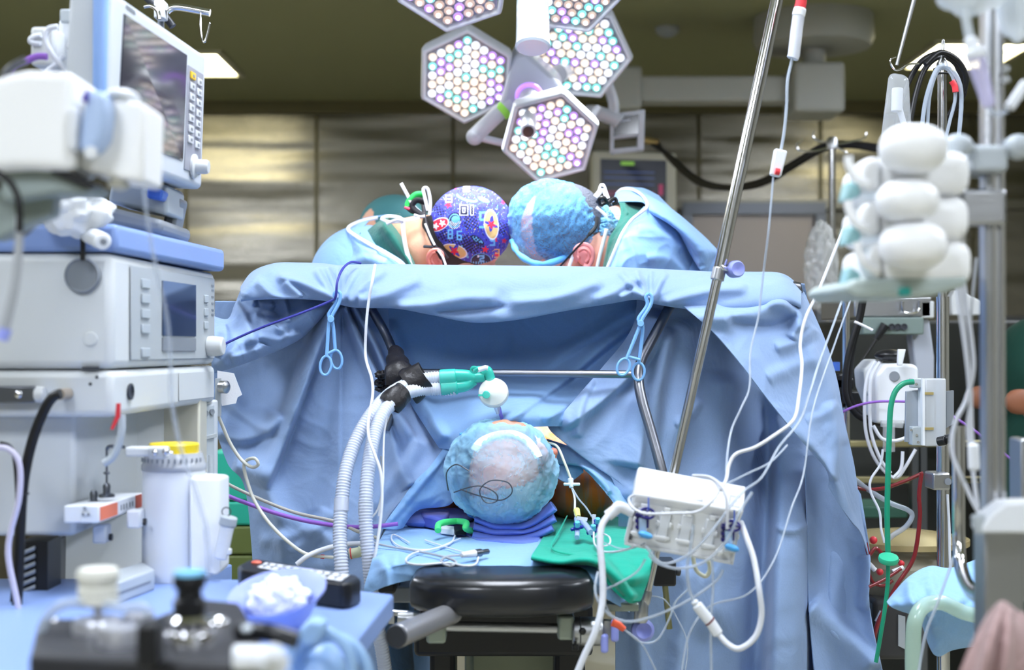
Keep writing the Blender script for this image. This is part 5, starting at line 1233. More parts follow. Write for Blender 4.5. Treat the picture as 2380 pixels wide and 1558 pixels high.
for (a, b) in (((794, 1160, 2.48), (793, 1188, 2.475)), ((850, 1168, 2.47), (850, 1196, 2.465))): obj('hose_cuff', MB().cyl(P(*a), P(*b), W(17.5, 2.48), n=20), M_HOSE, BC)
Yc = 2.65
obj('hose_cuff', MB().cyl(P(1022, 878, Yc), P(1060, 876, Yc), W(19, Yc), n=20), M_TEAL, BC, bevel=.002)
obj('hose_cuff', MB().cyl(P(1025, 902, Yc), P(1064, 899, Yc), W(18, Yc), n=20), M_TEAL, BC, bevel=.002)
obj('y_piece', MB().tube(PP([(1056, 874, Yc), (1085, 874, Yc), (1102, 880, Yc)]), W(16, Yc), 16, r1=W(13, Yc)).tube(PP([(1060, 900, Yc), (1084, 896, Yc), (1102, 884, Yc)]), W(15, Yc), 16, r1=W(12, Yc)).tube(PP([(1095, 880, Yc), (1126, 876, Yc)]), W(12, Yc), 16, smooth=0), M_TEAL, BC)
obj('elbow', MB().tube(PP([(1122, 868, Yc), (1132, 862, Yc), (1140, 882, Yc), (1144, 900, Yc)]), W(12, Yc), 18).ell(P(1130, 864, Yc), (W(12, Yc),) * 3, 16, 10), M_TEAL, BC)
obj('sampling_port', MB().tube(PP([(1100, 862, Yc - .02), (1112, 856, Yc - .02), (1124, 858, Yc - .02)]), W(5, Yc), 10).torus(P(1102, 860, Yc - .02), W(7, Yc), W(3, Yc), (0, 1, .3), 16, 8), M_TEAL, BC)
obj('sampling_luer', MB().tube(PP([(1112, 860, Yc - .03), (1128, 855, Yc - .03), (1134, 856, Yc - .03)]), W(6, Yc), 10, smooth=0), M_WHITE, BC)
fc = P(1147, 912, Yc - .01); fa = Vector((-.05, -.80, .30))
fl = obj('filter_disc', MB().lathe([(.004, -.022), (W(18, Yc), -.020), (W(32, Yc), -.014), (W(35, Yc), -.008), (W(35, Yc), 0), (W(33, Yc), .004), (W(20, Yc), .010), (W(10, Yc), .014)], fc, fa, 40), mat('filter_cream', (222, 226, 222), .3, alpha=.93), BC)
obj('filter_cap', MB().cyl(P(1130, 918, Yc - .02), P(1130, 918, Yc - .036), W(9, Yc), n=16).box(P(1119, 919, Yc - .026), (W(16, Yc), .003, W(5, Yc))), M_TEAL, fl, bevel=.001)
obj('tube_connector', MB().tube(PP([(1154, 942, Yc), (1160, 962, Yc)]), W(9, Yc), 14, r1=W(6, Yc), smooth=0), M_TUBE, BC)
obj('airway_tube', MB().tube(PP([(1160, 948, Yc), (1165, 968, Yc), (1174, 985, Yc + .02), (1186, 1000, Yc + .05)]), W(4.5, Yc), 10), mat('violet_tube', (110, 110, 205), .3), BC)

ST = thing('tape_strap', 'black vinyl straps holding the breathing hoses to the left frame rod', 'strap', P(930, 880, 2.66))
m_st = mat('black_strap', (24, 22, 26), .42, bump=.3, bscale=160)
def sleeve(name, pts, rs, ell=(1, .6), Y=2.64, seed=0):
    mb = MB(); mb.tube(PP(pts, Y), .01, 26, smooth=8, ell=ell, rfun=lambda l, t: W(rs[0] + (rs[1] - rs[0]) * (l / t), Y) * (1 + .05 * math.sin(l * 160 + seed)), caps=False)
    mb.v = [v + Vector((mnoise.noise(v * 45), mnoise.noise(v * 45 + Vector((5, 0, 0))), mnoise.noise(v * 45 + Vector((0, 5, 0))))) * .003 for v in mb.v]
    return obj(name, mb, m_st, ST, angle=60, solid=.002)
sleeve('strap', [(919, 812, 2.78), (922, 835, 2.74), (928, 862, 2.70), (932, 888, 2.70)], (15, 38), (1, .6))
sleeve('strap', [(948, 902, 2.65), (962, 893, 2.65), (978, 880, 2.65), (990, 872, 2.65)], (43, 34), (.75, 1.0))
sleeve('strap', [(904, 944, 2.58), (918, 928, 2.585), (934, 914, 2.60)], (27, 25), (.9, 1))
for i, (x, y, w_, h_) in enumerate(((888, 872, 16, 10), (884, 890, 15, 9), (890, 905, 18, 9), (900, 882, 16, 12), (915, 895, 20, 12))):
    mb = MB(); mb.ell(P(x, y, 2.74 + .01 * i), (W(w_, 2.7), .014, W(h_, 2.7)), 24, 16, None, lambda q, d, i=i: q * (1 + .45 * mnoise.noise(d * 3 + Vector((i * 3, 0, 0)))))
    obj('strap_crumple', mb, m_st, ST, angle=25)

def forceps(label, cx, Y, top, tip2, piv, ring1, ring2, rr=(14, 24)):
    t = thing('towel_forceps', label, 'forceps', P(piv[0], piv[1], Y), 'blue plastic towel forceps clipped to the drape')
    m = mat('forceps_blue', (128, 180, 236), .35)
    r = W(4.2, Y)
    for k, (rg, s) in enumerate(((ring1, 1), (ring2, -1))):
        tx, ty = top[0] + s * 5, top[1]
        mb = MB(); mb.tube(PP([(top[0], top[1] - 12), (tx + s * 2, top[1] - 4), (tx - s * 1, top[1] + 16), (piv[0] + s * 5, piv[1] - 12), (piv[0], piv[1])], Y - .004 * s), r, 8, smooth=6)
        rx, ry = rg[0], rg[1]; ang = math.atan2(ry - piv[1], rx - piv[0])
        en = (rx - math.cos(ang) * rr[1] * .95, ry - math.sin(ang) * rr[1] * .95)
        mb.tube(PP([(piv[0], piv[1]), (piv[0] - s * 5, piv[1] + 14), en], Y - .004 * s), r, 8, smooth=6)
        ca, sa = math.cos(ang), math.sin(ang); lp = []
        for i in range(25):
            a = 2 * PI * i / 24; u, v = rr[1] * math.cos(a), rr[0] * math.sin(a); lp.append(P(rx + u * ca - v * sa, ry + u * sa + v * ca, Y - .004 * s))
        mb.tube(lp, W(3.2, Y), 8, smooth=0, caps=False)
        obj('arm', mb, m, t)
    mb = MB(); mb.tube(PP([((ring1[0] * .72 + piv[0] * .28) - 2, ring1[1] * .72 + piv[1] * .28 + 4), ((ring2[0] * .72 + piv[0] * .28) + 2, ring2[1] * .72 + piv[1] * .28 + 4)], Y - .004), W(3.6, Y), 8, smooth=0); obj('ratchet', mb, m, t)
    obj('pivot', MB().cyl(P(piv[0], piv[1], Y - .012), P(piv[0], piv[1], Y + .006), W(8, Y), n=20), m, t, bevel=.001)
forceps('blue plastic forceps clipped to the left end of the drape', 0, 2.72, (784, 688), None, (769, 742), (757, 850), (782, 836), (13, 22))
forceps('blue plastic forceps clipped to the right end of the drape', 0, 2.71, (1508, 694), None, (1489, 752), (1449, 853), (1484, 864), (14, 20))

# IV pole clamped to the table rail
Yi = 2.42
IP = thing('iv_pole', 'slanting chrome IV pole clamped to the right side of the table', 'iv pole', P(1495, 1430, Yi))
def pl(y): return P(1806 - .2135 * y if y < 620 else 1673.6 - .2235 * (y - 620), y, Yi)
obj('upper_tube', MB().cyl(pl(-420), pl(628), W(14.5, Yi), n=24), M_CHROME, IP)
obj('collar', MB().cyl(pl(622), pl(652), W(16, Yi), n=24), M_STEEL, IP, bevel=.002)
obj('lower_tube', MB().cyl(pl(640), P(1502, 1378, Yi - .02), W(11.5, Yi), n=24), M_CHROME, IP)
kn = obj('knob', MB().lathe([(.001, -.004), (W(17, Yi), -.003), (W(20, Yi), .004), (W(20, Yi), .020), (W(16, Yi), .026), (W(9, Yi), .024), (.001, .022)], P(1702, 627, Yi + .012), (.25, -1, 0), 32), M_LAV, IP)
obj('knob_screw', MB().cyl(P(1676, 622, Yi - .01), P(1694, 626, Yi), W(7, Yi), n=14), M_CHROME, IP, bevel=.002)
obj('foot_ferrule', MB().lathe([(W(12, Yi), 0), (W(14, Yi), .004), (W(14, Yi), .02), (W(11, Yi), .026)], P(1503, 1372, Yi - .02), (-.2, 0, -1), 24), M_STEEL, IP)
obj('foot_taper', MB().tube([P(1500, 1388, Yi - .02), P(1493, 1412, Yi - .02)], W(9, Yi), 16, r1=W(5, Yi), smooth=0), M_STEEL, IP)
obj('socket', MB().lathe([(W(12, Yi), 0), (W(16, Yi), .004), (W(16, Yi), .036), (W(13, Yi), .04)], P(1492, 1392, Yi - .02), (-.05, 0, -1), 28), M_STEEL, IP)
obj('clamp_knob', MB().lathe([(.001, -.004), (W(20, Yi), -.004), (W(26, Yi), .006), (W(26, Yi), .02), (W(18, Yi), .026), (W(10, Yi), .020), (.001, .018)], P(1490, 1463, Yi - .0), (.1, -1, .1), 32), M_LAV, IP)
kb = thing('clamp_block', 'black clamp block with side screw and hanging metal rod behind the white transducer box', 'clamp', P(1548, 1340, 2.5))
p, q = P(1518, 1306, 2.46), P(1572, 1364, 2.46); obj('block', MB().box(((p.x + q.x) / 2, 2.49, (p.z + q.z) / 2), (q.x - p.x, .06, p.z - q.z)), M_BLACK, kb, bevel=.004)
obj('screw', MB().cyl(P(1570, 1328, 2.48), P(1582, 1330, 2.48), W(10, 2.48), n=18), M_DGREY, kb, bevel=.002)
obj('rod', MB().cyl(P(1546, 1362, 2.5), P(1556, 1462, 2.5), W(7, 2.5), n=14), mat('brass_rod', (150, 150, 112), .3, .9), kb)
oc = thing('orange_connector', 'small orange plug on a clear line beside the table pivot', 'connector', P(1438, 1456, 2.24)); obj('plug', MB().tube(PP([(1424, 1446), (1436, 1452), (1451, 1464)], 2.24), W(11, 2.24), 14, smooth=4, r1=W(7, 2.24)), mat('orange_plastic', (232, 96, 66), .4), oc); obj('line', MB().tube(PP([(1452, 1464, 2.24), (1490, 1495, 2.24), (1515, 1540, 2.25), (1545, 1600, 2.25)]), W(2.4, 2.24), 6), M_TUBE, oc)

# pressure transducer holder
Yt2 = 2.16
TB = thing('transducer_box', 'tilted white pressure transducer box with dark blue stopcock clips on the pole', 'transducer box', P(1590, 1200, Yt2))
m_tb = mat('bright_white_plastic', (240, 242, 244), .35)
qa = quad_frame(P(1484, 1083, Yt2 + .03), P(1735, 1130, Yt2 + .03), P(1728, 1192, Yt2 - .012), P(1474, 1150, Yt2 - .012))
mb = MB(); plate(mb, qa, 0, 0, 1, 1, -.035, 0); obj('housing', mb, m_tb, TB, bevel=.004, bseg=3)
qb = quad_frame(P(1476, 1150, Yt2), P(1727, 1192, Yt2), P(1704, 1311, Yt2), P(1450, 1266, Yt2))
mb = MB(); plate(mb, qb, .01, -.04, .99, 1, -.03, 0); fp = obj('front_panel', mb, m_tb, TB, bevel=.004, bseg=3)
mb = MB(); plate(mb, qb, .01, .95, .99, 1.0, 0, .006); plate(mb, qb, .0, .2, .03, 1.0, 0, .004); plate(mb, qb, .965, .2, .99, 1.0, 0, .006); obj('rim', mb, M_OFFWHITE, TB, bevel=.001)
for u in (.05, .26, .46, .68, .88):
    mb = MB(); plate(mb, qb, u, .22, u + .10, .80, 0, .007); o = obj('channel_clip', mb, M_WHITE, TB, bevel=.002)
    mb = MB(); plate(mb, qb, u + .02, .14, u + .08, .24, .002, .010); plate(mb, qb, u - .02, .42, u + .002, .52, .0, .009); plate(mb, qb, u + .098, .42, u + .12, .52, .0, .009); plate(mb, qb, u - .02, .70, u + .12, .76, .006, .0085); obj('clip_tab', mb, m_tb, o, bevel=.001)
mb = MB(); plate(mb, qb, .03, .80, .055, .88, 0, .0065); obj('slot', mb, M_DGREY, TB)
for (u, ) in ((.52,), (.70,), (.86,)):
    mb = MB()
    for (a, b, c, d) in ((0, 0, .10, .05), (0, .45, .10, .5), (0, 0, .008, .5), (.092, 0, .10, .5), (.03, .22, .07, .28)): plate(mb, qa, u + a, .45 + b * .8, u + c, .45 + d * .8, 0, .0006)
    obj('key_outline', mb, mat('faint_print', (206, 210, 216), .5), TB)
m_nv = mat('navy_plastic', (32, 30, 110), .3)
for (u, v) in ((.13, .30), (.91, .26)):
    c = qb(u, v, .02)
    mb = MB(); mb.torus(c, W(17, Yt2), W(3.2, Yt2), (0.1, -.6, .5), 24, 8, ex=.8); mb.tube([c, c + Vector((0, .004, -.022))], W(5, Yt2), 10, smooth=0)
    for a in range(4): mb.tube([c, c + Vector((math.cos(a * PI / 2) * W(15, Yt2), -.004, math.sin(a * PI / 2) * W(9, Yt2)))], W(3, Yt2), 8, smooth=0)
    cc = qb(u - .06, v + .12, .012)
    for dz in (-.013, -.004, .005): mb.box(cc + Vector((0, -.004, dz)), (.011, .006, .005))
    mb.box(cc + Vector((0, .003, -.004)), (.006, .012, .028))
    st = obj('stopcock', mb, m_nv, TB, bevel=.0008)
    obj('handle_pin', MB().tube([c + Vector((.002, -.002, .004)), c + Vector((.002, -.002, .024))], W(1.8, Yt2), 6, smooth=0), mat('blue_pin', (70, 110, 220), .4), st)
    d = qb(u - .01, v + .30, .02); obj('sensor_body', MB().tube([d + Vector((0, 0, .016)), d, d + Vector((0, 0, -.014))], W(9, Yt2), 14, smooth=0), mat('clear_blue', (190, 215, 240), .2, alpha=.75), TB)
    e = qb(u + .02, v + .40, .03); mb = MB(); mb.ell(e, (W(18, Yt2), .008, W(8, Yt2)), 18, 12, Matrix.Rotation(.3, 3, 'Y')); obj('flush_tab', mb, mat('flush_tab_blue', (80, 168, 236), .35), TB)
obj('drip_cap', MB().ell(P(1672, 1283, Yt2 - .015), (W(9, Yt2),) * 3, 14, 10), m_tb, TB)
obj('cable_plug', MB().tube(PP([(1472, 1192), (1440, 1178), (1430, 1186), (1412, 1200)], Yt2 - .0), W(13, Yt2), 14, smooth=5), M_WHITE, TB)

# cables and clear lines; each is one thing
def cable(label, pts, r, m, Y=2.3, cat='cable', name='cable', parts=None):
    t = thing(name, label, cat, P(pts[0][0], pts[0][1], pts[0][2] if len(pts[0]) > 2 else Y))
    obj('line', MB().tube(PP(pts, Y), W(r, Y), 10, smooth=8), m, t); return t
cable('thick white cable hanging from the left plug of the transducer box', [(1414, 1198, 2.15), (1398, 1225, 2.14), (1395, 1270, 2.13), (1400, 1330, 2.12), (1400, 1400, 2.11), (1385, 1465, 2.10), (1358, 1525, 2.10), (1335, 1580, 2.10)], 8, M_WTUBE, 2.12)
t = cable('white monitor cable looping down right of the transducer box to an inline connector', [(1722, 1215, 2.17), (1735, 1250, 2.14), (1752, 1300, 2.12), (1764, 1370, 2.10), (1770, 1430, 2.10), (1756, 1480, 2.10), (1720, 1508, 2.10), (1692, 1498, 2.11), (1668, 1472, 2.12)], 7, M_WTUBE, 2.12)
obj('connector', MB().tube(PP([(1670, 1476), (1650, 1445), (1618, 1405)], 2.12), W(13, 2.12), 14, smooth=0).tube(PP([(1618, 1405), (1612, 1396)], 2.12), W(9, 2.12), 12, smooth=0), M_WHITE, t, bevel=.003)
obj('connector_ring', MB().cyl(P(1648, 1443, 2.12), P(1651, 1446, 2.12), W(13.6, 2.12)), mat('maroon_ring', (110, 50, 60), .4), t)
obj('line_tail', MB().tube(PP([(1614, 1398), (1602, 1370), (1597, 1320), (1604, 1280), (1612, 1220)], 2.12), W(4, 2.12), 8), M_TUBE, t)
cable('white line sweeping from the upper right down to the transducer box top', [(1965, 520, 2.5), (1905, 670, 2.45), (1872, 740, 2.42), (1860, 800, 2.40), (1864, 850, 2.36), (1857, 920, 2.3), (1845, 975, 2.26), (1800, 1012, 2.22), (1755, 1040, 2.2), (1712, 1055, 2.18), (1695, 1080, 2.17), (1688, 1115, 2.15), (1676, 1140, 2.13)], 4, M_WTUBE, 2.3)
cable('white wire curling over the top of the transducer box', [(1476, 1150, 2.13), (1462, 1160, 2.13), (1470, 1180, 2.12), (1500, 1194, 2.11), (1560, 1194, 2.10), (1620, 1190, 2.10), (1655, 1165, 2.10), (1670, 1135, 2.12), (1650, 1112, 2.14), (1610, 1106, 2.15)], 3.4, M_WTUBE, 2.12)
cable('white wire arching over the right end of the transducer box', [(1610, 1106, 2.15), (1650, 1110, 2.13), (1680, 1135, 2.11), (1690, 1180, 2.10), (1690, 1230, 2.10)], 3.6, M_WTUBE, 2.12)
IV = [
 ('clear infusion line from the roller clamp down past the drape wing', [(1797, 412, 2.32), (1794, 450, 2.32), (1786, 540, 2.32), (1776, 620, 2.34), (1768, 690, 2.35), (1762, 740, 2.35), (1744, 820, 2.34), (1742, 900, 2.32), (1722, 950, 2.30), (1700, 1000, 2.28), (1690, 1060, 2.24), (1688, 1100, 2.2)], 3.4),
 ('clear line crossing the drape wing to the middle of the transducer box', [(1960, 690, 2.55), (1935, 760, 2.5), (1905, 840, 2.4), (1880, 920, 2.35), (1858, 980, 2.3), (1810, 1040, 2.25), (1770, 1110, 2.2), (1720, 1150, 2.15), (1650, 1240, 2.11), (1600, 1290, 2.11), (1540, 1310, 2.11), (1500, 1270, 2.11)], 4),
 ('clear line hanging in a long curve right of the transducer box', [(1998, 640, 2.6), (1940, 800, 2.5), (1890, 950, 2.4), (1868, 1100, 2.35), (1840, 1180, 2.3), (1800, 1300, 2.25), (1740, 1380, 2.2), (1650, 1410, 2.18), (1600, 1480, 2.17), (1580, 1600, 2.16)], 3.2),
 ('clear line running from the drape wing edge to the box right corner', [(1830, 1035, 2.3), (1790, 1075, 2.27), (1740, 1100, 2.24), (1690, 1125, 2.2)], 3.4),
 ('clear loop hanging below the left end of the transducer box', [(1508, 1290, 2.12), (1530, 1310, 2.12), (1580, 1322, 2.11), (1640, 1305, 2.11), (1690, 1255, 2.11), (1720, 1190, 2.11), (1748, 1145, 2.12)], 4.4),
 ('clear line sagging from the right stopcock across to the table corner', [(1680, 1325, 2.15), (1665, 1350, 2.15), (1610, 1390, 2.15), (1540, 1425, 2.15), (1470, 1445, 2.14), (1425, 1435, 2.14), (1395, 1405, 2.14), (1383, 1370, 2.15), (1390, 1330, 2.17)], 4.2),
 ('clear line dangling straight below the transducer box', [(1655, 1300, 2.15), (1657, 1370, 2.15), (1652, 1450, 2.15), (1654, 1590, 2.15)], 4),
 ('thin clear line from the green towel up to the left stopcock', [(1385, 1250, 2.44), (1405, 1262, 2.35), (1440, 1275, 2.26), (1470, 1275, 2.2), (1500, 1262, 2.13)], 2.4),
 ('white loop of line lying on the green towel', [(1380, 1238, 2.48), (1382, 1265, 2.42), (1400, 1282, 2.3), (1430, 1283, 2.22), (1462, 1276, 2.17), (1476, 1268, 2.15)], 3.2),
 ('white coil beside the stopcocks on the green towel', [(1384, 1250, 2.4), (1395, 1240, 2.4), (1415, 1248, 2.4), (1418, 1262, 2.38), (1405, 1270, 2.36), (1388, 1262, 2.36)], 2.8),
 ('clear line crossing the green towel to its hanging fold', [(1500, 1300, 2.14), (1480, 1330, 2.14), (1440, 1355, 2.15), (1408, 1370, 2.16)], 3.2),
 ('thin clear loop against the lower drape under the table corner', [(1600, 1370, 2.3), (1570, 1400, 2.3), (1555, 1440, 2.3), (1530, 1485, 2.3), (1500, 1495, 2.3), (1470, 1480, 2.3), (1420, 1430, 2.3), (1395, 1370, 2.3)], 3.2),
 ('thin clear line trailing down the lower drape', [(1510, 1385, 2.4), (1545, 1395, 2.4), (1575, 1440, 2.4), (1598, 1500, 2.4), (1588, 1590, 2.4)], 2.4),
]
for lb, pts, r in IV: cable(lb, pts, r * .8, M_TUBE if 'white' not in lb else M_WTUBE, 2.25, 'tube', 'infusion_line')
cable('cream tubes bunched behind the bottom of the transducer box', [(1610, 1290, 2.25), (1618, 1325, 2.25), (1640, 1340, 2.25), (1650, 1320, 2.25), (1640, 1290, 2.25)], 5, mat('cream_tube', (212, 212, 190)), 2.25)
# left side lines
cable('violet hose running along the lower left of the drape to the blue sheet', [(505, 1143, 2.66), (560, 1165, 2.66), (640, 1193, 2.65), (720, 1213, 2.64), (800, 1224, 2.62), (860, 1225, 2.6), (925, 1218, 2.60)], 5, mat('violet_hose', (140, 92, 190), .4), 2.65)
cable('beige grey line just above the violet hose', [(515, 1118, 2.68), (580, 1150, 2.68), (680, 1190, 2.67), (780, 1213, 2.64), (830, 1235, 2.6), (880, 1252, 2.58)], 4, mat('beige_line', (170, 168, 160), .45), 2.66)
cable('cream line with a small loop hanging beside the anaesthesia machine', [(500, 950, 2.6), (515, 985, 2.62), (535, 1030, 2.63), (560, 1068, 2.63), (585, 1086, 2.62), (600, 1080, 2.61), (592, 1066, 2.61), (574, 1070, 2.63), (567, 1085, 2.63), (575, 1120, 2.63), (592, 1165, 2.62), (625, 1215, 2.6), (670, 1260, 2.58), (715, 1289, 2.56), (775, 1296, 2.56)], 4, mat('cream_line', (205, 205, 196), .45), 2.6)
obj_ = tag(obj('red_line_marker', MB().cyl(P(745, 1294, 2.56), P(754, 1295, 2.56), W(5, 2.56)), mat('red_plastic', (226, 60, 70), .4)), 'tiny red marker ring on the cream line', 'marker')
t = cable('white tube curving behind the hoses to a cream plug', [(690, 1312, 2.55), (720, 1290, 2.55), (770, 1272, 2.56), (820, 1264, 2.57), (870, 1266, 2.57)], 6, M_WTUBE, 2.55)
obj('cream_plug', MB().tube(PP([(812, 1288, 2.53), (834, 1284, 2.53), (842, 1278, 2.53)]), W(12, 2.53), 14, smooth=3), mat('cream_plug', (220, 226, 190), .5), t)
obj('red_ring', MB().torus(P(816, 1287, 2.53), W(12, 2.53), W(1.6, 2.53), (1, 0, .15)), mat('red_plastic', (226, 60, 70)), t)
cable('white gas sampling line hanging from the drape top down past the left hose', [(872, 616, 2.74), (866, 650, 2.70), (857, 700, 2.70), (851, 760, 2.70), (850, 830, 2.70), (864, 880, 2.66), (866, 920, 2.6), (856, 980, 2.52), (858, 1020, 2.48), (872, 1060, 2.46), (885, 1100, 2.45), (888, 1160, 2.44), (882, 1230, 2.43), (872, 1290, 2.42), (862, 1330, 2.42)], 3.6, M_WTUBE, 2.6)
cable('thin white lead beside the second hose', [(900, 968, 2.5), (893, 1010, 2.5), (891, 1070, 2.48), (890, 1130, 2.46), (880, 1200, 2.45)], 2.2, M_WTUBE, 2.5)
cable('dark blue lead over the drape top behind the left forceps', [(838, 612, 2.83), (815, 610, 2.80), (796, 626, 2.74), (784, 655, 2.71), (780, 690, 2.71), (768, 700, 2.72), (700, 728, 2.71), (620, 757, 2.70), (560, 782, 2.70), (498, 812, 2.69)], 3, mat('navy_lead', (54, 58, 150), .45), 2.72)
# drip chamber with red cap in front of the pole
Yd = 2.32
t = thing('drip_chamber', 'drip chamber with red capped spike hanging right of the slanting pole', 'drip chamber', P(1850, 100, Yd))
obj('red_cap', MB().tube(PP([(1866, -40), (1862, 6), (1858, 22)], Yd), W(13, Yd), 16, smooth=0), mat('red_plastic', (226, 60, 70)), t, bevel=.002)
obj('white_collar', MB().tube(PP([(1860, 18), (1855, 40)], Yd), W(15, Yd), 18, smooth=0), M_WHITE, t, bevel=.003)
obj('chamber', MB().tube(PP([(1856, 38), (1853, 60), (1852, 66), (1845, 128), (1842, 136)], Yd), W(14, Yd), 18, smooth=0), mat('chamber_plastic', (225, 228, 238), .2, alpha=.7), t)
obj('fluid_label', MB().tube(PP([(1850, 95), (1847, 118)], Yd), W(9, Yd), 14, smooth=0), M_LGREY, t)
obj('line', MB().tube(PP([(1842, 134), (1838, 150), (1830, 190), (1828, 250), (1822, 310), (1815, 350)], Yd), W(3.5, Yd), 8), M_TUBE, t)
t = thing('roller_clamp', 'white roller clamp with red wheel on the clear line', 'clamp', P(1808, 380, Yd))
q = quad_frame(P(1801, 345, Yd), P(1830, 351, Yd), P(1815, 412, Yd), P(1790, 407, Yd)); mb = MB(); plate(mb, q, 0, 0, 1, 1, -.012, .004); obj('clamp_body', mb, M_WHITE, t, bevel=.003)
obj('roller', MB().cyl(P(1802, 398, Yd - .01), P(1812, 400, Yd - .01), W(8, Yd), n=16), mat('red_plastic', (226, 60, 70)), t)
# ================================================================== anaesthesia machine (left)
Yn, Yf = 2.0, 2.54
M_MC = mat('machine_cream', (206, 210, 212), .42, var=.03, vscale=4); M_MG = mat('machine_panel_grey', (172, 178, 182), .45, var=.03)
M_BT = mat('blue_top', (130, 156, 210), .4, var=.03)
AM = thing('anaesthesia_machine', 'white anaesthesia workstation with blue top, side face and control panel', 'anaesthesia machine', P(200, 1100, 2.2))
def corner(x, y0, y1, Y): return P(x, y0, Y), P(x, y1, Y)
def slab(name, xL, xM, xR, tN, bN, tF, bF, m, parent, bevel=.006, depth=None):
    """block with a side face xL..xM at Yn facing us and a front face xM..xR receding to Yf"""
    a, b = P(xM, tN, Yn), P(xM, bN, Yn); c, d = P(xR, tF, Yf), P(xR, bF, Yf)
    ztop, zbot = a.z, b.z; e = P(xL, tN, Yn)
    poly = [Vector((e.x, Yn, zbot)), Vector((a.x, Yn, zbot)), Vector((c.x, Yf, zbot)), Vector((e.x, Yf, zbot))]
    mb = MB().prism(poly, (0, 0, ztop - zbot)); return obj(name, mb, m, parent, bevel=bevel, bseg=3), ztop, zbot
bt, z1, z0 = slab('top_shelf', -300, 272, 523, 520, 585, 583, 632, M_BT, AM, .008)
hd, z1, z0 = slab('control_housing', -300, 262, 501, 588, 858, 632, 848, M_MC, AM, .012)
f = quad_frame(P(264, 592, Yn), P(502, 634, Yf), P(502, 848, Yf), P(264, 857, Yn))
# front control panel
mb = MB(); plate(mb, f, .13, .07, .97, .93, 0, .002); cp_ = obj('control_panel', mb, M_MG, AM, bevel=.002)
mb = MB(); plate(mb, f, .40, .17, .74, .70, .002, .004); sc_ = obj('screen', mb, mat('ventilator_screen', (50, 60, 84), .12, coat=.6, var=.3, vscale=6), cp_)
mb = MB(); plate(mb, f, .40, .72, .74, .85, .002, .004); obj('soft_key_strip', mb, M_GREY, cp_)
for v in (.18, .32, .46, .60, .82):
    mb = MB(); plate(mb, f, .21, v, .28, v + .085, .002, .005); obj('button', mb, M_LGREY, cp_, bevel=.001)
for v in (.26, .40, .54):
    mb = MB(); plate(mb, f, .84, v, .88, v + .08, .002, .005); obj('button', mb, M_LGREY, cp_, bevel=.001)
k0 = f(.89, .80, .002); kk = obj('rotary_knob', MB().lathe([(.017, 0), (.018, .008), (.016, .026), (.014, .028), (.001, .028)], k0, f.n, 32), M_OFFWHITE, AM, bevel=.001)
mb = MB()
for v in (.14, .19, .26, .33, .40, .45): plate(mb, f, .93, v, .955, v + .02, .002, .003)
obj('symbol_print', mb, M_GREY, AM)
g = quad_frame(P(-40, 588, Yn), P(262, 588, Yn), P(262, 858, Yn), P(-40, 858, Yn))
# side face details
c = P(210, 789, Yn - .001); obj('screw_cover', MB().torus(c, W(15, Yn), W(2, Yn), (0, -1, 0)).cyl(c, c + Vector((0, -.002, 0)), W(13, Yn)), M_MC, AM)
c = P(194, 641, Yn - .0); dc = obj('gas_disc', MB().lathe([(W(41, Yn), 0), (W(42, Yn), .006), (W(38, Yn), .010), (W(34, Yn), .007), (.001, .007)], c, (0, -1, 0), 44), M_GREY, AM)
obj('hanging_strap', MB().prism(PP([(188, 430), (199, 430), (199, 606), (188, 606)], Yn - .03), (0, -.003, 0)), M_BLACK, AM)
lb, _, _ = slab('shelf_housing', -300, 262, 501, 862, 970, 852, 938, M_MC, AM, .010)
f2 = quad_frame(P(264, 862, Yn), P(502, 852, Yf), P(502, 938, Yf), P(264, 970, Yn))
obj('key_lock', MB().lathe([(.012, 0), (.012, .003), (.008, .003), (.008, .001), (.001, .001)], f2(.13, .48), f2.n, 24), M_DGREY, AM)
mb = MB(); plate(mb, f2, .58, .12, .96, .82, 0, .001); obj('drawer_panel', mb, M_MC, AM, bevel=.001)
for (x, y) in ((225, 877), (210, 893)): obj('screw_hole', MB().cyl(P(x, y, Yn - .001), P(x, y, Yn + .002), W(4, Yn), n=12), M_DGREY, AM)
obj('hinge_plate', MB().prism(PP([(190, 853), (230, 853), (230, 862), (190, 862)], Yn - .003), (0, .004, 0)), M_DGREY, AM)
# side rail with black hose end
q = quad_frame(P(-40, 898, Yn - .02), P(80, 898, Yn - .02), P(80, 937, Yn - .02), P(-40, 937, Yn - .02)); mb = MB(); plate(mb, q, 0, 0, 1, 1, -.02, .0)
rr_ = obj('side_rail', mb, M_DSTEEL, AM, bevel=.002); obj('rail_screw', MB().ell(P(43, 917, Yn - .02), (W(10, Yn), .004, W(10, Yn)), 16, 8), M_CHROME, rr_)
obj('rail_end', MB().cyl(P(82, 917, Yn - .01), P(104, 917, Yn - .01), W(19, Yn), n=24), M_OFFWHITE, AM, bevel=.002)
obj('hose_port', MB().cyl(P(158, 915, Yn - .0), P(138, 917, Yn - .03), W(13, Yn), n=24), mat('beige_metal', (176, 164, 150), .4, .5), AM)
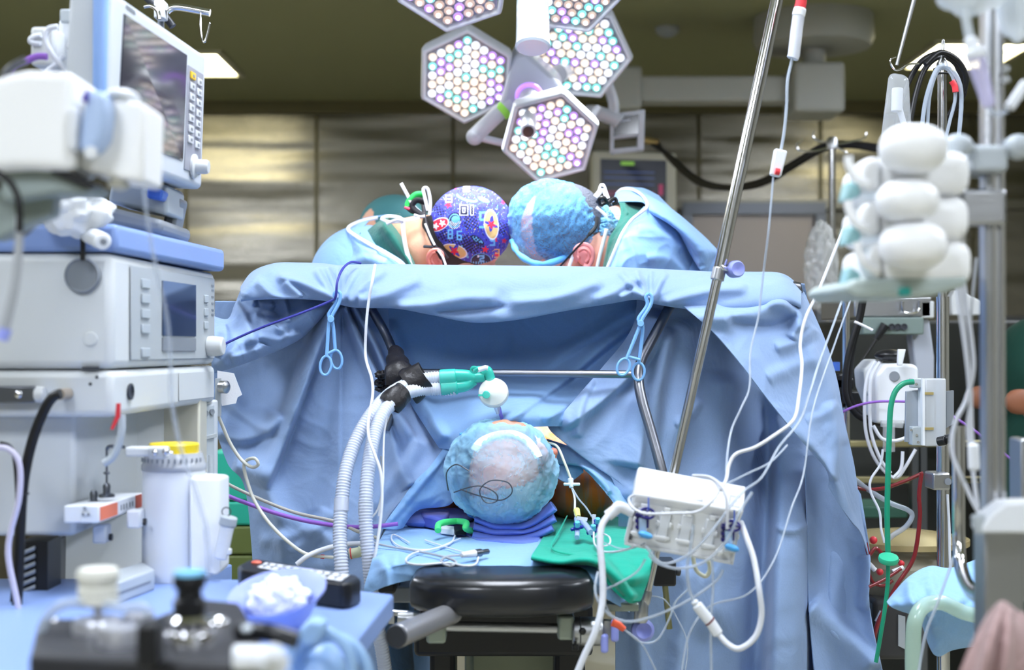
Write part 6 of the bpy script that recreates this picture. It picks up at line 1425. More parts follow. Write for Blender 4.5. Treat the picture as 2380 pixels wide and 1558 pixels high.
# lower body: back wall of the bay, side column, right column
zc = P(0, 965, Yn).z
bx0, bx1 = P(-300, 0, Yn).x, P(152, 0, Yn).x
lowt = P(0, 1258, Yn).z
obj('lower_cabinet', MB().box(((bx0 + bx1) / 2, Yn + .30, (zc + lowt) / 2), (bx1 - bx0, .50, zc - lowt)), M_MC, AM, bevel=.008, bseg=3)
x2 = P(150, 0, Yn + .12).x; x3 = P(335, 0, Yn + .42).x
obj('bay_back', MB().prism([Vector((x2 - .05, Yn + .25, .55)), Vector((P(498, 0, Yf).x, Yf + .0, .55)), Vector((P(498, 0, Yf).x, Yf + .04, .55)), Vector((x2 - .05, Yf + .04, .55))], (0, 0, zc - .55)), M_MC, AM, bevel=.004)
p, q = P(333, 985, 2.42), P(458, 1100, 2.42); obj('inner_column', MB().box(((p.x + q.x) / 2, 2.47, .90), (q.x - p.x, .06, .9)), mat('bay_cream', (196, 194, 180), .5), AM, bevel=.004)
fr = quad_frame(P(456, 950, 2.49), P(500, 938, 2.53), P(500, 1330, 2.53), P(456, 1330, 2.49)); mb = MB(); plate(mb, fr, 0, 0, 1, 1, -.03, 0); fm = obj('flowmeter_column', mb, M_LGREY, AM, bevel=.003)
for u in (.14, .48, .80): obj('gas_dial', MB().lathe([(.0055, 0), (.0055, .003), (.004, .003), (.001, .002)], fr(u, .045), fr.n, 18), M_GREY, fm)
for u in (.15, .40, .65): mb = MB(); plate(mb, fr, u, .30, u + .12, .98, 0, .004); obj('flow_tube', mb, M_CLEAR, fm)
mb = MB(); plate(mb, fr, -.02, .18, 1.02, .20, 0, .003); obj('divider', mb, M_MG, fm)
# vent grille and dark compartment lower left
p, q = P(40, 1262, 2.03), P(105, 1408, 2.03); gv = obj('vent_recess', MB().box(((p.x + q.x) / 2, 2.07, (p.z + q.z) / 2), (q.x - p.x, .06, p.z - q.z)), M_BLACK, AM)
for k in range(7):
    y = 1268 + k * 18; obj('louvre', MB().prism(PP([(46, y + 16), (80, y + 2), (80, y + 12), (46, y + 26)], 2.03), (0, .008, 0)), M_GREY, gv, bevel=.002)
pz = PP([(104, 1268), (154, 1244), (152, 1392), (104, 1408)], 2.05); obj('dark_window', MB().prism([pz[0], P(154, 1244, 2.30), P(152, 1385, 2.30), pz[3]], (.004, 0, 0)), M_DGREY, AM)
obj('lower_rear_body', MB().box((P(90, 0, 2.35).x, 2.36, .62), (.42, .40, .50)), M_MC, AM, bevel=.006)
# lower blue writing shelf
wz = T(900, 1384, .95)
def TZz(px, py, z): a = P(px, py, 1.0) - CAMP; t_ = (z - CAMP.z) / a.z; return CAMP + a * t_
ZW = 1.05
tp = [(440, 1345), (620, 1349), (915, 1382), (800, 1525), (700, 1640), (-60, 1640), (-60, 1345)]
pw = [TZz(x, y, ZW) for x, y in tp]; print('shelf depth', [round(v.y, 2) for v in pw])
obj('writing_shelf', MB().prism(pw, (0, 0, -.032)), M_BT, AM, bevel=.004, bseg=3)
obj('machine_foot', MB().box((P(120, 0, 2.2).x, 2.25, .18), (.62, .62, .36)), M_BT, AM, bevel=.01)
obj('shelf_support', MB().box((P(560, 0, 2.05).x - .12, 2.05, .62), (.1, .25, .55)), M_MC, AM, bevel=.004)
q1, q2 = P(482, 1315, 2.35), P(540, 1380, 2.35); obj('blue_step', MB().prism([P(440, 1350, 2.25), P(540, 1312, 2.45), P(540, 1372, 2.45), P(440, 1400, 2.25)], (-.05, .02, 0)), M_BT, AM, bevel=.003)

# monitor yoked above: big patient screen
MN = thing('anaesthesia_monitor', 'large white framed monitor with dark screen and key column, blue side grip', 'monitor', P(360, 440, 2.1))
ya, yb = 1.92, 2.42
m = quad_frame(P(262, -24, ya), P(480, 128, yb), P(470, 442, yb), P(240, 362, ya))
mb = MB(); plate(mb, m, 0, 0, 1, 1, -.06, 0); obj('housing', mb, mat('monitor_white', (196, 202, 210), .4, var=.02), MN, bevel=.010, bseg=4)
mb = MB(); plate(mb, m, .10, .10, .745, .845, 0, .002)
scm = mat('glossy_screen', (48, 48, 60), .07, spec=.3, var=.15, vscale=4); s_ = obj('screen', mb, scm, MN)
mb = MB(); plate(mb, m, .765, .16, .955, .90, 0, .002); kp = obj('key_column', mb, mat('key_panel_grey', (146, 148, 160), .45), MN, bevel=.001)
ks = [(c_, r_) for r_ in range(7) for c_ in range(2)]
for (c_, r_) in ks:
    if (c_, r_) in ((0, 5), (0, 6)): pass
    u, v = .785 + .085 * c_, .195 + .076 * r_ + (.015 if c_ else 0)
    mk = mat('key_yellow', (240, 196, 40), .4) if (c_, r_) == (0, 0) else mat('key_cap', (206, 208, 214), .4)
    mb = MB(); plate(mb, m, u, v, u + .055, v + .052, .002, .005); ko = obj('key', mb, mk, kp, bevel=.001)
    mb = MB(); plate(mb, m, u + .018, v + .018, u + .038, v + .036, .005, .0056); obj('key_icon', mb, M_GREY, ko)
obj('rotary_knob', MB().lathe([(.020, 0), (.020, .004), (.012, .006), (.012, .022), (.010, .026), (.001, .026)], m(.865, .855, .002), m.n, 30), M_OFFWHITE, MN)
sb_ = MB().hexa([P(216, -30, ya - .01), P(254, -24, ya - .01), P(246, 330, ya - .01), P(215, 330, ya - .01)], [P(216, -30, ya + .05), P(254, -24, ya + .05), P(246, 330, ya + .05), P(215, 330, ya + .05)])
obj('side_grip', sb_, mat('grip_blue', (140, 176, 236), .4), MN, bevel=.012, bseg=4)
obj('name_print', MB().hexa([m(.12, .03, .001), m(.2, .035, .001), m(.2, .06, .001), m(.12, .055, .001)], [m(.12, .03, 0), m(.2, .035, 0), m(.2, .06, 0), m(.12, .055, 0)]), M_GREY, MN)
# small lamps reflections are left to the glossy screen; neck under the monitor
nk = PP([(262, 400), (390, 430), (388, 500), (250, 470)], 2.30); obj('tilt_neck', MB().prism(nk, (0, .12, 0)), M_LGREY, MN, bevel=.006)
obj('neck_blue_cap', MB().prism(PP([(342, 432), (380, 442), (374, 466), (340, 460)], 2.27), (0, .04, 0)), mat('clip_blue', (70, 110, 200), .4), MN, bevel=.004)
obj('arm_pedestal', MB().prism(PP([(245, 478), (380, 512), (375, 545), (245, 520)], 2.25), (0, .2, 0)), M_GREY, MN, bevel=.008)
obj('arm_bracket', MB().prism(PP([(392, 452), (420, 460), (402, 548), (372, 540)], 2.38), (0, .06, 0)), M_GREY, MN, bevel=.006)

# tall module rack behind the monitor with wires
MR = thing('module_rack', 'white vital signs module rack with cable sockets behind the monitor side grip', 'module', P(180, 300, 2.1))
obj('rack_body', MB().hexa([P(138, 42, 2.06), P(218, 52, 2.06), P(214, 330, 2.06), P(138, 330, 2.06)], [P(138, 42, 2.25), P(218, 52, 2.25), P(214, 330, 2.25), P(138, 330, 2.25)]), M_WHITE, MR, bevel=.006)
obj('rack_top', MB().prism(PP([(138, 20), (172, 20), (218, 42), (218, 52), (138, 52)], 2.055), (0, .2, 0)), M_LGREY, MR, bevel=.004)
obj('rack_slots', MB().box(P(198, 80, 2.058), (.02, .003, .002)).box(P(196, 142, 2.058), (.022, .003, .002)).box(P(196, 178, 2.058), (.022, .003, .002)), M_GREY, MR)
obj('socket', MB().cyl(P(176, 156, 2.05), P(176, 156, 2.07), W(9, 2.05), n=20), M_DGREY, MR)
obj('socket_block', MB().box(P(112, 115, 2.03), (.035, .05, .055)), M_OFFWHITE, MR, bevel=.005)
obj('white_plug', MB().tube(PP([(160, 118), (178, 96)], 2.02), W(14, 2.02), 16, smooth=0), M_WHITE, MR, bevel=.003)
obj('module_lead', MB().tube(PP([(150, 130), (130, 150), (108, 170), (100, 210)], 2.0), W(6, 2), 10), M_WTUBE, MR)
obj('module_lead', MB().tube(PP([(135, 62), (112, 68), (106, 90), (118, 120), (150, 160), (190, 200), (230, 240)], 1.98), W(6.5, 2), 10), M_WTUBE, MR)
obj('module_lead', MB().tube(PP([(95, 82), (74, 88), (72, 98), (95, 102)], 2.0), W(6, 2), 10), M_WTUBE, MR)
obj('violet_lead', MB().tube(PP([(110, 132), (85, 132), (55, 145), (30, 160), (5, 200)], 1.95), W(8, 1.95), 10), mat('violet_hose', (140, 92, 190)), MR)
# chrome hook arm at the top
HK = thing('hook_arm', 'chrome arm with hanging S hook on the column behind the monitor', 'hook', P(400, 20, 2.5))
obj('column', MB().box(P(374, 25, 2.5), (W(24, 2.5), .03, W(42, 2.5))), M_WHITE, HK, bevel=.002)
obj('arm', MB().tube(PP([(388, 26), (400, 18), (425, 18), (488, 30)], 2.5), W(9, 2.5), 14), M_CHROME, HK)
obj('hook', MB().tube(PP([(466, 30), (466, 60), (470, 92), (476, 97), (482, 80), (487, 58), (487, 52)], 2.49), W(2.4, 2.5), 8), M_CHROME, HK)
obj('bracket', MB().tube(PP([(335, 16), (350, 14), (366, 25), (370, 45)], 2.45), W(5, 2.45), 10), M_CHROME, HK)
obj('dark_wire', MB().tube(PP([(335, -10), (355, 8), (385, 40), (402, 62)], 2.52), W(9, 2.5), 10), M_DGREY, HK)
obj('pole', MB().tube([P(374, 40, 2.53), P(374, 500, 2.53)], W(8, 2.5), 12, smooth=0), M_GREY, HK)

# gauze roll and wadding on the blue top
gz = MB(); gz.ell(P(170, 490, 1.95), (.05, .05, .035), 40, 26, None, lambda q, d: q * (1 + .3 * mnoise.noise(d * 2.5))); tag(obj('gauze_wad', gz, mat('white_gauze', (232, 236, 242), .9, bump=.4, bscale=80)), 'white gauze wad lying on the blue machine top', 'gauze')
rl_ = thing('gauze_roll', 'rolled white gauze hanging over the blue top corner', 'gauze', P(228, 560, 1.93))
obj('roll', MB().cyl(P(205, 545, 1.96), P(240, 562, 1.90), W(20, 1.93), n=28), mat('white_gauze', (232, 236, 242), .9), rl_, bevel=.003)
obj('core', MB().cyl(P(240, 562, 1.899), P(241, 562.5, 1.897), W(7, 1.93), n=20), M_GREY, rl_)

# soda lime canister
CN = thing('absorber_canister', 'white carbon dioxide absorber canister with clear top and yellow ring', 'canister', P(405, 1330, 2.08))
Yk = 2.14; o = P(404, 1338, Yk); o.z -= .0; H = P(404, 1095, Yk).z - o.z
R0 = W(72, Yk)
obj('canister_body', MB().lathe([(R0 * .92, -.01), (R0 * .98, 0), (R0, .01), (R0 * 1.0, H), (R0 * .98, H + .004)], o, (0, 0, 1), 48), M_WHITE, CN)
H2 = P(404, 1052, Yk).z - o.z; H3 = P(404, 1030, Yk).z - o.z
cr = obj('clear_rim', MB().lathe([(R0 * .98, H), (R0 * 1.03, H + .003), (R0 * 1.03, H + .010), (R0 * .97, H + .014), (R0 * .90, H2)], o, (0, 0, 1), 48), mat('smoked_clear', (188, 192, 200), .2, alpha=.85), CN)
for k in range(14):
    a = -PI * .9 + k * .19; obj('scale_mark', MB().box(o + Vector((math.cos(a) * R0 * 1.0, math.sin(a) * R0 * 1.0, H + .018)), (.002, .003, .006)), M_GREY, cr)
obj('yellow_ring', MB().lathe([(R0 * .78, H2 - .002), (R0 * .80, H3 - .002), (R0 * .76, H3), (.001, H3)], o, (0, 0, 1), 48), mat('yellow_ring', (236, 208, 40), .35), CN)
obj('side_block', MB().prism([P(440, 1108, Yk - .05), P(512, 1112, Yk + .0), P(512, 1330, Yk), P(500, 1340, Yk), P(440, 1330, Yk - .05)], (0, .07, 0)), M_WHITE, CN, bevel=.005, bseg=3)
obj('side_port', MB().tube(PP([(512, 1300, Yk - .02), (530, 1215, Yk - .02)]), W(16, Yk), 20, smooth=0, r1=W(16, Yk)), M_WHITE, CN, bevel=.003)
obj('port_cap', MB().tube(PP([(528, 1224, Yk - .02), (533, 1200, Yk - .02)]), W(20, Yk), 24, smooth=0), M_LGREY, CN, bevel=.003)
obj('port_loop', MB().torus(P(526, 1190, Yk - .02), W(10, Yk), W(1.4, Yk), (0, 1, 0)), M_DGREY, CN)
obj('latch', MB().box(P(528, 1282, Yk - .02), (W(20, Yk), .01, W(14, Yk))).box(P(520, 1290, Yk - .02), (W(10, Yk), .01, W(12, Yk))), M_WHITE, CN, bevel=.002)
obj('clamp_arm', MB().prism(PP([(290, 1040), (352, 1040), (352, 1062), (290, 1062)], Yk - .085), (0, .03, 0)).box(P(370, 1052, Yk - .085), (W(38, Yk), .03, W(26, Yk))), M_OFFWHITE, AM, bevel=.003)
obj('clamp_screw', MB().ell(P(360, 1052, Yk - .105), (W(7, Yk),) * 3, 14, 10).ell(P(385, 1050, Yk - .105), (W(8, Yk),) * 3, 14, 10).tube(PP([(385, 1050), (402, 1053)], Yk - .1), W(4, Yk), 8, smooth=0), M_CHROME, AM)
# vaporizer/valve bar with orange stickers
VB = thing('valve_bar', 'white valve manifold bar with orange stickers and plugs in the machine bay', 'valve bar', P(260, 1190, 2.05))
fb = quad_frame(P(230, 1176, 1.99), P(334, 1146, 2.20), P(334, 1178, 2.20), P(230, 1216, 1.99))
mb = MB(); plate(mb, fb, 0, 0, 1, 1, -.05, 0); obj('bar', mb, M_WHITE, VB, bevel=.002)
m_or = mat('orange_sticker', (222, 116, 84), .5); m_or2 = mat('dark_orange_sticker', (190, 86, 50), .5)
mb = MB(); plate(mb, fb, .02, .1, .38, .9, 0, .001); obj('orange_sticker', mb, m_or, VB)
mb = MB(); plate(mb, fb, .80, .02, .99, .95, 0, .001); obj('orange_sticker', mb, m_or2, VB)
mb = MB()
for u in (.46, .52, .58, .66, .72): plate(mb, fb, u, .35, u + .015, .7, 0, .001)
obj('printed_marks', mb, M_GREY, VB)
for (x, y, h) in ((218, 1165, 20), (248, 1148, 24)):
    obj('valve_knob', MB().lathe([(W(18, 2.05), 0), (W(18, 2.05), .004), (W(8, 2.05), .006), (W(9, 2.05), .016), (W(6, 2.05), .02)], P(x, y + 8, 2.06), (0, 0, 1), 20), M_DSTEEL, VB)
obj('valve_stem', MB().cyl(P(248, 1140, 2.1), P(248, 1044, 2.1), W(2.6, 2.1), n=10).ell(P(248, 1100, 2.1), (W(8, 2.1), .004, W(4, 2.1)), 12, 8).tube(PP([(248, 1046), (256, 1038), (290, 1040)], 2.1), W(4, 2.1), 8), M_DSTEEL, VB)
for (x, y) in ((237, 1240), (316, 1205)):
    o2 = obj('drop_block', MB().box(P(x, y, 2.1), (W(32, 2.1), .03, W(42, 2.1))), M_WHITE, VB, bevel=.003); obj('plug', MB().cyl(P(x + 17, y + 9, 2.08), P(x + 24, y + 9, 2.08), W(8, 2.08), n=16), M_BLACK, o2)
for (x, y) in ((197, 1182), (193, 1196), (205, 1196)): obj('screw_dot', MB().cyl(P(x, y, 1.985), P(x, y, 1.99), W(3.5, 2), n=10), M_GREY, VB)
obj('end_block', MB().hexa([P(186, 1174, 1.99), P(230, 1176, 1.99), P(230, 1216, 1.99), P(186, 1216, 1.99)], [P(186, 1174, 2.04), P(230, 1176, 2.04), P(230, 1216, 2.04), P(186, 1216, 2.04)]), M_WHITE, VB, bevel=.002)
# hoses
def hose(label, pts, r, m, Y, name='hose', cat='hose'):
    t = thing(name, label, cat, P(pts[0][0], pts[0][1], pts[0][2] if len(pts[0]) > 2 else Y)); obj('tubing', MB().tube(PP(pts, Y), W(r, Y), 14, smooth=8), m, t); return t
t = hose('thick black hose curving down the side of the anaesthesia machine', [(142, 916), (125, 922), (105, 950), (80, 1010), (62, 1080), (52, 1150), (46, 1260), (40, 1400), (25, 1500), (15, 1600)], 12, M_RUBBER, 1.93)
for y in (1148, 1530): obj('cable_tie', MB().torus(P(52 if y < 1400 else 22, y, 1.93), W(14, 1.93), W(2.5, 1.93), (0, 0, 1)), M_BLACK, t)
hose('grey cable looping down the far left edge', [(-20, 1040), (20, 1045), (45, 1080), (44, 1160), (24, 1240), (20, 1300), (40, 1400), (48, 1450), (55, 1490)], 7, mat('pale_violet_cable', (196, 192, 214), .4), 1.9)
hose('black cable beside the thick hose on the far left', [(0, 1030), (30, 1050), (40, 1150), (38, 1250), (30, 1380), (8, 1560)], 5, M_RUBBER, 1.95)
t = hose('short grey hose with red tag hanging under the machine shelf', [(283, 965), (283, 1000), (275, 1035), (262, 1062), (242, 1078)], 9, M_LGREY, 1.97)
obj('red_tag', MB().prism(PP([(270, 938), (279, 938), (278, 970), (262, 1000), (256, 998), (268, 968)], 1.93), (0, .004, 0)), mat('red_tag', (214, 50, 60), .5), t)
# wall bracket with white card right of the machine
t = thing('card_holder', 'steel bracket holding a folded white card behind the machine edge', 'bracket', P(525, 910, 2.6))
obj('card', MB().prism(PP([(505, 862), (543, 868), (562, 918), (552, 924), (548, 938), (516, 944), (505, 900)], 2.62), (0, .003, 0)), M_TIE, t)
obj('bracket_disc', MB().lathe([(W(15, 2.6), 0), (W(15, 2.6), .012), (W(8, 2.6), .016)], P(514, 900, 2.60), (1, -.5, 0), 24), M_STEEL, t)
obj('bracket_plate', MB().prism(PP([(500, 880), (512, 880), (512, 968), (500, 968)], 2.6), (0, .01, 0)), M_LGREY, t)

# remote control on the shelf
RC = thing('table_remote', 'black table remote control with white key plate lying on the blue shelf', 'remote control', TZz(700, 1370, ZW))
def Sf(px, py, h=0.0): return TZz(px, py, ZW + h)
pts = [Sf(556, 1348), Sf(570, 1332), Sf(598, 1326), Sf(836, 1362), Sf(842, 1380), Sf(808, 1402), Sf(780, 1400), Sf(565, 1366)]
top = [TZz(x, y, ZW + .035) for x, y in ((553, 1315), (575, 1303), (595, 1299), (830, 1337), (838, 1345), (815, 1355), (795, 1357), (560, 1325))]
bot = [Vector((v.x * 1.0, v.y, ZW + .001)) for v in top]
mb = MB(); n = len(top); mb.add(bot + top, [tuple(range(n - 1, -1, -1)), tuple(range(n, 2 * n))] + [(i, (i + 1) % n, (i + 1) % n + n, i + n) for i in range(n)]); obj('case', mb, M_BLACK, RC, bevel=.004, bseg=3)
rq = [TZz(x, y, ZW + .0355) for x, y in ((618, 1309), (812, 1338), (792, 1352), (598, 1320))]
mb = MB().prism(rq, (0, 0, .001)); kpz = obj('key_plate', mb, M_WHITE, RC)
rf = lambda u, v: rq[0].lerp(rq[1], u).lerp(rq[3].lerp(rq[2], u), v) + Vector((0, 0, .0012))
mb = MB()
for u in (.28, .60, .80): mb.prism([rf(u, 0), rf(u + .006, 0), rf(u + .006, 1), rf(u, 1)], (0, 0, .0004))
mb.prism([rf(0, .5), rf(1, .5), rf(1, .54), rf(0, .54)], (0, 0, .0004))
for i in range(10):
    for j in (0, 1): u = .05 + i * .095; mb.prism([rf(u, .15 + j * .5), rf(u + .03, .15 + j * .5), rf(u + .02, .35 + j * .5), rf(u - .005, .35 + j * .5)], (0, 0, .0004))
obj('key_marks', mb, M_DGREY, kpz)
obj('red_button', MB().ell(TZz(596, 1308, ZW + .036), (.008, .008, .003), 18, 8), mat('orange_button', (222, 110, 90), .4), RC)
# kidney dish with gauze
BW = thing('kidney_dish', 'lavender plastic dish on the blue shelf holding white gauze', 'dish', Sf(650, 1440))
bc = TZz(650, 1428, ZW + .02); rx = W(101, 1.95); mb = MB(); prof = [(.45, 0), (.55, .003), (.72, .025), (.86, .042), (1.0, .052), (1.0, .055), (.84, .046), (.70, .028), (.52, .007), (.01, .006)]
nseg = 48; vs = []; fs = []
bo = Vector((bc.x + .0, bc.y - .02, ZW + .001))
for (r, h) in prof:
    for k in range(nseg):
        a = 2 * PI * k / nseg; lip = (.020 * math.sin(a) + .007 * math.cos(a)) * (h / .055) - h * .08
        vs.append(bo + Vector((math.cos(a) * rx * r, math.sin(a) * rx * r * .82, h + lip)))
for i in range(len(prof) - 1):
    for k in range(nseg): fs.append((i * nseg + k, i * nseg + (k + 1) % nseg, (i + 1) * nseg + (k + 1) % nseg, (i + 1) * nseg + k))
fs += [tuple(range(nseg - 1, -1, -1)), tuple(range(len(vs) - nseg, len(vs)))]
mb.add(vs, fs); obj('dish', mb, mat('dish_lavender', (158, 172, 236), .35), BW, angle=60)
gz = MB(); gz.ell(bo + Vector((0.0, .004, .040)), (.032, .026, .025), 60, 40, None, lambda q, d: q * (1 + .35 * mnoise.noise(d * 2.2) + .12 * (1 - 2 * abs(mnoise.noise(d * 5))))); tag(obj('gauze_ball', gz, mat('white_gauze', (232, 236, 242)), angle=180), 'crumpled white gauze ball in the lavender dish', 'gauze')
# grey box on shelf behind the blurred knob
gb = thing('grey_module_box', 'grey instrument box standing on the shelf left of the canister', 'box', TZz(300, 1405, ZW))
a_, b_, c_, d_ = TZz(262, 1410, ZW), TZz(360, 1372, ZW), TZz(330, 1352, ZW), TZz(236, 1385, ZW)
obj('box', MB().prism([a_, b_, c_, d_], (0, 0, .03)), M_LGREY, gb, bevel=.003)
obj('box_latch', MB().prism([a_ + (b_ - a_) * .1 + Vector((0, -.001, .012)), a_ + (b_ - a_) * .9 + Vector((0, -.001, .012)), a_ + (b_ - a_) * .9 + Vector((0, -.001, .016)), a_ + (b_ - a_) * .1 + Vector((0, -.001, .016))], (0, -.001, 0)), M_GREY, gb)
# teal/green equipment behind, between machine and drape
t = thing('teal_cart', 'teal and olive cart panel showing between the machine and the drape', 'cart', P(550, 1300, 3.4))
for (y0, y1, mm) in ((1050, 1165, 'teal_panel'), (1167, 1222, 'teal_panel')):
    p, q = P(490, y0, 3.4), P(640, y1, 3.4); obj('upper_panel', MB().box(((p.x + q.x) / 2, 3.5, (p.z + q.z) / 2), (q.x - p.x, .2, p.z - q.z)), mat('teal_panel', (44, 178, 150), .5), t, bevel=.006)
p, q = P(490, 1224, 3.4), P(640, 1290, 3.4); obj('drawer', MB().box(((p.x + q.x) / 2, 3.5, (p.z + q.z) / 2), (q.x - p.x, .2, p.z - q.z)), mat('olive_panel', (104, 116, 60), .5), t, bevel=.006)
zz = P(0, 1292, 3.4).z; obj('drawer', MB().box(((p.x + q.x) / 2, 3.5, zz / 2 + .03), (q.x - p.x, .2, zz - .06)), mat('olive_panel', (104, 116, 60)), t, bevel=.006)
# ================================================================== right side: poles, pumps, perfusion equipment
def boxpx(mb, x0, y0, x1, y1, Y, depth):
    p, q = P(x0, y0, Y), P(x1, y1, Y); mb.box(((p.x + q.x) / 2, Y + depth / 2, (p.z + q.z) / 2), (abs(q.x - p.x), depth, abs(p.z - q.z))); return mb
def T1(name, label, cat, mb, m, group=None, **k): return tag(obj(name, mb, m, **k), label, cat, group)
# swag of black cables far behind
t = thing('cable_bundle', 'black cable bundle sagging from the back monitor across to the right', 'cable bundle', P(1690, 437, 5.4))
for d in (0, 9): obj('cable', MB().tube(PP([(1510 + d * 2, 330 + d * .3, 5.9), (1560, 365 + d, 5.8), (1620, 415 + d, 5.6), (1690, 434 + d * .5, 5.4), (1770, 420 + d, 5.2), (1850, 375 + d, 5.0), (1915, 338 + d, 4.9), (1980, 334 + d * .6, 4.85), (2050, 342 + d, 4.8)]), W(6, 5.4), 10), M_RUBBER, t)
obj('brass_plug', MB().tube(PP([(1500, 326, 5.9), (1530, 332, 5.88)]), W(8, 5.9), 12, smooth=0), mat('brass_plug', (170, 146, 96), .4, .8), t)
t = thing('iv_pole', 'thin steel IV pole with hooks standing behind the drape wing', 'iv pole', (P(1932, 0, 4.8).x, 4.8, 0))
obj('pole', MB().cyl(P(1934, 345, 4.8), Vector((P(1934, 0, 4.8).x, 4.8, .03)), W(8, 4.8), n=18), M_CHROME, t)
obj('pole_head', MB().lathe([(W(13, 4.8), 0), (W(13, 4.8), .03), (W(8, 4.8), .04)], P(1934, 346, 4.8), (0, 0, 1), 20), M_STEEL, t)
for pts in ([(1934, 340), (1900, 350), (1860, 350), (1852, 336), (1866, 326)], [(1930, 330), (1905, 328), (1890, 318), (1892, 306)], [(1940, 336), (1980, 328), (2008, 322), (2014, 308)], [(1938, 340), (1960, 350), (1968, 356)]):
    obj('hook', MB().tube(PP(pts, 4.8), W(2.4, 4.8), 8), M_CHROME, t)
obj('foot', MB().lathe([(.24, 0), (.22, .03), (.03, .06)], Vector((P(1934, 0, 4.8).x, 4.8, 0)), (0, 0, 1), 30), M_DSTEEL, t)
mb = MB(); mb.ell(P(1908, 620, 4.4), (W(34, 4.4), .04, W(90, 4.4)), 60, 60, None, lambda q, d: q * (1 + .22 * (1 - 2 * abs(mnoise.noise(d * 4)))) )
T1('plastic_bag', 'crumpled clear plastic bag hanging on the thin IV pole', 'bag', mb, mat('crumpled_plastic', (206, 208, 205), .15, alpha=.55, spec=.9), angle=180)
# main chrome pole
Yq = 2.95
CP = thing('iv_pole', 'tall chrome IV pole carrying black cable coil, right of the drape', 'iv pole', (P(2190, 0, Yq).x, Yq, 0))
xq = P(2190, 0, Yq).x
obj('upper_pole', MB().cyl(P(2190, 150, Yq), P(2190, 720, Yq), W(11, Yq), n=22), M_CHROME, CP)
obj('lower_pole', MB().cyl(Vector((P(2189, 0, Yq).x, Yq, P(0, 690, Yq).z)), Vector((P(2189, 0, Yq).x, Yq, .05)), W(15, Yq), n=24), M_CHROME, CP)
obj('pole_cap', MB().lathe([(W(14, Yq), 0), (W(13, Yq), .012), (W(6, Yq), .022)], P(2190, 160, Yq), (0, 0, 1), 22), M_STEEL, CP)
obj('collar_ring', MB().torus(P(2190, 160, Yq), W(18, Yq), W(3, Yq), (0, 0, 1)).torus(P(2190, 172, Yq), W(13, Yq), W(2, Yq), (0, 0, 1)), M_BLACK, CP)
obj('top_hook', MB().tube(PP([(2188, 160), (2188, 120), (2191, 94), (2194, 100), (2193, 130)], Yq), W(2.2, Yq), 8), M_STEEL, CP)
mb = boxpx(MB(), 2168, 1100, 2210, 1140, Yq - .03, .06); obj('pole_clamp', mb, M_STEEL, CP, bevel=.004); obj('clamp_bolt', MB().cyl(P(2204, 1120, Yq - .035), P(2204, 1120, Yq - .02), W(8, Yq), n=20), M_GREY, CP)
for k in range(5):
    a = 2 * PI * k / 5 + .3; obj('foot', MB().tube([Vector((xq, Yq, .08)), Vector((xq + math.cos(a) * .28, Yq + math.sin(a) * .28, .05))], .016, 10, smooth=0).ell((xq + math.cos(a) * .28, Yq + math.sin(a) * .28, .03), (.03, .03, .03), 14, 10), M_DSTEEL, CP)
t = thing('cable_coil', 'coiled thick black cables draped over the top of the chrome pole', 'cable', P(2190, 130, Yq))
for pts in ([(2060, 420), (2082, 300), (2100, 220), (2135, 150), (2180, 124), (2215, 135), (2240, 170), (2243, 205), (2230, 240), (2200, 275), (2150, 330), (2090, 380)],
            [(2085, 400), (2112, 300), (2128, 220), (2150, 160), (2185, 132), (2218, 145), (2234, 180), (2232, 215), (2210, 260), (2180, 300), (2140, 350)],
            [(2150, 150), (2185, 122), (2225, 140), (2246, 180), (2238, 215)]):
    obj('cable', MB().tube([P(x, y, Yq - .03 + .012 * i) for i, (x, y) in enumerate(pts)], W(6.5, Yq), 12), M_RUBBER, t)
t = thing('clear_tube_loops', 'clear tubing loops with a red clip hung beside the coil', 'tube', P(2215, 220, Yq - .05))
obj('tube', MB().tube(PP([(2140, 330), (2150, 240), (2172, 170), (2192, 152), (2215, 165), (2232, 200), (2234, 250), (2228, 320)], Yq - .05), W(5, Yq), 10), M_TUBE, t)
obj('tube', MB().tube(PP([(2155, 330), (2160, 230), (2178, 168), (2200, 160), (2216, 185), (2220, 230), (2208, 280), (2196, 330)], Yq - .045), W(4, Yq), 10), M_TUBE, t)
obj('red_clip', MB().tube(PP([(2212, 188), (2219, 200), (2221, 214)], Yq - .055), W(7, Yq), 12), mat('red_plastic', (226, 60, 70)), t)
# clear bag with hooks and a thin rod
t = thing('infusion_bottle', 'clear infusion pouch with white inner vial hanging on a bent wire hook', 'infusion bag', P(2085, 230, 2.7))
mb = MB(); mb.hexa(PP([(2066, 168), (2112, 176), (2120, 330), (2046, 330)], 2.68), PP([(2066, 168), (2112, 176), (2120, 330), (2046, 330)], 2.73)); obj('pouch', mb, M_CLEAR, t, bevel=.012, bseg=4)
obj('vial', MB().tube(PP([(2086, 205), (2084, 260)], 2.7), W(13, 2.7), 16, smooth=0).tube(PP([(2090, 250), (2104, 300)], 2.7), W(7, 2.7), 12, smooth=0), mat('vial_white', (225, 230, 240), .3, alpha=.85), t, bevel=.002)
obj('wire_hook', MB().tube(PP([(2082, 132), (2070, 138), (2072, 152), (2082, 163), (2096, 160), (2112, 150), (2136, 148)], 2.7), W(2.2, 2.7), 8), M_CHROME, t)
T1('thin_rod', 'thin pale rod slanting down from the top edge to the clear pouch', 'rod', MB().tube(PP([(2140, -60), (2084, 152)], 2.72), W(6.5, 2.72), 12, r1=W(4, 2.72), smooth=0), M_STEEL)
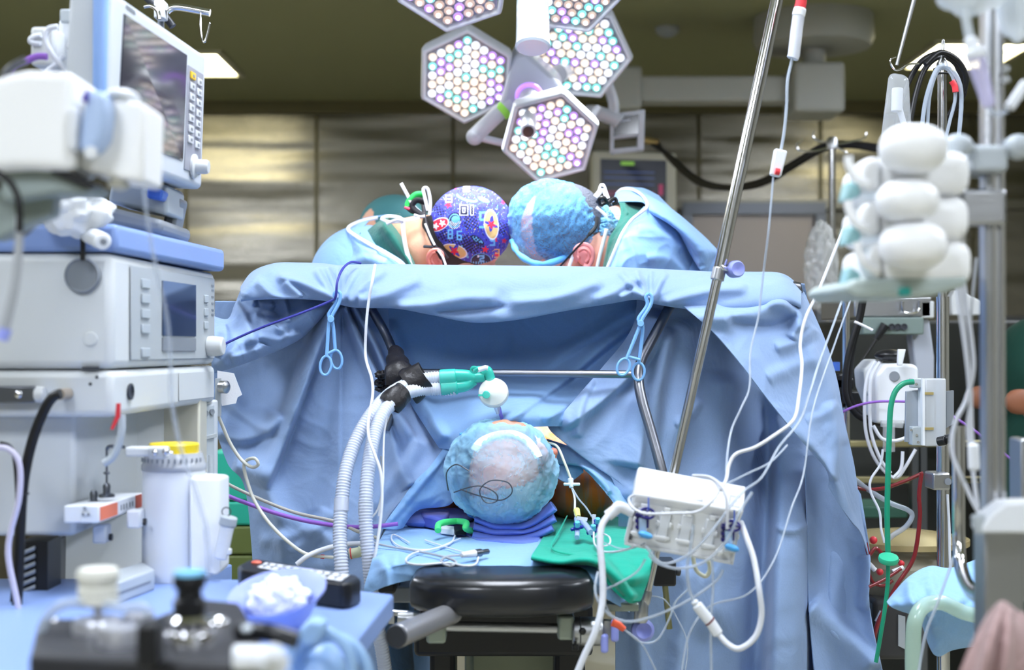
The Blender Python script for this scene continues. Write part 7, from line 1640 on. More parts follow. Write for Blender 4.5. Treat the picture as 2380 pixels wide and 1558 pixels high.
# perfusion cart behind
Yc2 = 3.7
CT = thing('perfusion_cart', 'dark perfusion equipment cart with steel shelf and rails behind the chrome pole', 'cart', P(2180, 1300, Yc2))
boxes = ((1985, 690, 2165, 738, 'steel_shelf', M_STEEL, .4), (2140, 700, 2172, 740, 'shelf_bracket', M_OFFWHITE, .1))
for x0, y0, x1, y1, nm, mm, d in boxes: obj(nm, boxpx(MB(), x0, y0, x1, y1, Yc2, d), mm, CT, bevel=.004)
obj('slanted_panel', MB().prism(PP([(2112, 742), (2160, 742), (2172, 830), (2172, 905), (2135, 905)], Yc2 + .02), (0, .05, 0)), mat('panel_lavender', (172, 178, 190), .5), CT, bevel=.004)
obj('grey_wedge', MB().prism(PP([(2212, 690), (2222, 672), (2282, 700), (2282, 733), (2212, 733)], Yc2 + .1), (0, .05, 0)), M_OFFWHITE, CT, bevel=.004)
obj('dark_cabinet', boxpx(MB(), 1960, 745, 2420, 1640, Yc2 + .62, .4), mat('cabinet_dark', (44, 46, 42), .6, var=.2, vscale=3), CT, bevel=.01)
for y, mm in ((1032, 'rail_warm'), (1116, 'rail_warm')): obj('equipment_rail', boxpx(MB(), 1965, y - 7, 2400, y + 7, Yc2 + .5, .02), mat('rail_warm', (206, 196, 150), .3, .9), CT, bevel=.002)
obj('green_shelf', boxpx(MB(), 1990, 1178, 2110, 1205, Yc2 + .2, .2), mat('shelf_green', (44, 84, 70), .5), CT, bevel=.004)
for x in (2120, 2140, 2320): obj('upright', boxpx(MB(), x, 1040, x + 16, 1640, Yc2 + .25, .03), M_DSTEEL, CT)
obj('cross_hook', MB().tube(PP([(2098, 700), (2098, 722), (2108, 728), (2128, 727), (2137, 718), (2137, 700)], Yc2 - .02), W(3, Yc2), 8), M_CHROME, CT)
t = thing('power_strip', 'grey power strip with round sockets under the steel shelf', 'power strip', P(2080, 760, 3.6))
obj('strip_body', boxpx(MB(), 2005, 738, 2148, 778, 3.68, .06), mat('strip_grey_green', (118, 134, 130), .5), t, bevel=.004)
for x in (2072, 2086, 2101): obj('socket', MB().lathe([(W(8, 3.57), 0), (W(8, 3.57), .004), (W(6, 3.57), .004), (W(5, 3.57), .001), (.001, .001)], P(x, 760, 3.678), (0, -1, 0), 20), M_DGREY, t)
t = thing('mains_plug', 'black mains plug and cord hanging from the power strip', 'plug', P(2050, 765, 3.66))
obj('plug', MB().tube(PP([(2058, 756), (2045, 775), (2036, 790)], 3.67), W(12, 3.55), 14, r1=W(7, 3.55), smooth=4), M_BLACK, t); obj('cord', MB().tube(PP([(2036, 790), (2010, 830), (1990, 860), (1985, 900)], 3.66), W(3.6, 3.55), 8), M_RUBBER, t)
# thin chrome pole left of it with clamps
t = thing('rail_pole', 'slim chrome pole beside the drape edge with black clamps', 'pole', (P(1966, 0, 3.4).x, 3.4, 0))
obj('pole', MB().cyl(P(1966, 672, 3.4), Vector((P(1966, 0, 3.4).x, 3.4, .02)), W(9, 3.4), n=20), M_CHROME, t)
for x0, y0, x1, y1 in ((1942, 880, 1985, 905), (1945, 910, 2000, 940), (1940, 870, 1960, 950)): obj('clamp', boxpx(MB(), x0, y0, x1, y1, 3.36, .05), M_BLACK, t, bevel=.004)
obj('blue_knob', MB().cyl(P(1940, 842, 3.36), P(1940, 862, 3.36), W(12, 3.36), n=20), mat('clip_blue', (70, 110, 200)), t)
t = thing('black_hose', 'pair of thick black hoses with a white cable tie curving to the pump manifold', 'hose', P(2000, 700, 3.2))
for d in (0, 10): obj('tubing', MB().tube(PP([(2006 + d * .5, 680), (1996 + d * .4, 740), (1978 + d * .6, 800), (1966 + d, 860), (1966 + d * .8, 920), (1988 + d * .6, 962 - d * .4), (2020, 980 - d * .6), (2058, 986 - d * .5)], 3.2 + .002 * d), W(7, 3.2), 12), M_RUBBER, t)
obj('cable_tie', MB().tube(PP([(1986, 748), (2004, 756), (2028, 768)], 3.17), W(3.2, 3.2), 8), M_TIE, t)
# white pump device
Yv = 3.15
WP = thing('white_pump', 'white instrument with round grey button and black handle behind the green tube', 'pump', P(2085, 980, Yv))
obj('housing', MB().prism(PP([(2058, 846), (2124, 846), (2136, 856), (2136, 985), (2036, 985), (2036, 872)], Yv), (0, .12, 0)), M_WHITE, WP, bevel=.008, bseg=3)
obj('side_housing', MB().prism(PP([(2008, 860), (2030, 836), (2056, 836), (2036, 870), (2036, 960), (2012, 900)], Yv + .06), (0, .1, 0)), M_OFFWHITE, WP, bevel=.006)
obj('round_button', MB().cyl(P(2079, 875, Yv - .004), P(2079, 875, Yv + .01), W(12, Yv), n=28), M_GREY, WP, bevel=.001)
obj('black_handle', MB().ell(P(2068, 826, Yv + .05), (W(36, Yv), .03, W(14, Yv)), 28, 16), M_BLACK, WP)
obj('white_clip', MB().prism(PP([(2088, 812), (2106, 812), (2098, 850), (2086, 850)], Yv - .02), (0, .01, 0)), M_WHITE, WP, bevel=.002)
obj('manifold', MB().tube(PP([(2048, 985), (2070, 985), (2098, 988)], Yv - .02), W(8, Yv), 14, smooth=0).tube(PP([(2066, 985), (2066, 1050)], Yv - .02), W(14, Yv), 14, smooth=0), M_CLEAR, WP)
for i, pts in enumerate(([(2035, 840), (2018, 870), (2010, 920), (2012, 1000), (2030, 1060), (2060, 1100), (2085, 1110), (2105, 1085), (2128, 1045)], [(2045, 842), (2028, 872), (2022, 910), (2024, 1000), (2045, 1065), (2070, 1100)], [(2030, 990), (2050, 1020), (2080, 1025), (2105, 1018)], [(2098, 1050), (2094, 1090), (2075, 1112)])):
    obj('pump_lead', MB().tube(PP(pts, Yv - .03 - .004 * i), W(4, Yv), 8), M_WTUBE, WP)
# gas flowmeter block
Yg = 2.75
FB = thing('gas_flowmeter', 'clear acrylic gas flowmeter on a grey plate with two black knobs', 'flowmeter', P(2160, 1030, Yg))
obj('back_plate', MB().prism(PP([(2106, 910), (2146, 906), (2146, 1032), (2104, 1028)], Yg + .02), (0, .008, 0)), mat('plate_grey', (160, 168, 178), .4, .3), FB, bevel=.001)
obj('top_bracket', boxpx(MB(), 2122, 880, 2146, 902, Yg, .03), M_LGREY, FB, bevel=.002); obj('bottom_bracket', boxpx(MB(), 2120, 992, 2148, 1036, Yg, .03), M_LGREY, FB, bevel=.002)
obj('front_edge', boxpx(MB(), 2144, 880, 2150, 1036, Yg - .01, .03), M_WHITE, FB)
ac = obj('acrylic_block', boxpx(MB(), 2150, 880, 2200, 1038, Yg - .01, .03), mat('acrylic', (225, 230, 236), .08, alpha=.5, spec=.9), FB, bevel=.003)
for x in (2168, 2182): obj('flow_tube', MB().cyl(P(x, 890, Yg), P(x, 1015, Yg), W(3.5, Yg), n=12), M_TUBE, ac)
for y in (915, 997): obj('brass_band', boxpx(MB(), 2150, y - 3, 2170, y + 3, Yg - .012, .02), mat('brass_band', (200, 180, 120), .35, .6), ac)
obj('right_plate', MB().prism(PP([(2200, 910), (2217, 908), (2217, 985), (2200, 995)], Yg), (0, .01, 0)), M_GREY, FB)
for x in (2190, 2206): obj('black_knob', MB().cyl(P(x - 10, 1027 - (x - 2190) * .3, Yg - .03), P(x + 8, 1024 - (x - 2190) * .3, Yg - .04), W(11, Yg), n=18), M_BLACK, FB, bevel=.002)
for x, y in ((2130, 893), (2118, 1000), (2131, 1012), (2134, 1028)): obj('screw', MB().cyl(P(x, y, Yg - .002), P(x, y, Yg + .004), W(3, Yg), n=10), M_CHROME, FB)
GH = thing('green_oxygen_tube', 'green oxygen tube with a flat green filter disc running down in front', 'tube', P(2065, 1300, 2.7))
m_gt = mat('green_tube', (30, 150, 116), .3, alpha=.9)
obj('tubing', MB().tube(PP([(2124, 888), (2100, 892), (2080, 912), (2070, 950), (2067, 1010), (2064, 1100), (2062, 1200), (2064, 1294)], 2.72), W(6.5, 2.7), 14), m_gt, GH)
obj('filter_disc', MB().lathe([(.003, -.006), (W(22, 2.7), -.005), (W(24, 2.7), 0), (W(22, 2.7), .005), (.003, .006)], P(2065, 1300, 2.7), (0, -.35, 1), 36), mat('green_disc', (50, 180, 140), .35), GH)
obj('tubing', MB().tube(PP([(2064, 1306), (2063, 1360), (2056, 1420), (2048, 1470), (2036, 1540)], 2.72), W(5, 2.7), 12), m_gt, GH)
# blood lines
m_rd = mat('blood_line', (120, 28, 34), .25, spec=.7)
def line(label, pts, r, m, Y, nm='blood_line', cat='tube'): 
    return T1(nm, label, cat, MB().tube(PP(pts, Y), W(r, Y), 10, smooth=8), m)
line('dark red line crossing level behind the green tube', [(1980, 1130), (2010, 1138), (2050, 1136), (2095, 1122), (2145, 1100)], 4.5, m_rd, 3.0)
line('dark red line dropping beside the chrome pole', [(2142, 1100), (2136, 1150), (2138, 1200), (2130, 1270), (2118, 1310), (2085, 1360), (2060, 1410), (2040, 1450), (2028, 1500)], 5, m_rd, 2.9)
line('crimson line crossing to the lower reservoir', [(2020, 1365), (2060, 1345), (2095, 1322)], 4, m_rd, 2.85)
line('crimson curved line over the reservoir front', [(2012, 1262), (2020, 1290), (2035, 1275), (2055, 1290), (2090, 1305)], 4.5, m_rd, 2.9)
line('crimson loop low beside the drape edge', [(2018, 1330), (2030, 1355), (2055, 1362), (2075, 1350)], 4, m_rd, 2.95)
line('clear grey line bending round behind the green tube', [(1984, 1112), (2020, 1140), (2070, 1170), (2108, 1185), (2120, 1200), (2105, 1225), (2075, 1245), (2058, 1262)], 6, M_TUBE, 3.0, 'clear_line')
line('thin white wavy line left of the green tube', [(2052, 1045), (2046, 1080), (2024, 1115), (2024, 1145), (2044, 1190), (2048, 1230), (2056, 1262)], 3, M_WTUBE, 2.9, 'clear_line')
line('thin purple lead crossing behind the flowmeter', [(1950, 962), (1990, 944), (2040, 934), (2110, 934)], 3, mat('violet_hose', (140, 92, 190)), 3.1, 'purple_lead', 'cable')
line('thin purple lead slanting at the far right', [(2210, 965), (2270, 1005), (2340, 1060), (2400, 1100)], 3, mat('violet_hose', (140, 92, 190)), 3.3, 'purple_lead', 'cable')
# reservoir tray
RS = thing('blood_reservoir', 'clear hard shell reservoir with amber top and red fittings low on the right', 'reservoir', P(2080, 1330, 3.1))
mb = MB(); mb.lathe([(.10, 0), (.13, .04), (.135, .09), (.12, .105), (.05, .115)], P(2095, 1400, 3.15), (0, 0, 1), 40); obj('shell', mb, mat('reservoir_shell', (190, 184, 166), .15, alpha=.6, spec=.9), RS)
obj('lid', MB().lathe([(.145, 0), (.145, .012), (.10, .02), (.03, .03)], P(2095, 1262, 3.15), (0, 0, 1), 40), mat('amber_lid', (180, 164, 120), .25, alpha=.75), RS)
for x, y, r in ((2030, 1256, 9), (2052, 1300, 12), (2045, 1330, 8), (2095, 1310, 7)): obj('red_port', MB().ell(P(x, y, 2.98), (W(r, 3), .01, W(r, 3)), 16, 10), mat('red_plastic', (226, 60, 70)), RS)
for x, y, x2, y2 in ((2014, 1305, 2034, 1326), (2075, 1330, 2100, 1320), (2050, 1422, 2038, 1446)): obj('white_port', MB().tube(PP([(x, y), (x2, y2)], 2.95), W(6, 2.95), 10, smooth=0), M_WHITE, RS)
obj('pump_base', boxpx(MB(), 2030, 1395, 2115, 1535, 3.0, .3), mat('pump_dark', (60, 60, 62), .5, var=.2), RS, bevel=.01)
obj('pump_label', MB().prism(PP([(2088, 1430), (2104, 1434), (2104, 1510), (2088, 1502)], 2.995), (0, .004, 0)), M_LGREY, RS)
# blue cloth and clear green rail
mb = MB().sheet(cloth_grid([[(2062, 1400, 2.50), (2110, 1345, 2.52), (2160, 1318, 2.55), (2210, 1322, 2.55), (2275, 1300, 2.55)], [(2064, 1405, 2.46), (2112, 1375, 2.46), (2165, 1360, 2.47), (2215, 1365, 2.47), (2275, 1360, 2.47)],
                           [(2075, 1412, 2.45), (2118, 1405, 2.42), (2165, 1398, 2.42), (2215, 1410, 2.42), (2275, 1425, 2.43)], [(2108, 1424, 2.47), (2150, 1425, 2.45), (2175, 1470, 2.45), (2210, 1480, 2.45), (2275, 1480, 2.46)], [(2140, 1430, 2.5), (2160, 1500, 2.5), (2180, 1525, 2.5), (2215, 1510, 2.5), (2275, 1500, 2.5)]], 60, 60,
                           folds=[(((2118, 1350), (2116, 1380), (2125, 1410)), .012, 6, 12), (((2160, 1330), (2180, 1390), (2240, 1400)), .010, 8, 14)], wr=.002, seed=80))
T1('blue_cloth', 'light blue cloth slung over a rail at the lower right', 'cloth', mb, M_SHEET, angle=180, solid=.003)
T1('clear_rail_tube', 'thick clear greenish curved tube under the blue cloth', 'tube', MB().tube(PP([(2122, 1620, 2.35), (2122, 1500, 2.35), (2128, 1440, 2.35), (2150, 1408, 2.36), (2190, 1402, 2.37), (2240, 1424, 2.38), (2290, 1436, 2.39)], 2.35), W(18, 2.35), 18, smooth=10), mat('greenish_clear', (190, 220, 205), .12, alpha=.55, spec=.9))
# big chrome bent tube
T1('bent_steel_tube', 'large bent chrome tube curving to the steel post at lower right', 'tube', MB().tube(PP([(2228, 990), (2228, 1150), (2229, 1270), (2236, 1330, 2.05), (2258, 1375, 1.85), (2300, 1395, 1.62)], 2.1), W(15, 2.1), 20, smooth=10), M_CHROME)
# white line bundle at right
for i, (lb, pts) in enumerate((('white line bundle strand nearest the chrome pole', [(2222, 640), (2228, 700), (2240, 780), (2250, 860), (2256, 940), (2258, 1000), (2262, 1060)]),
        ('white line strand crossing left to the lower hub', [(2238, 640), (2248, 720), (2258, 790), (2262, 860), (2246, 930), (2220, 985), (2212, 1050), (2240, 1120), (2268, 1180), (2290, 1210)]),
        ('white line strand falling straight to the white hub', [(2230, 640), (2238, 740), (2250, 850), (2256, 930), (2250, 1000), (2262, 1100), (2272, 1180)]),
        ('thin grey line left of the steel post', [(2270, 600), (2258, 720), (2256, 770)]))):
    line(lb, pts, 5 if i < 3 else 3, M_WTUBE if i < 3 else M_GTUBE, 1.75, 'white_line')
T1('inline_connector', 'white inline connector sleeve on the line bundle', 'connector', MB().tube(PP([(2262, 1030), (2264, 1095)], 1.73), W(13, 1.73), 14, smooth=0), M_WHITE, bevel=.004)
line('thin white line falling over the blue cloth', [(2225, 1270), (2205, 1330), (2180, 1400), (2150, 1480), (2130, 1600)], 3.6, M_TUBE, 2.2, 'clear_line')
line('white line passing behind the chrome pole low down', [(2202, 1150), (2206, 1220), (2208, 1300), (2210, 1330)], 3, M_WTUBE, 2.8, 'clear_line')
# steel square post with clamp and knobs
Ys = 1.62
SP = thing('steel_post', 'square brushed steel post standing at the right edge with clamp knobs', 'post', (P(2314, 0, Ys).x, Ys, 0))
xs0, xs1 = P(2290, 0, Ys).x, P(2336, 0, Ys).x
obj('post', MB().box(((xs0 + xs1) / 2, Ys + .012, 1.18), (xs1 - xs0, .026, 2.2)), M_STEEL, SP, bevel=.003)
obj('post_front_rib', MB().box(((xs0 * .65 + xs1 * .35), Ys - .003, 1.18), (.003, .006, 2.2)).box(((xs0 * .2 + xs1 * .8), Ys - .003, 1.18), (.003, .006, 2.2)), M_CHROME, SP)
obj('wide_base_post', boxpx(MB(), 2288, 1232, 2384, 1700, Ys - .02, .04), M_STEEL, SP, bevel=.003)
obj('floor_plate', MB().box(((xs0 + xs1) / 2, Ys, .04), (.4, .4, .08)), M_DSTEEL, SP, bevel=.01)
obj('clamp_body', boxpx(MB(), 2262, 336, 2346, 398, Ys - .03, .07), M_LGREY, SP, bevel=.006, bseg=3)
obj('ball_knob', MB().ell(P(2366, 342, Ys - .02), (W(32, Ys), W(30, Ys), W(30, Ys)), 28, 18), M_LGREY, SP)
obj('lever_arm', MB().tube(PP([(2262, 370, Ys - .02), (2262, 352, Ys - .02), (2240, 338, Ys - .03), (2212, 332, Ys - .04)]), W(14, Ys), 16), M_LGREY, SP)
obj('ball_knob', MB().ell(P(2226, 338, Ys - .04), (W(34, Ys), W(28, Ys), W(26, Ys)), 28, 18), M_LGREY, SP)
for y, r in ((160, 8), (185, 9), (120, 8), (60, 8)): obj('line_bead', MB().ell(P(2340, y, Ys - .01), (W(r, Ys),) * 3, 12, 8), M_CLEAR, SP)
HB = thing('white_hub', 'white angled plastic bracket on the steel post near the bottom', 'bracket', P(2320, 1235, Ys - .06))
obj('bracket', MB().prism(PP([(2282, 1225), (2300, 1200), (2340, 1168), (2420, 1166), (2420, 1240), (2284, 1240)], Ys - .06), (0, .04, 0)), M_WHITE, HB, bevel=.008, bseg=3)
obj('joint', MB().tube(PP([(2272, 1195), (2282, 1240)], Ys - .05), W(16, Ys), 16, smooth=0), M_LGREY, HB, bevel=.003)
mb = MB().sheet(cloth_grid([[(2300, 1425, 1.40), (2330, 1400, 1.40), (2360, 1420, 1.40), (2390, 1430, 1.42)], [(2270, 1480, 1.36), (2310, 1470, 1.34), (2355, 1470, 1.35), (2400, 1480, 1.38)], [(2235, 1560, 1.35), (2300, 1560, 1.32), (2360, 1560, 1.33), (2410, 1560, 1.36)], [(2220, 1650, 1.36), (2300, 1650, 1.34), (2370, 1650, 1.34), (2420, 1650, 1.36)]], 60, 60,
    folds=[(((2330, 1400), (2300, 1500), (2270, 1640)), .015, 9, 12), (((2345, 1410), (2340, 1520), (2320, 1640)), .014, 9, 12)], wr=.001, seed=81))
T1('brown_cloth', 'mauve brown cloth bunched over the foot of the steel post', 'cloth', mb, cloth_mat('mauve_cloth', (160, 132, 130)), angle=180, solid=.003)
T1('steel_edge_panel', 'vertical steel edge at the extreme right border', 'panel', boxpx(MB(), 2374, 1020, 2400, 1400, 1.9, .05), M_STEEL, bevel=.004)
# infusion set at top right
Yt3 = 1.5
t = thing('infusion_bag', 'soft clear infusion bag cut by the top right edge', 'infusion bag', P(2260, -40, Yt3))
mb = MB(); mb.ell(P(2250, -34, Yt3), (W(86, Yt3), .025, W(70, Yt3)), 44, 30, Matrix.Rotation(.25, 3, 'Y'), lambda q, d: q * (1 + .22 * mnoise.noise(d * 2.4))); obj('bag', mb, mat('bag_plastic', (226, 234, 240), .12, alpha=.62, spec=.9), t)
mb = MB(); mb.ell(P(2362, -20, Yt3 + .03), (W(46, Yt3), .02, W(120, Yt3)), 36, 30, None, lambda q, d: q * (1 + .15 * mnoise.noise(d * 2))); obj('bag_side', mb, mat('bag_plastic', (226, 234, 240)), t)
obj('bag_port', MB().tube(PP([(2242, 10), (2248, 60), (2256, 92)], Yt3 - .01), W(11, Yt3), 14), mat('bag_plastic', (226, 234, 240)), t)
t = thing('drip_chamber', 'blurred lavender drip chamber hanging in front of the steel post', 'drip chamber', P(2285, 180, Yt3 - .02))
obj('spike_cap', MB().tube(PP([(2254, 85), (2262, 118)], Yt3 - .02), W(13, Yt3), 16, r1=W(18, Yt3), smooth=0), M_WHITE, t, bevel=.003)
obj('chamber', MB().tube(PP([(2264, 122), (2272, 150), (2300, 250)], Yt3 - .02), W(23, Yt3), 20, r1=W(14, Yt3), smooth=0), mat('lavender_clear', (206, 202, 236), .2, alpha=.7), t, bevel=.004)
obj('chamber_top', MB().tube(PP([(2262, 112), (2271, 140)], Yt3 - .02), W(24, Yt3), 20, smooth=0), M_WHITE, t, bevel=.004)
obj('line', MB().tube(PP([(2300, 248), (2306, 262), (2322, 266), (2340, 258)], Yt3 - .02), W(5, Yt3), 10), M_TUBE, t)
T1('roller_clamp', 'blurred white roller clamp slanting at the right edge', 'clamp', MB().tube(PP([(2345, 252), (2386, 190)], Yt3 - .02), W(17, Yt3), 14, smooth=0, ell=(1, .7)), M_WHITE, bevel=.004)

# syringe pump stack
Yy = 1.50
m_pw = mat('pump_white', (244, 245, 246), .4); m_pt = mat('pump_teal', (150, 196, 200), .35); m_pb = mat('pump_base', (176, 190, 188), .4)
for i, (cx, cy, rx, ry, bx, b0, b1, hk) in enumerate(((2122, 346, 78, 58, 2262, 348, 452, 0), (2108, 468, 72, 50, 2260, 455, 556, 96), (2122, 572, 78, 56, 2266, 560, 664, 196))):
    pos = ('topmost', 'middle', 'lowest')[i]
    t = thing('syringe_pump', '%s white syringe pump of the stack on the steel post' % pos, 'syringe pump', P(2150, b1, Yy), 'white syringe pumps stacked on the steel post')
    obj('pump_body', boxpx(MB(), 2050, b0, bx, b1, Yy + .03, .20), m_pw, t, bevel=.016, bseg=4)
    obj('oval_cover', MB().ell(P(cx, cy, Yy), (W(rx, Yy), .035, W(ry, Yy)), 40, 26, None, lambda q, d: Vector((math.copysign(abs(d.x) ** .85, d.x) * W(rx, Yy), q.y, math.copysign(abs(d.z) ** .9, d.z) * W(ry, Yy)))), m_pw, t)
    obj('cover_neck', boxpx(MB(), cx - 40, cy - 25, cx + 60, cy + 40, Yy + .01, .06), m_pw, t, bevel=.01, bseg=3)
    yb_ = 395 + (0, 104, 200)[i]; xo = (0, 0, 22)[i]
    obj('syringe_clamp', MB().tube(PP([(1972 + xo, yb_ - 32), (1974 + xo, yb_ - 8), (1992 + xo, yb_ + 22), (2020 + xo, yb_ + 34)], Yy + .03), W(10, Yy), 14), m_pw, t)
    obj('clamp_jaw', MB().prism(PP([(1996 + xo, yb_ + 10), (2008 + xo, yb_ - 28), (2050, yb_ - 34), (2050, yb_ + 50), (2012 + xo, yb_ + 50)], Yy + .03), (0, .05, 0)), m_pw, t, bevel=.008, bseg=3)
    obj('display', MB().prism(PP([(1966, yb_ + 70), (1976, yb_ + 24), (2002, yb_ + 40), (2000, yb_ + 62)], Yy + .05), (0, .04, 0)), m_pt, t, bevel=.003)
t = thing('pump_rack', 'grey green base tray carrying the syringe pump stack', 'rack', P(2080, 690, Yy))
obj('tray', MB().prism(PP([(1960, 672), (1985, 648), (2250, 640), (2250, 664), (2170, 688), (1990, 690)], Yy + .03), (0, .2, 0)), m_pb, t, bevel=.006, bseg=3)
obj('tray_latch', boxpx(MB(), 2094, 668, 2118, 688, Yy + .02, .02), mat('latch_teal', (40, 150, 140), .4), t, bevel=.002)
obj('rear_spine', MB().box((P(2240, 0, Yy + .1).x, Yy + .16, P(0, 500, Yy + .1).z), (.03, .05, .15)), m_pw, t, bevel=.006)
obj('clamp_arm', MB().box((P(2292, 0, Yy + .1).x, Yy + .12, P(0, 480, Yy + .1).z), (.05, .03, .04)), M_STEEL, t, bevel=.004)
# person in dark green behind at the far right
SD = thing('person', 'person in dark green scrubs with bare forearm far right behind the post', 'person', (P(2390, 0, 3.9).x, 3.9, 0))
xg = P(2390, 0, 3.9).x
mb = MB(); hd_ = Vector((xg + .10, 3.9, 1.66)); head_mesh(mb, hd_, basis((0, 0, 1), (-1, -.2, -.1)))
limb(mb, [(xg + .1, 3.9, 1.58), (xg + .08, 3.9, 1.46)], .055, .065)
mb.ell((xg + .06, 3.9, 1.32), (.15, .2, .16)); mb.ell((xg + .06, 3.9, 1.05), (.14, .18, .22))
for s in (-1, 1):
    limb(mb, [(xg + .06, 3.9 + s * .19, 1.38), (xg + .04, 3.88 + s * .22, 1.16)], .055, .044)
    limb(mb, [(xg + .04, 3.88 + s * .22, 1.16), (xg - .10, 3.75 + s * .15, 1.24)], .042, .03); mb.ell((xg - .14, 3.73 + s * .15, 1.26), (.045, .02, .035))
    limb(mb, [(xg + .06, 3.9 + s * .09, .9), (xg + .06, 3.9 + s * .1, .08)], .085, .045)
remesh(obj('body', mb, mat('tanned_skin', (140, 88, 62), .55, bump=.1), SD), .009, 4)
mb = MB(); mb.ell((xg + .06, 3.9, 1.32), (.17, .22, .17), 30, 20); mb.ell((xg + .05, 3.9, 1.05), (.16, .2, .24), 30, 20); mb.tube([(xg + .05, 3.9, 1.0), (xg + .06, 3.9, .1)], .17, 24, r1=.16, smooth=0)
for s in (-1, 1): mb.tube([Vector((xg + .06, 3.9 + s * .18, 1.4)), Vector((xg + .04, 3.88 + s * .22, 1.2))], .075, 14, r1=.065, smooth=0)
remesh(obj('scrub_suit', mb, mat('dark_green_scrub', (18, 66, 54), .85, bump=.3, bscale=60), SD), .010, 4)
obj('scrub_cap', MB().ell(hd_ + Vector((0, 0, .03)), (.10, .105, .10), 28, 20), mat('dark_green_scrub', (18, 66, 54)), SD)
# ================================================================== blurred foreground, left
Yo = 1.34
BP = thing('black_device', 'black anaesthetic device box with chrome fittings at the bottom left edge', 'device', P(340, 1540, Yo))
ZT = 1.4 - (1522 - 805) / FPX * 1.20
def Z(px, py, h=0.0): return TZz(px, py, ZT + h)
top = [Z(68, 1522), Z(640, 1545), Z(560, 1400), Z(470, 1392), Z(340, 1440), Z(90, 1436)]
mb = MB().prism(top, (0, 0, -.14)); obj('case', mb, mat('matte_black', (38, 39, 44), .5, var=.1), BP, bevel=.006, bseg=3)
def disc(mb, px, py, rpx, h0, h1, rt=None, h=0.0):
    c = Z(px, py, 0); r = W(rpx, c.y); return mb.lathe([(r, h0), (r, h1 * .7 + h0 * .3), ((rt or rpx * .92) / rpx * r, h1), (.001, h1)], c, (0, 0, 1), 36)
m_al = mat('satin_aluminium', (206, 208, 218), .3, .7)
obj('metal_disc', disc(MB(), 228, 1470, 58, 0, .012), m_al, BP); obj('disc_post', disc(MB(), 228, 1462, 10, .012, .025), m_al, BP)
obj('metal_disc', disc(MB(), 278, 1500, 50, 0, .016), m_al, BP); obj('metal_disc', disc(MB(), 322, 1452, 36, 0, .010), m_al, BP)
obj('white_knob', MB().lathe([(W(46, 1.3), 0.0238), (W(46, 1.3), 0.0383), (W(40, 1.3), 0.0396), (W(42, 1.3), 0.0409), (W(47, 1.3), 0.0436), (W(49, 1.3), 0.0515), (W(44, 1.3), 0.0554), (.001, 0.0554)], Z(228, 1462), (0, 0, 1), 40), mat('cream_plastic', (226, 226, 216), .4), BP)
bk = Z(440, 1490)
obj('chrome_base', MB().lathe([(W(62, 1.25), 0), (W(60, 1.25), 0.0079), (W(44, 1.25), 0.0106), (W(46, 1.25), 0.0185), (W(36, 1.25), 0.0224)], bk, (0, 0, 1), 40), M_CHROME, BP)
obj('black_knob', MB().lathe([(W(36, 1.25), 0.0224), (W(37, 1.25), 0.0264), (W(38, 1.25), 0.0356), (W(30, 1.25), 0.0376), (W(28, 1.25), 0.0449), (W(37, 1.25), 0.0482), (W(38, 1.25), 0.0568), (W(34, 1.25), 0.0594)], bk, (0, 0, 1), 40), M_BLACK, BP)
obj('blue_cap', MB().lathe([(W(36, 1.25), 0.0581), (W(36, 1.25), 0.0614), (.001, 0.0627)], bk, (0, 0, 1), 40), mat('sky_cap', (130, 200, 240), .35), BP)
obj('metal_dome', MB().ell(Z(502, 1452), (W(34, 1.3), W(34, 1.3), W(24, 1.3)), 30, 18), M_CHROME, BP)
obj('black_block', MB().box(Z(350, 1495, .016), (W(42, 1.3), .03, .036)), M_BLACK, BP, bevel=.003)
obj('corner_screw', MB().ell(Z(126, 1446), (W(10, 1.3),) * 3, 14, 10), M_CHROME, BP)
obj('black_lever', MB().tube([Z(560, 1470, .01), Z(620, 1470, .016), Z(690, 1490, .01)], W(22, 1.25), 18, r1=W(20, 1.25)), M_BLACK, BP)
obj('lever_ridge', MB().ell(Z(575, 1462, .018), (W(14, 1.25), .01, W(10, 1.25)), 16, 10), M_LGREY, BP)
obj('white_fitting', MB().tube([Z(540, 1530, .012), Z(600, 1530, .012), Z(650, 1545, .012)], W(28, 1.2), 18, smooth=3).tube([Z(636, 1560, -.02), Z(636, 1520, .035)], W(20, 1.2), 18, smooth=0), M_WHITE, BP, bevel=.003)
obj('clear_hose', MB().tube([P(95, 1470, 1.3), P(118, 1425, 1.3), P(160, 1402, 1.3), P(220, 1404, 1.3), P(280, 1412, 1.3), P(330, 1412, 1.3), P(350, 1430, 1.3)], W(12, 1.3), 14), M_TUBE, BP)
t = thing('blue_ribbed_cover', 'pale blue translucent ribbed cap hanging off the shelf corner', 'cap', P(760, 1520, 1.45))
m_rc = mat('pale_blue_rubber', (160, 196, 236), .35, alpha=.85)
for (cx, cy, R_, a0, a1) in ((745, 1560, 92, -.2, 2.9), (770, 1590, 110, -.1, 2.8)):
    pts = [P(cx + R_ * math.cos(a0 + (a1 - a0) * k / 16) * .8, cy - R_ * math.sin(a0 + (a1 - a0) * k / 16), 1.5 + .02 * (R_ > 100)) for k in range(17)]
    obj('rib', MB().tube(pts, W(14, 1.5), 14, smooth=2), m_rc, t)
obj('cap_body', MB().ell(P(735, 1590, 1.55), (W(75, 1.5), .04, W(105, 1.5)), 34, 24), m_rc, t)
obj('cap_wedge', MB().prism(PP([(690, 1470), (720, 1440), (760, 1450), (740, 1500), (700, 1510)], 1.48), (0, .03, 0)), m_rc, t, bevel=.005)
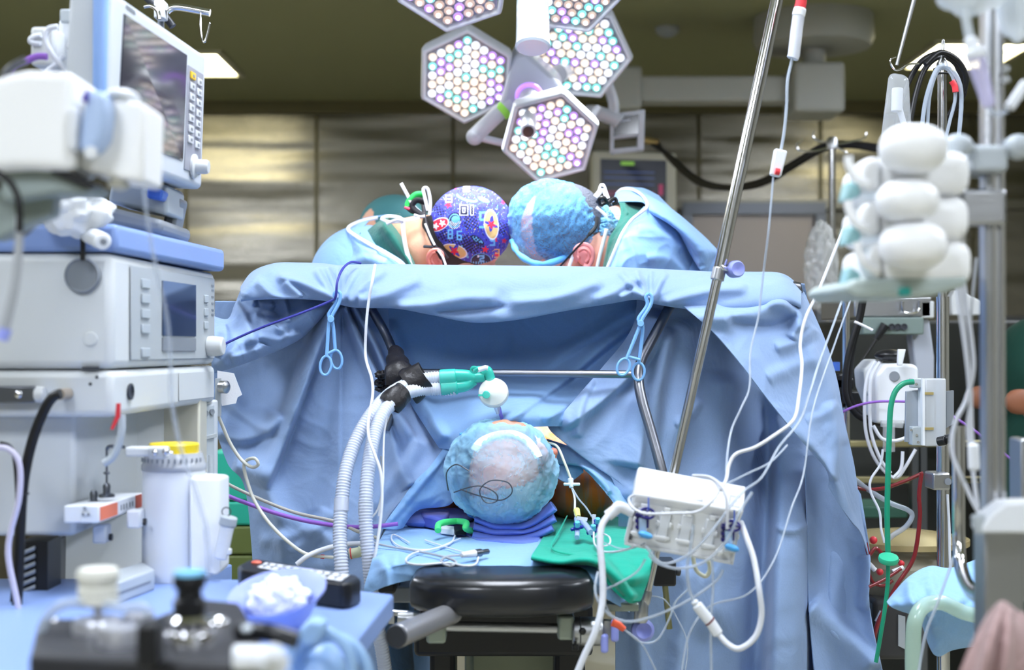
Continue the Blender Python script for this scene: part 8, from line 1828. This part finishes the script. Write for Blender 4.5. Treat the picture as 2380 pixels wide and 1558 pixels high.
# upper left pump assembly, strongly blurred
Yw = 1.40
t = thing('infusion_pump', 'blurred white infusion pump with lavender blue side grip at the left edge', 'infusion pump', P(150, 440, Yw))
obj('main_body', MB().prism(PP([(-80, 210), (10, 172), (60, 160), (172, 166), (172, 396), (60, 392), (-80, 400)], Yw), (0, .09, 0)), m_pw, t, bevel=.010, bseg=4)
obj('right_body', MB().prism(PP([(186, 236), (200, 216), (262, 226), (338, 240), (332, 424), (250, 412), (186, 396)], Yw + .02), (0, .08, 0)), m_pw, t, bevel=.008, bseg=3)
obj('top_dome', MB().ell(P(285, 226, Yw + .04), (W(38, Yw), .03, W(18, Yw)), 28, 16), M_WHITE, t)
obj('side_grip', MB().prism(PP([(196, 206), (244, 212), (248, 260), (240, 320), (214, 356), (178, 350), (186, 290), (194, 240)], Yw - .01), (0, .05, 0)), mat('grip_lavender', (176, 198, 234), .4), t, bevel=.008, bseg=4)
obj('grip_hinge', MB().cyl(P(211, 356, Yw - .012), P(211, 356, Yw + .01), W(16, Yw), n=26), M_WHITE, t, bevel=.002)
obj('violet_slot', MB().prism(PP([(188, 232), (200, 206), (202, 238)], Yw - .014), (0, .01, 0)), mat('deep_violet', (70, 50, 160), .4), t)
obj('white_strip', MB().prism(PP([(158, 250), (180, 250), (176, 340), (170, 352), (156, 345)], Yw - .012), (0, .02, 0)), M_WHITE, t, bevel=.003)
obj('under_bracket', MB().prism(PP([(0, 400), (60, 392), (150, 392), (225, 436), (200, 452), (140, 448), (60, 462), (0, 470)], Yw + .02), (0, .06, 0)), mat('bracket_grey_green', (140, 152, 150), .45), t, bevel=.004)
obj('black_slot', MB().prism(PP([(116, 390), (140, 388), (225, 430), (205, 440), (120, 404)], Yw + .012), (0, .02, 0)), M_BLACK, t)
obj('round_plug', MB().ell(P(276, 430, Yw + .04), (W(24, Yw), .02, W(14, Yw)), 20, 12), mat('bay_cream', (196, 194, 180)), t)
obj('post_stub', MB().prism(PP([(40, 440), (125, 450), (120, 500), (70, 520), (-10, 560), (-60, 540), (-60, 440)], Yw + .05), (0, .03, 0)), mat('bracket_grey_green', (140, 152, 150)), t, bevel=.004)
T1('black_round_cover', 'blurred black domed cover under the pump at the left edge', 'cover', MB().ell(P(20, 500, Yw + .1), (W(72, Yw), .03, W(62, Yw)), 30, 20), M_BLACK)
T1('clear_side_tube', 'pale blurred tube hanging from the pump past the machine side', 'tube', MB().tube(PP([(44, 500), (44, 560), (38, 640), (24, 710), (8, 770)], Yw), W(9, Yw), 14, r1=W(12, Yw)), M_GTUBE)
T1('tube_end_cap', 'violet end cap on the pale blurred tube', 'cap', MB().tube(PP([(14, 764), (4, 790)], Yw - .001), W(14, Yw), 14, smooth=0), M_LAV)
T1('foreground_line', 'long clear blurred line falling in front of the machine control panel', 'tube', MB().tube(PP([(330, 400), (338, 480), (352, 570), (368, 650), (388, 740), (396, 840), (400, 940), (420, 1040), (450, 1130), (478, 1230), (486, 1340)], 1.62), W(5, 1.62), 10), mat('faint_clear_line', (195, 206, 224), .3, alpha=.32))
T1('black_side_cable', 'blurred black cable dropping from the pump at the far left', 'cable', MB().tube(PP([(-10, 400), (20, 420), (42, 460), (46, 520), (44, 540)], Yw - .01), W(8, Yw), 12), M_RUBBER)
T1('white_top_tube', 'blurred white hose curving above the pump at the upper left', 'tube', MB().tube(PP([(-30, 300), (0, 210), (20, 165), (60, 140)], Yw + .05), W(10, Yw), 12), M_DGREY)
